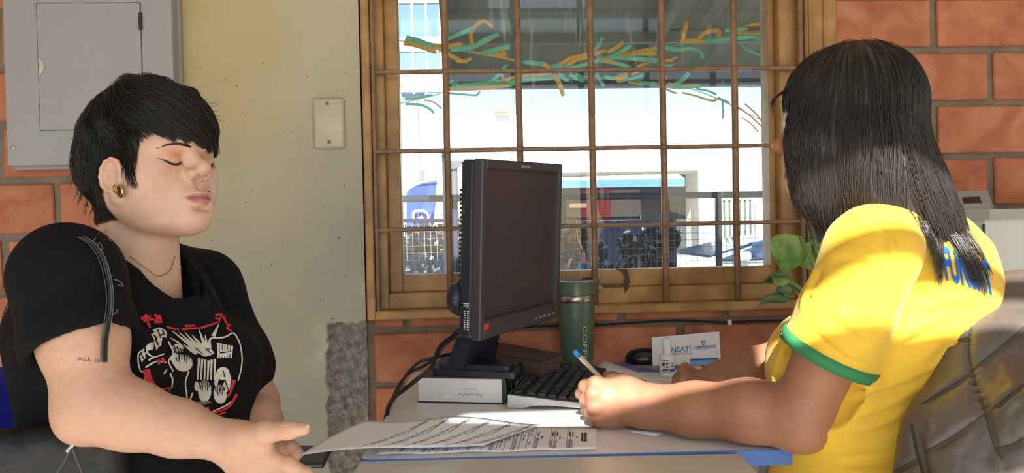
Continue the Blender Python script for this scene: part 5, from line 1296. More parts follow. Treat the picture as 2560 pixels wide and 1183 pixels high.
    Mt = mat('black_jersey', (13, 13, 16), .9, bump=.08, bscale=700, spec=.25, var=.15, vscale=25); shirt = obj('t_shirt', V, F_, Mt, t, True)
    bv = bvh_of(shirt)
    # neck rib
    loop = []
    for a in np.linspace(0, 2*math.pi, 61):
        p = nc+B@np.array([.0755*math.cos(a), .012+.082*math.sin(a) if math.sin(a) > 0 else .012+.070*math.sin(a), .2])
        h_ = bv.ray_cast(Vector(p), Vector((0, 0, -1)), .6)
        if h_[0]: loop.append(np.array(h_[0]))
    if len(loop) > 20:
        lp = np.array(loop)
        for _ in range(6): lp = (np.roll(lp, 1, 0)+lp*2+np.roll(lp, -1, 0))/4
        mb = MB(); mb.tube(np.vstack([lp, lp[:1]])+np.array([0, 0, .001]), [.0078]*(len(lp)+1), 8); mb.build('neck_rib', Mt, shirt, True)
    # ---- trousers and legs under the table
    s = SDF((-.85, .9, 0), (.1, 1.75, .66), .008)
    hR, hL = bp(.10, 0, .50), bp(-.10, 0, .50); kR, kL = bp(.13, .43, .50), bp(-.13, .43, .50)
    s.ell(bp(0, -.02, .53), (.20, .16, .12), B, k=.05)
    for h_, k_ in ((hR, kR), (hL, kL)):
        s.cone(h_, k_, .092, .068, k=.05); s.cone(k_, k_+B@np.array([0, .02, -.40]), .066, .046, k=.03)
    V, F_ = s.mesh(); obj('trousers', V, F_, mat('dark_denim', (30, 32, 40), .8, var=.2, vscale=40), t, True)
    for k_ in (kR, kL):
        s = SDF(k_+np.array([-.2, -.2, -.52]), k_+np.array([.25, .25, -.36]), .006); a = k_+B@np.array([0, .02, -.44])
        a[2] = .05; s.cone(a, a+B@np.array([0, .14, -.012]), .045, .036, k=.02); s.plane_cut((0, 0, .002), (0, 0, -1)); V, F_ = s.mesh(); obj('shoe', V, F_, M_black, t, True)
    # ---- face details laid on the skin
    hb = BVHTree.FromPolygons([Vector(v) for v in VL], FH.tolist())
    def fpnt(x, z, l=.0006):
        h_ = hb.ray_cast(Vector((x, .2, z)), Vector((0, -1, 0)), .3)
        p = np.array(h_[0] if h_[0] else (x, .08, z)); n = np.array(h_[1]) if h_[0] else np.array([0, 1, 0]); n = n if n[1] > 0 else -n
        q = p+n*l; return hp(*q)
    Mh = mat('hair_black', (16, 14, 15), .36, spec=.6)
    ml = mat('eyeliner', (20, 16, 16), .6)
    for d in (1, -1):
        mb = MB(); pts = [fpnt(d*x, z) for x, z in ((.0185, -.0205), (.024, -.0238), (.031, -.0252), (.038, -.0242), (.0445, -.0208), (.0545, -.0160))]
        mb.tube(smooth_path(pts, 20), np.interp(np.linspace(0, 1, 20), [0, .3, .7, 1], [.0008, .0020, .0023, .0003]), 6, flat=.7); mb.build('eyeliner', ml, body, True)
        mb = MB()
        for i in range(16):
            x = .021+i*.00155; z = np.interp(x, [.0185, .024, .031, .038, .0445], [-.0205, -.0238, -.0252, -.0242, -.0208])
            p = fpnt(d*x, z); dr = A@unit([d*(x-.028)*30, 1.0, -.75]); mb.tube([p, p+dr*.0038+A@np.array([0, 0, -.0004]), p+dr*.0075+A@np.array([0, 0, .0008])], [.0003, .00022, .00008], 3)
        o = mb.build('eyelashes', ml, body); o['kind'] = 'stuff'
        mb = MB(); pts = [fpnt(d*x, z, .0004) for x, z in ((.011, .0000), (.020, .0025), (.032, .0040), (.043, .0025), (.055, -.0025))]
        mb.tube(smooth_path(pts, 24), np.interp(np.linspace(0, 1, 24), [0, .2, .6, 1], [.0014, .0024, .0020, .0004]), 6, flat=1)
        c_ = smooth_path(pts, 24); mb.v = [tuple(p) for p in mb.v]; mb.build('eyebrow', mat('brow', (42, 30, 26), .8), body, True)
    gold = mat('gold', (214, 172, 92), .25, metal=1.0)
    mb = MB(); c = hp(-.0, .0975, -.0475); ring_mesh(mb, c, A@rotx(math.pi/2), 0.0040, .0007, 20, 6, math.pi*1.02, math.pi*1.98)
    mb.lathe([(.0001, -.0014), (.0014, 0), (.0001, .0014)], c+A@np.array([.0040, 0, -.0002]), 8); mb.lathe([(.0001, -.0014), (.0014, 0), (.0001, .0014)], c+A@np.array([-.0040, 0, -.0002]), 8); mb.build('nose_ring', gold, body, True)
    mb = MB()
    for x, z in ((.0015, -.0798), (.0015, -.0910)): mb.lathe([(.0001, -.0017), (.0012, -.0012), (.0017, 0), (.0012, .0012), (.0001, .0017)], fpnt(x, z, .001), 10)
    mb.build('lip_studs', mat('pink_gold', (226, 168, 150), .2, metal=.9), body, True)
    mb = MB(); mb.lathe([(.0001, -.0013), (.0009, -.0009), (.0013, 0), (.0009, .0009), (.0001, .0013)], fpnt(-.019, -.0650, .0005), 10); mb.build('cheek_stud', ml, body, True)
    # flesh tunnel in the near ear
    ec = P(300, 478, hp(.0865, .0115, -.062)[1]-.012); EA = A@rotz(-.30)@roty(math.pi/2)
    mb = MB(); ring_mesh(mb, ec, EA, .0085, .0021, 28, 8); mb.build('ear_tunnel', gold, body, True)
    mb = MB(); mb.lathe([(.0001, -.001), (.0075, -.001), (.0075, .001), (.0001, .001)], ec, 20, R=EA); mb.build('tunnel_shade', mat('tunnel_dark', (70, 44, 34), .8), body)  # dark disc standing in for the shade inside the tunnel's hole
    mb = MB(); ring_mesh(mb, P(287, 472, hp(.0865, .0115, -.062)[1]-.010), EA, .0055, .0010, 20, 6); mb.build('ear_hoop', gold, body, True)
    # ---- hair: a mass and locks combed over it (head space)
    s = SDF((-.12, -.15, -.13), (.12, .13, .16), .003)
    s.ell((0, -.012, .033), (.0785, .0945, .0775), k=.01); s.ell((0, -.060, -.005), (.062, .042, .066), k=.03); s.cone((0, -.068, -.03), (0, -.066, -.085), .044, .028, k=.03)
    for d in (-1, 1): s.ell((d*.056, -.038, -.02), (.028, .042, .045), k=.03)
    s.ell((0, .034, .055), (.062, .044, .038), k=.03); s.ell((-.024, .050, .034), (.044, .024, .028), k=.03)
    for d in (-1, 1): s.ell((d*.079, .008, -.040), (.03, .020, .030), k=.008, mode='sub')
    s.ell((-.006, .138, -.048), (.085, .105, .072), k=.008, mode='sub')
    for d in (-1, 1): s.cone((d*.0675, .040, .012), (d*.0690, .041, -.050), .013, .0065, k=.008, n=(1, 0, 0), sq=.7)
    for _ in range(46):
        th_, ph_ = rg.uniform(0, 6.28), rg.uniform(.1, 1.5); c = np.array([.073*math.sin(ph_)*math.cos(th_), -.012+.087*math.sin(ph_)*math.sin(th_), .034+.071*math.cos(ph_)])
        if c[1] > .06 and c[2] < .05: continue
        d_ = unit(rg.normal(0, 1, 3)); s.cone(c-d_*.016, c+d_*.016, .008, .005, k=.012)
    V, F_ = s.mesh(); V = relax(V, F_, 1); hair0 = ((V*HS)@A.T+hc, F_); capb = BVHTree.FromPolygons([Vector(v) for v in V], F_.tolist())
    allb = BVHTree.FromPolygons([Vector(v) for v in V]+[Vector(v) for v in VL], F_.tolist()+(FH+len(V)).tolist())
    def outer(Q):
        k_ = []
        for i_, q_ in enumerate(Q):
            h_ = hb.find_nearest(Vector(q_)); k_.append((Vector(q_)-h_[0]).dot(h_[1]) > .0015 if h_[0] else True)
        return Q[np.array(k_)]
    Vr = outer(V[rg.choice(len(V), min(len(V), 18000), replace=False)])
    crown = np.array([.035, -.030, .12])
    def flow(p):
        d = p-crown; d[2] *= .5; d = unit(d)*.8+np.array([0, 0, -.7])
        if p[1] > .02 and p[2] > .0: d = d+np.array([-.75, .45, -.1])     # the fringe is swept across
        if p[1] < -.05: d = d+np.array([0, .0, -.4])
        return d
    def allowed(p):
        x, y, z = p
        if y > .060: return z > .000+.012*np.clip((x+.01)/.05, -.5, 1)+.004*math.sin(x*260)
        if y > .054: return z > .002+.9*(y-.054)+.003*math.sin(z*400)
        if y > .030: return z > (-.060 if x > .055 else .002)
        if y > -.004: return z > -.016
        return z > -.098+.02*math.sin(x*120)*0
    roots = Vr[rg.choice(np.nonzero(Vr[:, 2] > -.06)[0], 11000)]
    sv, sf = strands(allb, roots, flow, allowed, 14, .0095, .0022, .00038, rg, jitter=.22, curl=.22)
    top = Vr[rg.choice(np.nonzero((Vr[:, 2] > .075) & (Vr[:, 1] > -.06))[0], 2400)]
    sv2, sf2 = strands(allb, top, flow, allowed, 18, .0095, .0038, .00038, rg, jitter=.22, curl=.34)
    # flicks at the nape, temple and fringe tips
    paths = []
    for _ in range(420):
        q = Vr[rg.integers(0, len(Vr))]
        if (q[2] < -.02 and q[1] > -.04) or (q[1] > .03 and q[2] < .06): continue
        n_ = unit(q-np.array([0, -.02, .03])); d_ = unit(flow(q)); b_ = unit(np.cross(n_, d_)); l = rg.uniform(.012, .028)
        paths.append(np.array([q+d_*l*x+n_*(.002+.010*x*x*rg.uniform(.2, 1))+b_*.006*math.sin(2*x)*rg.normal() for x in np.linspace(0, 1, 6)]))
    sv3, sf3 = tubes(paths, .00045, .2, rg)
    # wispy fringe swept across the forehead, ending above the brows
    paths = []
    cl = rg.uniform(0, 1, 26)
    for _ in range(620):
        c_ = cl[rg.integers(0, 26)]; k_ = np.clip(c_+rg.normal(0, .012), 0, 1); x0 = .052-.095*k_+rg.normal(0, .0012); z0 = .064-.020*(1-k_)**2; x1 = x0-.014-.016*c_; z1 = .006-.010*k_+.008*(c_*7 % 1)+rg.normal(0, .0015)
        lf = rg.uniform(.001, .0045); pts = []
        for q in np.linspace(0, 1, 12):
            x = x0+(x1-x0)*(q**1.6); z = z0+(z1-z0)*q
            h_ = allb.ray_cast(Vector((x, .2, z)), Vector((0, -1, 0)), .3)
            if h_[0] is None: break
            pts.append(np.array(h_[0])+np.array([0, 1, .2])*(.0012+lf*math.sin(math.pi*min(q*1.1, 1))))
        if len(pts) == 12:
            pts = np.array(pts)
            for _ in range(3): pts[1:-1] = (pts[:-2]+2*pts[1:-1]+pts[2:])/4
            paths.append(pts)
    sv4, sf4 = tubes(paths, .00042, .25, rg)
    def W_(v): return (v*HS)@A.T+hc
    V, F_ = join_mesh(hair0, (W_(sv), sf), (W_(sv2), sf2), (W_(sv3), sf3), (W_(sv4), sf4)); hair = obj('hair', V, F_, Mh, t, True)
    # ---- necklace, bag strap, tattoo, print
    bb = bvh_of([body, shirt]); pts = []
    for px, py in ((262, 578), (275, 600), (300, 622), (330, 645), (362, 668), (395, 690), (425, 676), (438, 640)):
        d_ = P(px, py, 1.2)-CAM; d_ = Vector(d_).normalized(); h_ = bb.ray_cast(Vector(CAM), d_, 3)
        if h_[0]: pts.append(np.array(h_[0])-np.array(d_)*.0018)
    mb = MB(); mb.tube(smooth_path(pts, 60), [.0008]*60, 5); mb.lathe([(.0001, -.003), (.0028, 0), (.0001, .003)], pts[0], 8); o = mb.build('necklace', gold, t, True)
    pts = []
    for px, py in ((205, 592), (235, 612), (258, 650), (272, 700), (277, 750), (272, 800), (264, 850), (262, 905)):
        d_ = Vector(P(px, py, 1.2)-CAM).normalized(); h_ = bb.ray_cast(Vector(CAM), d_, 3)
        if h_[0]: pts.append(np.array(h_[0])-np.array(d_)*.004)
    mb = MB(); mb.tube(smooth_path(pts, 40), [.0075]*40, 8, flat=.25); st = mb.build('bag_strap', mat('strap_black', (34, 34, 38), .4), t, True)
    mb = MB()
    for dx in (-.0045, .0045): mb.tube(smooth_path([p+np.array([dx, -.002, 0]) for p in pts], 40), [.0006]*40, 4)
    mb.build('strap_stitching', mat('thread_grey', (110, 110, 116), .7), st)
    mb = MB()
    for ln in ([(238, 596), (232, 606), (240, 614), (250, 606)], [(284, 698), (300, 704), (308, 716), (296, 712)], [(284, 786), (294, 780), (290, 774)], [(252, 610), (256, 622), (248, 628)]):
        q = []
        for px, py in ln:
            d_ = Vector(P(px, py, 1.2)-CAM).normalized(); h_ = bb.ray_cast(Vector(CAM), d_, 3)
            if h_[0]: q.append(np.array(h_[0])-np.array(d_)*.0012)
        if len(q) > 2: mb.tube(smooth_path(q, 12), [.0009]*12, 4)
    mb.build('loose_threads', MATS['thread_grey'], shirt)['kind'] = 'stuff'
    # prints: flat shapes laid on the cloth / skin where they sit
    def on(bvh_, polys, name, m, parent, lift=.0011, res=.006):
        VV = []; FF = []
        for pl in polys:
            v = [P(a, b, .6) for a, b in pl]; n = len(VV)
            vv, ff = drape(bvh_, v, [list(range(len(v)))], lambda p: p-CAM, lift, res*.5)
            VV += vv; FF += [[i+n for i in f] for f in ff]
        o = obj(name, VV, FF, m, parent); o['kind'] = 'stuff'; return o
    sb = bvh_of(shirt)
    def stroke(pts, w0, w1=None):
        p = smooth_path([(a, b, 0) for a, b in pts], max(6, 4*len(pts)))[:, :2]; w1 = w0 if w1 is None else w1
        d = np.gradient(p, axis=0); d /= np.linalg.norm(d, axis=1)[:, None]+1e-9; nn = np.stack([-d[:, 1], d[:, 0]], 1); w = np.linspace(w0, w1, len(p))[:, None]/2
        return [[tuple(p[i]-nn[i]*w[i]), tuple(p[i+1]-nn[i+1]*w[i+1]), tuple(p[i+1]+nn[i+1]*w[i+1]), tuple(p[i]+nn[i]*w[i])] for i in range(len(p)-1)]
    def blob(cx, cy, rx, ry, rot=0, n=18, e=0.0):
        return [(cx+rx*(1+e*math.sin(5*a))*math.cos(a)*math.cos(rot)-ry*math.sin(a)*math.sin(rot), cy+rx*math.cos(a)*math.sin(rot)+ry*(1+e*math.cos(4*a))*math.sin(a)*math.cos(rot)) for a in np.linspace(0, 2*math.pi, n, endpoint=False)]
    red = []
    for st_ in ([(350, 797), (376, 792)], [(362, 787), (366, 806)], [(356, 804), (384, 798)], [(384, 788), (402, 800)], [(400, 790), (384, 806)], [(368, 808), (374, 822)], [(384, 806), (404, 806)]): red += stroke(st_, 8, 5)
    for st_ in ([(414, 818), (432, 824), (446, 825)], [(452, 825), (478, 822), (498, 821)], [(460, 816), (486, 815)], [(500, 821), (530, 812), (548, 806)], [(536, 790), (552, 788), (546, 804)], [(536, 796), (548, 800)], [(556, 792), (566, 812), (576, 816)], [(564, 822), (578, 830)], [(566, 822), (572, 812)]): red += stroke(st_, 6, 4)
    red += stroke([(366, 925), (372, 950), (384, 968), (400, 976), (424, 972)], 18, 8); red += stroke([(366, 976), (368, 1012)], 7); red += stroke([(392, 900), (396, 912)], 8); red += stroke([(402, 896), (410, 908)], 8)
    red += stroke([(584, 950), (576, 975), (568, 992)], 9, 5); red += stroke([(590, 985), (576, 1010), (562, 1022), (528, 1036)], 7, 4); red += stroke([(512, 1020), (520, 1036)], 14); red += stroke([(472, 1024), (500, 1028)], 12, 6); red += stroke([(540, 1040), (562, 1030)], 5)
    wht = []
    for (a, b) in (((494, 880), (428, 828)), ((498, 878), (446, 832)), ((502, 876), (460, 832)), ((508, 872), (478, 838)), ((512, 870), (496, 824)), ((516, 872), (512, 838)), ((522, 870), (524, 846)), ((490, 884), (424, 846)), ((532, 842), (546, 812))): wht += stroke([a, b], 11, 1.5)
    wht += [blob(512, 882, 20, 9, .1, e=.12)]
    for st_ in ([(382, 828), (398, 822), (412, 830), (414, 846)], [(378, 836), (386, 856), (366, 866)], [(362, 874), (348, 884), (346, 904), (352, 928), (364, 930)], [(366, 880), (376, 890), (384, 894)], [(364, 920), (376, 912), (392, 904), (416, 908)], [(362, 936), (366, 964), (384, 982), (384, 1010)], [(372, 902), (380, 896), (410, 886)], [(398, 980), (392, 1010)], [(420, 856), (432, 884), (420, 904), (432, 930)], [(424, 934), (430, 950), (428, 970)], [(464, 976), (466, 1000)], [(470, 930), (462, 955), (464, 985)], [(522, 852), (530, 846), (550, 846), (566, 842), (580, 834), (590, 842), (600, 866), (604, 900), (600, 930), (594, 952)], [(522, 852), (524, 872), (534, 884)], [(480, 982), (470, 1010)], [(584, 1000), (560, 1016), (530, 1030)], [(408, 936), (416, 924)]): wht += stroke(st_, 4.5, 3)
    wht += [blob(398, 836, 15, 12, .2, e=.2), blob(395, 858, 8, 16, .35, e=.2), blob(374, 868, 8, 11, .5, e=.25), blob(358, 892, 7, 12, .2, e=.25)]
    wht += [blob(444, 872, 14, 10, .4, e=.15), blob(456, 908, 24, 22, .3), blob(436, 898, 10, 14, .2, e=.2), blob(414, 1000, 12, 27, .02)]
    for i in range(6): wht += stroke([(496+i*8, 902-2*abs(i-3)), (492+i*8.5, 950)], 6, 4)
    wht += [blob(510, 978, 17, 28, .02), blob(549, 986, 17, 24, -.05), blob(556, 934, 17, 16, -.2), blob(490, 966, 6, 12, 0), blob(566, 962, 9, 26, .25, e=.15), blob(540, 950, 5, 18, .1)]
    for i in range(6): wht += stroke([(544+i*7, 858+1.5*i), (544+i*6.5, 896)], 5.5, 4)
    wht += [blob(560, 884, 16, 9, -.2), blob(502, 1028, 14, 7, -.5)]
    blk = []
    for cx, cy, rx, ry in ((456, 908, 24, 22), (510, 978, 17, 28), (549, 986, 17, 24), (414, 1000, 12, 27)):
        for q in range(7):
            u = -1+q/3.0+.1; blk += stroke([(cx+rx*u*.9, cy-ry*math.sqrt(max(0, 1-min(1, u*u*.81)))), (cx+rx*u*.7, cy-ry*.1+6*math.sin(q*2.1))], 3.2, 1.0)
    blk += stroke([(446, 846+10), (470, 880)], 3, 1)+stroke([(486, 872), (506, 888)], 3, 1)+stroke([(512, 874), (530, 888)], 3, 1)+stroke([(392, 826), (400, 848)], 2.5)+stroke([(404, 826), (410, 842)], 2.5)+stroke([(548, 884), (576, 880)], 3, 1.5)+stroke([(560, 950), (572, 984)], 3, 1.5)+stroke([(354, 884), (362, 900)], 2.5)
    for i in range(5): blk += stroke([(432+i*7, 866+i*3), (440+i*8, 888+i*1.5)], 3, 1.5)
    blk += stroke([(550, 968), (544, 990)], 2.4, 1.2); blk += stroke([(558, 970), (552, 986)], 2.4, 1.2); blk += stroke([(386, 850), (394, 866)], 3); blk += stroke([(398, 842), (406, 838)], 3); blk += stroke([(556, 926), (560, 944)], 2)
    on(sb, wht, 'print_white', mat('print_cream', (214, 210, 200), .8), shirt, .0012); on(sb, red, 'print_red', mat('print_red', (206, 44, 54), .8), shirt, .0018); on(sb, blk, 'print_black', Mt, shirt, .0024)
    on(sb, [blob(460, 1012, 18, 8, -.3, e=.2), blob(505, 1008, 22, 5, -.1, e=.2)], 'print_taupe', mat('print_taupe', (128, 108, 100), .8), shirt, .0012)
    # tattoo: words on the near upper arm, a small mark on the far one
    bb2 = bvh_of(body); v, f = text_mesh('ALL is n', 1.0, .0); w = v[:, 0].max(); vv = [P(193+72*p[0]/w, 902-9*p[1]/.7+10*max(0, p[0]/w-.35), .6) for p in v]
    tv, tf = drape(bb2, vv, f, lambda p: p-CAM, .0005, .003); obj('tattoo', tv, tf, mat('tattoo_ink', (96, 74, 70), .7), body)
    on(bb2, stroke([(603, 900), (609, 908), (606, 918)], 3)+stroke([(600, 926), (608, 934)], 3), 'tattoo', MATS['tattoo_ink'], body, .0006)
    return t
woman_left()

# ================================================================ the woman in the yellow T-shirt
def woman_right():
    rg = np.random.default_rng(23)
    F0 = unit([-.95, .27, -.05]); A = frame(F0); HS = 1.0
    hc = P(2114, 300, 1.235)
    def hp(x, y, z): return hc+A@(np.array([x, y, z])*HS)
    t = thing('person', 'person with long dark hair in a yellow T-shirt writing at the desk', 'person', (hc[0], hc[1], 0))
    skin = skin_mat('skin_brown')
    s = head_sdf(full=1.08, ears=False); V, F_ = s.mesh(); V = relax(V, F_, 1, .4)
    colH = head_colors(V, (172, 124, 98), (150, 88, 80)); VH = (V*HS)@A.T+hc; FH = F_; VL = V
    # ---- body: torso faces the window wall, leaning to the desk
    B0 = frame((-.62, .78, 0)); tl = math.radians(-14)
    B = B0@rotx(tl)                                        # leaning forward
    bo = P(2205, 1040, 1.27)
    def bp(x, y, z): return bo+B@np.array([x, y, z])       # z measured along the spine from the waist
    shL, shR = P(2178, 640, 1.115), P(2372, 672, 1.325)
    elL = P(1998, 1062, 1.195); wrL = P(1612, 1015, 1.345)
    elR, wrR = P(1960, 905, 1.50), P(1800, 940, 1.50)
    elL[2] = max(elL[2], DZ+.050)
    s = SDF((.12, .95, .55), (1.05, 1.75, 1.12), .003)
    s.ell(P(2288, 775, 1.255), (.115, .075, .13), B, k=.03); s.ell(P(2205, 1000, 1.26), (.11, .08, .15), B, k=.03)
    s.cone(hp(0, -.045, -.13), P(2260, 640, 1.25), .054, .055, k=.02)
    s.cone(P(2260, 620, 1.25), shL, .04, .045, k=.03); s.cone(P(2260, 620, 1.25), shR, .04, .045, k=.03)
    # writing arm
    s.chain([shL, shL*.5+elL*.5, elL], [.054, .050, .042], k=.02, kj=.02); s.ell(elL+np.array([.010, 0, -.012]), (.034, .034, .034), k=.02)
    f = wrL-elL; s.chain([elL, elL+f*.3+np.array([0, 0, .006]), elL+f*.65, wrL], [.045, .049, .044, .036], k=.03, kj=.02, n=(0, 0, 1), sq=.98)
    # writing hand: fist round the pen, back of the hand to the camera
    hc_ = P(1548, 990, 1.37)
    s.cone(wrL, P(1560, 1003, 1.365), .034, .036, k=.02); s.cone(P(1560, 985, 1.365), P(1530, 1030, 1.375), .030, .029, k=.02)
    s.ell(P(1520, 1035, 1.385), (.032, .026, .026), k=.02)
    kn = [P(1490, 958, 1.365), P(1484, 985, 1.352), P(1486, 1018, 1.352), P(1496, 1046, 1.362)]
    for k_ in kn: s.cone(P(1556, 1000, 1.368), k_, .026, .0135, k=.012)
    finger(s, [kn[0], P(1462, 965, 1.385), P(1452, 985, 1.41), P(1462, 1000, 1.425)], .0115, .0085)
    finger(s, [kn[1], P(1464, 1000, 1.372), P(1466, 1022, 1.395), P(1480, 1028, 1.41)], .0115, .0090)
    finger(s, [kn[2], P(1476, 1034, 1.372), P(1486, 1050, 1.395), P(1500, 1046, 1.41)], .0112, .0085)
    finger(s, [kn[3], P(1492, 1058, 1.382), P(1504, 1062, 1.40), P(1516, 1056, 1.41)], .0100, .0080)
    s.chain([P(1570, 965, 1.385), P(1530, 950, 1.395), P(1492, 962, 1.41), P(1474, 978, 1.42)], [.020, .0145, .0115, .009], k=.012, kj=.006)
    # far arm and its hand steadying the sheet
    s.chain([shR, shR*.5+elR*.5, elR], [.054, .05, .042], k=.02, kj=.02); s.chain([elR, elR*.5+wrR*.5, wrR], [.042, .038, .030], k=.02, kj=.02)
    s.cone(wrR, P(1752, 950, 1.51), .022, .021, k=.015, n=(0, 0, 1), sq=.75)
    k2 = [P(1742, 938, 1.555), P(1736, 944, 1.535), P(1733, 950, 1.515), P(1735, 957, 1.495)]
    for k_ in k2: s.cone(wrR, k_, .018, .011, k=.012, n=(0, 0, 1), sq=.8)
    ends = [(1686, 966, 1.60), (1680, 968, 1.58), (1680, 972, 1.56), (1692, 972, 1.525)]
    for k_, e_, up in zip(k2, ends, (934, 932, 938, 950)):
        e3 = P(*e_); e3[2] = DZ+.011; m_ = (k_+e3)/2; m_[2] = max(k_[2], e3[2])+.012; m2 = m_*.45+e3*.55; m2[2] += .008; finger(s, [k_, m_, m2, e3], .0098, .0072)
    e3 = P(1698, 968, 1.47); e3[2] = DZ+.011; finger(s, [P(1776, 952, 1.49), P(1742, 960, 1.475), P(1715, 966, 1.47), e3], .0125, .0082)
    s.plane_cut((0, 0, DZ+.0022), (0, 0, -1), k=.006, lo=(.12, 1.22, .5), hi=(.53, 1.75, DZ+.0022)) if False else None
    VB, FB = s.mesh(); VB = relax(VB, FB, 2, .5)
    V, F_ = join_mesh((VH, FH), (VB, FB)); body = obj('body', V, F_, skin, t, True)
    cb = np.ones((len(VB), 3))*np.array(lin((162, 113, 88))); paint(body, 'col', np.concatenate([colH, cb]))
    nm = mat('nail_brown', (206, 160, 142), .3)
    # ---- shirt
    s = SDF((.22, .93, .44), (1.12, 1.72, 1.14), .0042)
    ax = unit(elL-shL); L_ = np.linalg.norm(elL-shL)
    hem = shL+ax*L_*.60; cn = unit(ax+np.array([-.15, 0, -.05]))
    s.chain([shL, shL+ax*L_*.35, hem, hem+ax*.05], [.062, .066, .066, .066], k=.03, kj=.01)
    axr = unit(elR-shR); Lr = np.linalg.norm(elR-shR); s.chain([shR, shR+axr*Lr*.6], [.068, .068], k=.03)
    rr = .085
    s.op(lambda X, Y, Z: np.maximum(-((X-hem[0])*cn[0]+(Y-hem[1])*cn[1]+(Z-hem[2])*cn[2]), np.sqrt((X-hem[0]-cn[0]*.04)**2+(Y-hem[1]-cn[1]*.04)**2+(Z-hem[2]-cn[2]*.04)**2)-rr), hem-.14, hem+.14, .003, 'sub')
    s.cone(hem-ax*.05, hem+ax*.06, .052, .060, k=.004, mode='sub')
    s.ell(P(2288, 775, 1.245), (.158, .112, .165), B, k=.03); s.ell(P(2215, 990, 1.255), (.155, .125, .20), B, k=.06); s.ell(P(2165, 1210, 1.27), (.175, .145, .15), B, k=.06)
    for d in (-1, 1): s.ell(P(2150, 880, 1.30)+B@np.array([d*.075, .055, 0]), (.076, .064, .075), B, k=.05)
    s.ell(P(2345, 690, 1.235), (.130, .075, .110), B, k=.05); s.ell(P(2110, 1020, 1.29), (.13, .08, .12), B, k=.06)
    nb = P(2245, 560, 1.245)
    for d, sh in ((-1, shL), (1, shR)): s.chain([nb+B@np.array([d*.03, 0, 0]), nb*.45+sh*.55+np.array([0, 0, .012]), sh+np.array([0, 0, .010])], [.044, .052, .058], k=.04, kj=.03)
    s.cone(hp(0, -.045, -.12)+np.array([0, 0, -.02]), hp(0, -.045, .0), .066, .09, k=.006, mode='sub')
    def fold(X, Y, Z):
        u = (X-bo[0])*B0[0, 0]+(Y-bo[1])*B0[1, 0]
        return .0014*np.sin(30*(u*.9-Z*1.0)+3*np.sin(8*Z+5*u))+.0012*np.sin(60*(Z*.8+X*.4)+2*np.sin(9*Y+6*Z))*np.clip((.95-Z)/.2, .1, 1)
    s.ripple(fold)
    V, F_ = s.mesh(); V = relax(V, F_, 2, .5)
    V = crease(V, F_, [([(2240, 850), (2300, 820), (2420, 765)], 0.0062, .008), ([(2120, 985), (2230, 960), (2350, 905)], 0.0062, .007), ([(2090, 1140), (2200, 1140), (2300, 1115)], 0.0062, .007), ([(2300, 770), (2420, 750), (2488, 742)], 0.0062, .007), ([(2150, 800), (2210, 720), (2230, 640)], 0.0050, .007), ([(2110, 1080), (2200, 1060), (2290, 1010)], 0.0050, .007), ([(2040, 820), (2120, 880), (2160, 900)], 0.0039, .006), ([(2000, 790), (2020, 720), (2050, 660)], 0.0050, .007), ([(2210, 560), (2236, 640), (2244, 720)], 0.0039, .004), ([(1950, 790), (1960, 840), (1950, 900)], 0.0050, .007), ([(2060, 640), (2130, 625), (2200, 660)], .0025, .008), ([(2080, 770), (2140, 820), (2190, 850)], .003, .008), ([(2230, 930), (2300, 900), (2380, 830)], .004, .008), ([(2140, 1040), (2220, 1010), (2310, 960)], .004, .008), ([(2290, 700), (2360, 740), (2450, 745)], .004, .008)], 1)
    My = mat('yellow_jersey', (224, 182, 50), .8, bump=.06, bscale=600, var=.06, vscale=20); My.node_tree.nodes['Principled BSDF'].inputs['Sheen Weight'].default_value = .15
    shirt = obj('t_shirt', V, F_, My, t, True); bv = bvh_of(shirt)
    # green cuff: a band round the sleeve mouth
    e1 = unit(np.cross(cn, [0, 0, 1])); e2 = np.cross(cn, e1); Vc = []; n = 40
    for i in range(n):
        a = 2*math.pi*i/n; d = e1*math.cos(a)+e2*math.sin(a)
        rad = .060
        for tt in (.0, .0155):
            o_ = hem-cn*tt; h_ = bv.ray_cast(Vector(o_-cn*.004+d*.13), Vector(-d), .12)
            r_ = (np.array(h_[0])-o_)@d if h_[0] else rad
            Vc.append((o_, d, float(np.clip(r_, .056, .078))))
    rs = np.array([v[2] for v in Vc]).reshape(n, 2)
    for _ in range(4): rs = (np.roll(rs, 1, 0)+2*rs+np.roll(rs, -1, 0))/4
    VV = []; 
    for i in range(n):
        d = Vc[2*i][1]; o0, o1 = hem, hem-cn*.0155
        VV += [o1+d*(rs[i, 1]+.0012), o1+d*(rs[i, 1]+.0040), o0+cn*.0022+d*(rs[i, 1]+.0038), o0+cn*.0022+d*(rs[i, 1]-.0035), o0-cn*.012+d*(rs[i, 1]-.0050)]
    FF = [[i*5+j, ((i+1) % n)*5+j, ((i+1) % n)*5+j+1, i*5+j+1] for i in range(n) for j in range(4)]
    obj('green_cuff', VV, [f[::-1] for f in FF], mat('green_rib', (44, 120, 74), .8, bump=.1, bscale=900), shirt, True)
    # collar
    nc = hp(0, -.05, -.17); loop = []
    # word across the back
    v, f = text_mesh('FUNSAT', 1.0, .035); w = v[:, 0].max()-v[:, 0].min(); h_ = v[:, 1].max()
    vv = []
    for p in v:
        a, b = (p[0]-v[:, 0].min())/w, p[1]/h_
        px = (2364+a*122)*(1-b)+(2351+a*120)*b; py = (697+a*40)*(1-b)+(612+a*46)*b; vv.append(P(px, py, .7))
    tv, tf = drape(bv, vv, f, lambda p: p-CAM, .0013, .006)
    if tv: obj('back_lettering', tv, tf, mat('print_blue2', (24, 96, 190), .7), shirt)
    # ---- trousers
    s = SDF((-.05, .95, 0), (1.1, 1.95, .66), .008); hip = bo+np.array([.03, -.02, 0]); hip[2] = .53
    fw = unit([-.85, .5, 0]); rt = np.array([-fw[1], fw[0], 0])*-1
    s.ell(hip, (.19, .16, .12), frame(fw), k=.05)
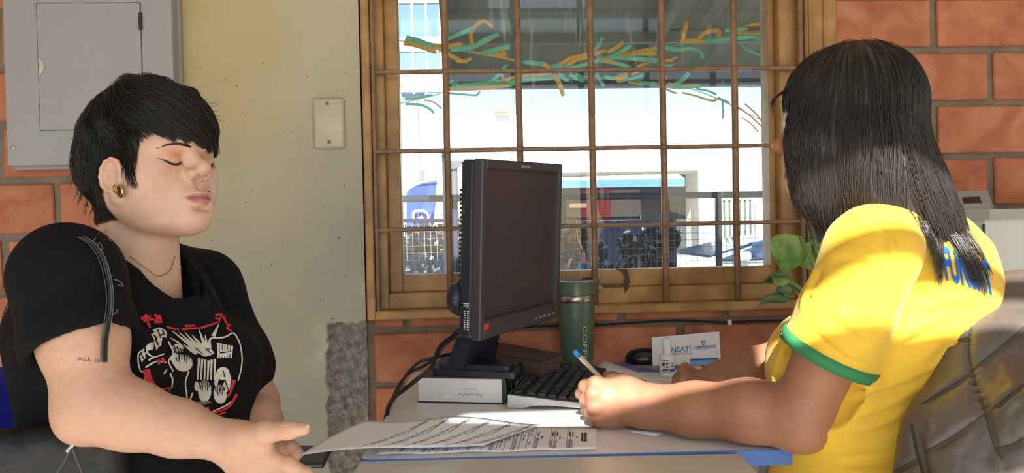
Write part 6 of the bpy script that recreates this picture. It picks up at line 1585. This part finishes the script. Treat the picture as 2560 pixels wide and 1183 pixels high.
    for d in (-1, 1):
        k_ = hip+fw*.42+rt*d*.11; k_[2] = .52; s.cone(hip+rt*d*.09, k_, .088, .064, k=.05); s.cone(k_, np.array([k_[0]-fw[0]*.02, k_[1]-fw[1]*.02, .10]), .062, .045, k=.03)
    V, F_ = s.mesh(); obj('trousers', V, F_, MATS['dark_denim'], t, True)
    for d in (-1, 1):
        a = hip+fw*.40+rt*d*.11; a[2] = .05; s = SDF(a+np.array([-.25, -.2, -.06]), a+np.array([.15, .25, .1]), .006); s.cone(a, a+fw*.14, .045, .036, k=.02); s.plane_cut((0, 0, .002), (0, 0, -1)); V, F_ = s.mesh(); obj('shoe', V, F_, M_black, t, True)
    # ---- hair: smooth mass plus long strands
    s = SDF((.33, .98, .78), (1.06, 1.52, 1.42), .0042)
    s.ell(hp(0, -.012, .034), np.array([.084, .103, .086]), A, k=.01)
    # side curtain on the near side and the fall down the back
    s.chain([hp(-.056, .045, .04), hp(-.066, .054, -.04), hp(-.064, .054, -.11), hp(-.052, .040, -.175)], [.038, .038, .032, .016], k=.03, n=A[:, 0], sq=.75)
    s.chain([hp(-.066, -.02, .02), hp(-.074, -.012, -.06), hp(-.070, -.005, -.12)], [.045, .048, .038], k=.03, n=A[:, 0], sq=.75)
    s.chain([hp(.06, .0, .02), hp(.066, .0, -.06), hp(.062, -.01, -.12)], [.04, .04, .03], k=.03, n=A[:, 0], sq=.75)
    s.chain([hp(0, -.060, .02), P(2262, 430, 1.20), P(2318, 510, 1.185), P(2372, 580, 1.19), P(2412, 640, 1.20)], [.072, .066, .046, .022, .008], k=.04, kj=.03, n=B[:, 1], sq=.6)
    s.chain([P(2200, 400, 1.20), P(2230, 480, 1.17), P(2290, 560, 1.16)], [.06, .05, .022], k=.04, n=B[:, 1], sq=.6)
    V, F_ = s.mesh(); V = relax(V, F_, 2); hm = (V, F_)
    cb_ = BVHTree.FromPolygons([Vector(v_) for v_ in V], F_.tolist())
    crown = hp(0, -.02, .12)
    def flow(p):
        l = A.T@(p-hc); 
        if l[2] > -.01:
            d = p-crown; return unit(d)*.7+np.array([0, 0, -.9])
        if p[0] > hp(0, -.01, 0)[0]+.02 : return np.array([.55, -.02, -.85]) if p[2] < 1.14 else np.array([.22, 0, -1])
        return np.array([-.02, 0, -1])
    def allowed(p): return True
    roots = V[rg.choice(np.nonzero(V[:, 2] > 1.12)[0], 3000)]
    sv, sf = strands(cb_, roots, flow, allowed, 26, .013, .0016, .00055, rg, jitter=.05, curl=.03, taper=.3)
    paths = []
    # loose ends on the back, at the front edge and over the shoulder
    def tail(a, b, c, sp, num, dep):
        for _ in range(num):
            o_ = rg.normal(0, sp, 3); e_ = o_*1.3+rg.normal(0, sp*.4, 3)
            q = smooth_path([np.array(a)+o_, np.array(b)+o_*.9+rg.normal(0, .002, 3), np.array(c)+e_], 14); paths.append(q)
    back = bv
    def onback(px, py, l=.004):
        d_ = Vector(P(px, py, 1.2)-CAM).normalized(); h_ = bv.ray_cast(Vector(CAM), d_, 3)
        return np.array(h_[0])-np.array(d_)*l if h_[0] else P(px, py, 1.2)
    for (p0, p1, p2, n_) in (((2285, 490), (2335, 580), (2352, 700), 60), ((2330, 520), (2400, 610), (2440, 700), 70), ((2340, 520), (2410, 610), (2462, 728), 70), ((2350, 500), (2425, 600), (2474, 690), 40), ((2255, 480), (2310, 560), (2346, 650), 60)):
        for _ in range(n_):
            j = rg.normal(0, 7, 2); pts = [onback(p0[0]+j[0], p0[1]+j[1], rg.uniform(.012, .03)), onback(p1[0]+j[0]*1.2, p1[1]+j[1], rg.uniform(.004, .014)), onback(p2[0]+j[0]*.6+rg.normal(0, 3), p2[1]+rg.normal(0, 14), rg.uniform(.002, .006))]
            paths.append(smooth_path(pts, 14))
    fr = [hp(-.060, .076, -.03), hp(-.060, .074, -.10), hp(-.048, .050, -.190)]
    tail(*fr, .008, 160, 0); tail(hp(-.072, .02, -.04), hp(-.074, .022, -.11), hp(-.064, .028, -.175), .010, 240, 0); tail(hp(-.074, -.01, -.03), hp(-.078, .0, -.10), hp(-.070, .012, -.160), .010, 220, 0)
    for _ in range(26):
        a = rg.uniform(-.03, .03); paths.append(smooth_path([hp(a, .075, .06), hp(a-.01, .105, .045), hp(a-.015, .112, .020+rg.uniform(-.01, .02))], 10))
    s2, f2 = tubes(paths, .00055, .25, rg)
    V, F_ = join_mesh(hm, (sv, sf), (s2, f2)); obj('hair', V, F_, mat('hair_dark_brown', (44, 37, 34), .36, spec=.6), t, True)
    return t, bv
wr_, shirt_bvh = woman_right()
# pen in the writing hand
pa, pb = P(1436, 880, 1.33), P(1474, 1004, 1.43); pb2 = P(1492, 935, 1.375)
d_ = unit(P(1494, 938, 1.385)-P(1436, 878, 1.335)); top = P(1436, 878, 1.335); tip = top+d_*.145
pen = thing('ballpoint_pen', 'clear ballpoint pen with a blue end cap held in the writing hand', 'pen', tuple(tip))
mb = MB(); mb.tube([top+d_*.008, top+d_*.125], [.0042, .0042], 6); mb.build('barrel', mat('clear_plastic', (236, 226, 214), .15, trans=.5), pen)
mb = MB(); mb.tube([top+d_*.01, top+d_*.13], [.0015, .0015], 6); mb.build('ink_tube', mat('ink_red', (150, 74, 60), .4), pen)
mb = MB(); mb.tube([top, top+d_*.004, top+d_*.016], [.0040, .0046, .0046], 10); mb.build('end_cap', mat('cap_blue', (40, 140, 226), .3), pen, True)
mb = MB(); mb.tube([top+d_*.125, top+d_*.140, tip], [.0040, .0020, .0006], 8); mb.build('point', M_steel, pen)

# ================================================================ chairs, jacket, bag, plant, machine
# blue plastic chair behind the woman in black
def blue_chair():
    c = P(60, 1010, 1.50); t = thing('plastic_chair', 'blue plastic chair behind the person in black', 'chair', (c[0]-.02, c[1]-.05, 0)); Mb = mat('chair_blue', (24, 36, 150), .45)
    f = np.array([.93, -.36, 0]); r = np.array([f[1], -f[0], 0]); b0_ = np.array([-.62, 1.33, 0])
    def q(a, b, z): return b0_+r*a+f*b+np.array([0, 0, z])
    V = []; n = 14; m = 10
    for s_ in (0, 1):
        for j in range(m+1):
            for i in range(n+1):
                a = -.21+.42*i/n; z = .46+.40*j/m; cu = .05*(a/.21)**2; top = .03*(a/.21)**2
                V.append(q(a*(1-.06*j/m), -.20-.10*j/m+cu-(.012 if s_ else 0), z-top*(j/m)))
    k = (n+1)*(m+1); F_ = []
    for j in range(m):
        for i in range(n):
            a = j*(n+1)+i; F_ += [[a, a+1, a+n+2, a+n+1], [k+a, k+a+n+1, k+a+n+2, k+a+1]]
    for i in range(n): F_ += [[m*(n+1)+i, m*(n+1)+i+1, k+m*(n+1)+i+1, k+m*(n+1)+i]]
    for j in range(m): a = j*(n+1); F_ += [[a, a+n+1, k+a+n+1, k+a], [a+n, k+a+n, k+a+2*n+1, a+2*n+1]]
    obj('backrest', V, F_, Mb, t, True)
    mb = MB(); mb.box((-.22, -.22, -.012), (.22, .22, .012), .01, R=np.stack([r, f, [0, 0, 1]], 1), c=q(0, 0, .425), seg=2); mb.build('seat', Mb, t)
    for a in (-.19, .19):
        mb = MB(); mb.tube([q(a, -.21, .85), q(a, -.20, .42), q(a*1.1, -.26, .012)], [.011]*3, 8); mb.build('leg', M_leg, t, True)
        mb = MB(); mb.tube([q(a, .20, .42), q(a*1.1, .24, .012)], [.011]*2, 8); mb.build('leg', M_leg, t, True)
blue_chair()
# black shoulder bag in her lap, its thin cord and silver clasp
def bag():
    c = P(95, 1165, 1.10); t = thing('shoulder_bag', 'black quilted shoulder bag at the hip of the person in black', 'bag', (c[0], c[1], .62))
    s = SDF(c+np.array([-.16, -.09, -.14]), c+np.array([.16, .09, .12]), .005); R = rotz(.15)
    s.box(c+np.array([-.01, .02, -.03]), (.115, .03, .075), R, r=.026, k=.004)
    def quilt(X, Y, Z): return -.0028*np.abs(np.sin(55*(X+Z))*np.sin(55*(X-Z)))**.5
    s.ripple(quilt); V, F_ = s.mesh(); obj('pouch', V, F_, mat('bag_black', (20, 20, 24), .55, var=.3, vscale=30, bump=.3, bscale=150), t, True)
    k = P(179, 1117, 1.065); mb = MB(); mb.tube([k+np.array([-.006, 0, -.006]), k, k+np.array([.005, 0, .010])], [.0026]*3, 6); mb.build('clasp', mat('silver_clasp', (214, 208, 206), .25, metal=.8), t)
    for dx in (-.025, .018):
        mb = MB(); mb.tube(smooth_path([k, k+np.array([dx*.4, 0, -.02]), k+np.array([dx, -.004, -.045]), k+np.array([dx*1.5, -.004, -.08])], 16), [.0022]*16, 6); mb.build('cord', mat('cord_grey', (66, 66, 72), .5), t, True)
    mb = MB(); p0 = [P(4, 840, 1.22), P(14, 800, 1.21), P(24, 770, 1.20), P(40, 735, 1.20)]; mb.tube(smooth_path([P(-14, 900, 1.24)]+p0, 20), [.006]*20, 6, flat=.35); mb.build('strap', MATS['strap_black'], t, True)
bag()
# dark folder held low in her far hand
c = [P(706, 1128, 1.40), P(744, 1128, 1.42), P(820, 1134, 1.36), P(818, 1150, 1.30), P(724, 1158, 1.26)]
ph = thing('dark_folder', 'dark slim case held low in the far hand beside the lifted sheet', 'case', tuple(np.mean(c, axis=0)))
mb = MB(); a, b = P(700, 1142, 1.325), P(822, 1142, 1.325); ux = unit(b-a); vy = unit(np.array([0, 1, .05])-ux*(ux@np.array([0, 1, .05])))
mb.box((0, -.045, -.005), (np.linalg.norm(b-a), .045, .005), .004, R=np.stack([ux, vy, np.cross(ux, vy)], 1), c=(a+b)/2, seg=2); mb.build('shell', mat('case_dark', (40, 40, 44), .35), ph)
# office chair with the quilted jacket over its back
def office_chair():
    t = thing('office_chair', 'office chair hidden under the quilted jacket', 'chair', (.80, 1.24, 0)); n = np.array([.62, -.78, 0]); r = np.array([.78, .62, 0]); c0 = np.array([.745, 1.235, 0])
    R = np.stack([r, -n, [0, 0, 1]], 1)
    mb = MB(); mb.box((-.22, -.22, -.03), (.22, .22, .03), .02, R=R, c=c0+np.array([0, 0, .43]), seg=2); mb.build('seat', M_dark, t)
    mb = MB(); bc_ = P(2600, 1020, 1.195); mb.box((-.13, -.014, -.13), (.13, .014, .13), .014, R=R@rotx(-.12), c=bc_, seg=2); mb.build('backrest', M_dark, t)
    mb = MB(); mb.tube([c0+n*.20+np.array([0, 0, .42]), c0+n*.23+np.array([0, 0, .5]), P(2600, 1100, 1.195)], [.014]*3, 8); mb.build('back_support', M_dark, t, True)
    mb = MB(); mb.tube([c0+np.array([0, 0, .40]), c0+np.array([0, 0, .08])], [.025, .025], 12); mb.build('column', M_steel, t, True)
    for i in range(5):
        a = i*2*math.pi/5; d = np.array([math.cos(a), math.sin(a), 0]); mb = MB(); mb.tube([c0+np.array([0, 0, .09]), c0+d*.27+np.array([0, 0, .065])], [.02, .013], 8); sp = mb.build('spoke', M_dark, t, True)
        mb = MB(); mb.lathe([(.0001, -.012), (.02, -.012), (.025, 0), (.02, .012), (.0001, .012)], c0+d*.27+np.array([0, 0, .026]), 14, R=rotz(a)@rotx(math.pi/2)); mb.build('castor', M_black, sp, True)
office_chair()
def jacket():
    # outline of the draped shell as the photograph shows it; the shell is a thick leaning slab with stitched channels
    t = thing('quilted_jacket', 'dark grey quilted puffer jacket hung over the chair back', 'jacket', tuple(np.append(P(2450, 1000, 1.12)[:2], .55)))
    n = np.array([.60, -.79, 0]); r = np.array([.79, .60, 0])
    s = SDF((.56, .82, .40), (1.30, 1.56, 1.02), .0042)
    T = lambda px, py, Y: P(px, py, Y)
    # near front panel hanging down to the left, far shoulder rising to the right
    s.chain([T(2470, 800, 1.21), T(2420, 930, 1.14), T(2350, 1100, 1.08), T(2290, 1290, 1.04)], [.040, .050, .055, .055], k=.05, kj=.04, n=n, sq=.7)
    s.chain([T(2530, 790, 1.22), T(2500, 930, 1.13), T(2450, 1120, 1.05), T(2400, 1300, 1.00)], [.045, .060, .066, .066], k=.05, kj=.04, n=n, sq=.7)
    s.chain([T(2600, 790, 1.24), T(2600, 950, 1.15), T(2580, 1120, 1.03), T(2560, 1300, 1.00)], [.048, .062, .066, .066], k=.05, kj=.04, n=n, sq=.7)
    s.chain([T(2700, 810, 1.20), T(2720, 1000, 1.12), T(2720, 1250, 1.06)], [.048, .062, .066], k=.05, kj=.04, n=n, sq=.7)
    s.chain([T(2460, 785, 1.23), T(2540, 762, 1.25), T(2640, 770, 1.29), T(2740, 810, 1.33)], [.036, .040, .042, .040], k=.05, kj=.03)
    # sleeve hanging at the right
    s.chain([T(2555, 850, 1.14), T(2570, 960, 1.08), T(2575, 1060, .985), T(2560, 1200, .97)], [.036, .042, .040, .036], k=.015, kj=.03)
    V, F_ = s.mesh(); V = relax(V, F_, 2, .5)
    seams = [[(2298, 1012), (2360, 975), (2425, 933)], [(2310, 1132), (2385, 1090), (2459, 1038)], [(2234, 1180), (2262, 1164), (2291, 1149)], [(2478, 1024), (2520, 990), (2560, 960)], [(2434, 923), (2500, 870), (2560, 818)], [(2371, 860), (2395, 851), (2418, 844)], [(2492, 1122), (2530, 1112), (2560, 1097)]]
    vert = [[(2437, 786), (2421, 855), (2431, 930), (2464, 1041), (2483, 1108), (2507, 1150)], [(2279, 1063), (2296, 1146), (2310, 1190)], [(2290, 1060), (2307, 1146), (2322, 1190)]]
    polys = [(q, -.0075, .0048) for q in seams]+[(q, -.0075, .0048) for q in vert]
    rg = np.random.default_rng(4)
    for _ in range(44):
        x, y = rg.uniform(2280, 2555), rg.uniform(790, 1180); a = rg.uniform(1.0, 2.0); l = rg.uniform(20, 60); polys.append(([(x, y), (x+l*.5*math.cos(a)+4, y+l*.5*math.sin(a)), (x+l*math.cos(a), y+l*math.sin(a))], rg.uniform(.0006, .0016), rg.uniform(.004, .007)))
    V = crease(V, F_, polys, 1)
    M = mat('puffer_grey', (92, 84, 78), .45, var=.10, vscale=12, bump=.05, bscale=60, spec=.5); sh = obj('shell', V, F_, M, t, True)
    bv = bvh_of(sh)
    def line(px, rad, name, m, lift=.001):
        q = []
        for a, b in smooth_path([(a, b, 0) for a, b in px], 40)[:, :2]:
            d = Vector(P(a, b, 1.1)-CAM).normalized(); h = bv.ray_cast(Vector(CAM), d, 3)
            if h[0]: q.append(np.array(h[0])-np.array(d)*lift)
        if len(q) > 4: mb = MB(); mb.tube(np.array(q), [rad]*len(q), 5); mb.build(name, m, sh, True)
    Ms = mat('seam_thread', (70, 63, 58), .7)
    for q in seams+vert[:1]: line(q, .0010, 'seam', Ms, .0007)
    line(vert[1], .0016, 'zip', mat('zip_dark', (48, 46, 46), .5), .0012)
jacket()
# pothos on a stand behind the writer
def plant():
    b = np.array([.86, 1.80, 0]); st = thing('plant_stand', 'small wooden stool carrying the pothos behind the writer', 'stool', (b[0], b[1], 0)); Mw = mat('stool_wood', (150, 112, 72), .6, var=.2, vscale=20)
    mb = MB(); mb.lathe([(.0001, .60), (.12, .60), (.125, .61), (.12, .625), (.0001, .625)], b, 28); mb.build('seat', Mw, st)
    for i in range(3):
        a = .4+i*2.094; mb = MB(); mb.tube([b+np.array([.07*math.cos(a), .07*math.sin(a), .60]), b+np.array([.12*math.cos(a), .12*math.sin(a), .0])], [.012, .011], 8); mb.build('leg', Mw, st)
    t = thing('pothos_plant', 'potted pothos with green heart-shaped leaves beside the window', 'plant', (b[0], b[1], .6255))
    mb = MB(); z = b+np.array([0, 0, .6255]); mb.lathe([(.0001, 0), (.06, 0), (.085, .13), (.09, .14), (.08, .14), (.078, .125), (.0001, .125)], z, 28); autosmooth(mb.build('pot', mat('pot_clay', (170, 104, 74), .7), t))
    Mg = mat('leaf_green', (74, 128, 52), .4, var=.5, vscale=25, rgb2=(150, 180, 96)); Md = mat('leaf_deep', (62, 100, 70), .4, var=.4, vscale=25, rgb2=(92, 122, 84)); Ms = mat('stem_green', (122, 150, 78), .6)
    def leaf(tip_px, base_px, Y, wd, m, bend=.02, tw=0.0):
        a, c = P(*base_px, Y), P(*tip_px, Y-.03); d = c-a; L_ = np.linalg.norm(d); d = d/L_; s_ = unit(np.cross(d, [0, 1, 0])+np.array([0, tw, 0])); nn = unit(np.cross(s_, d)); V = []; n = 10
        prof = [0.05, .62, .92, 1.0, .96, .84, .68, .48, .28, .12, .0]
        for i in range(n+1):
            q = i/n; ce = a+d*L_*q+nn*bend*math.sin(math.pi*q)
            for x in (-1, -.5, 0, .5, 1): V.append(ce+s_*wd*prof[i]*x+nn*.006*(abs(x)-.5)*prof[i])
        F_ = [[i*5+j, i*5+j+1, (i+1)*5+j+1, (i+1)*5+j] for i in range(n) for j in range(4)]
        o = obj('leaf', V, F_, m, t, True); md = o.modifiers.new('thick', 'SOLIDIFY'); md.thickness = .0008
        mb = MB(); root = z+np.array([(a[0]-z[0])*.25, (a[1]-z[1])*.25, .125]); mid = (a+root)/2+np.array([0, -.01, .05]); mb.tube(smooth_path([root, mid, a], 14), [.0028]*14, 6); mb.build('stem', Ms, t, True)
    leaf((1958, 690), (2000, 590), 1.76, .052, Mg, .02, .2); leaf((1902, 714), (1978, 700), 1.74, .018, Md, .015, .9); leaf((1928, 690), (1976, 702), 1.73, .014, Mg, .012, -.6)
    leaf((1934, 735), (1985, 728), 1.74, .018, Md, .01, .4); leaf((1962, 745), (1985, 715), 1.75, .014, Mg, .01, 0); leaf((1892, 775), (1975, 752), 1.73, .016, Md, .02, .8); leaf((2060, 690), (2030, 600), 1.80, .05, Mg, .02, .1); leaf((2100, 640), (2060, 560), 1.84, .05, Md, .02, .1)
plant()
# grey machine against the brick wall
def machine():
    Y = 1.62; x0 = P(2428, 620, Y)[0]; zt = P(2490, 548, Y)[2]; t = thing('office_machine', 'pale grey office machine with a tilted display panel by the brick wall', 'machine', (x0+.2, Y+.18, 0))
    Mg = mat('machine_grey', (190, 192, 188), .45); Md = mat('machine_dark', (150, 152, 150), .45)
    q = [(x0, Y+.36), (x0, Y+.03), (x0+.03, Y), (x0+.115, Y-.004), (x0+.12, Y), (x0+.42, Y), (x0+.42, Y+.36)]
    mb = MB(); mb.prism(q, zt-.02, (0, 0, .02)); mb.build('cabinet', Mg, t)
    q2 = [(x0-.012, Y+.37), (x0-.012, Y+.02), (x0+.03, Y-.016), (x0+.43, Y-.016), (x0+.43, Y+.37)]
    mb = MB(); mb.prism(q2, .022, (0, 0, zt-.001)); mb.build('top_cover', Md, t)
    for dx in (.024, .116):
        mb = MB(); mb.box((x0+dx, Y-.0075, .05), (x0+dx+.0025, Y-.001, zt-.01)); mb.build('panel_gap', mat('gap_%d' % int(dx*1000), (90, 92, 92), .7), t)
    A_, B2, C2, D2 = P(2398, 535, Y+.05), P(2488, 528, Y+.05), P(2468, 476, Y+.11), P(2376, 479, Y+.11); V = [A_, B2, C2, D2]; th = np.array([0, .03, -.012]); V2 = [p+th for p in V]
    obj('display_panel', V+V2, [[0, 1, 2, 3], [7, 6, 5, 4], [0, 4, 5, 1], [1, 5, 6, 2], [2, 6, 7, 3], [3, 7, 4, 0]], Md, t)
    f = bil(A_, B2, C2, D2); nn = unit(np.cross(B2-A_, D2-A_)); V = [f(u, v)+nn*.001 for u, v in ((.24, .28), (.72, .28), (.72, .70), (.24, .70))]; obj('display', V, [[0, 1, 2, 3]], mat('display_dark', (44, 40, 34), .3), t)
    mb = MB(); m_ = (A_+B2)/2; mb.box((m_[0]-.03, Y+.05, zt+.015), (m_[0]+.03, Y+.08, m_[2]+.02)); mb.build('panel_bracket', Md, t)
    for dx, dy in ((.03, .04), (.38, .04), (.03, .32), (.38, .32)): mb = MB(); mb.lathe([(.0001, 0), (.018, 0), (.018, .02), (.0001, .02)], (x0+dx, Y+dy, .0005), 12); mb.build('foot', M_dark, t)
machine()

# ---------------------------------------------------------------- tidy: apply nothing, just make sure the view layer is current
bpy.context.view_layer.update()
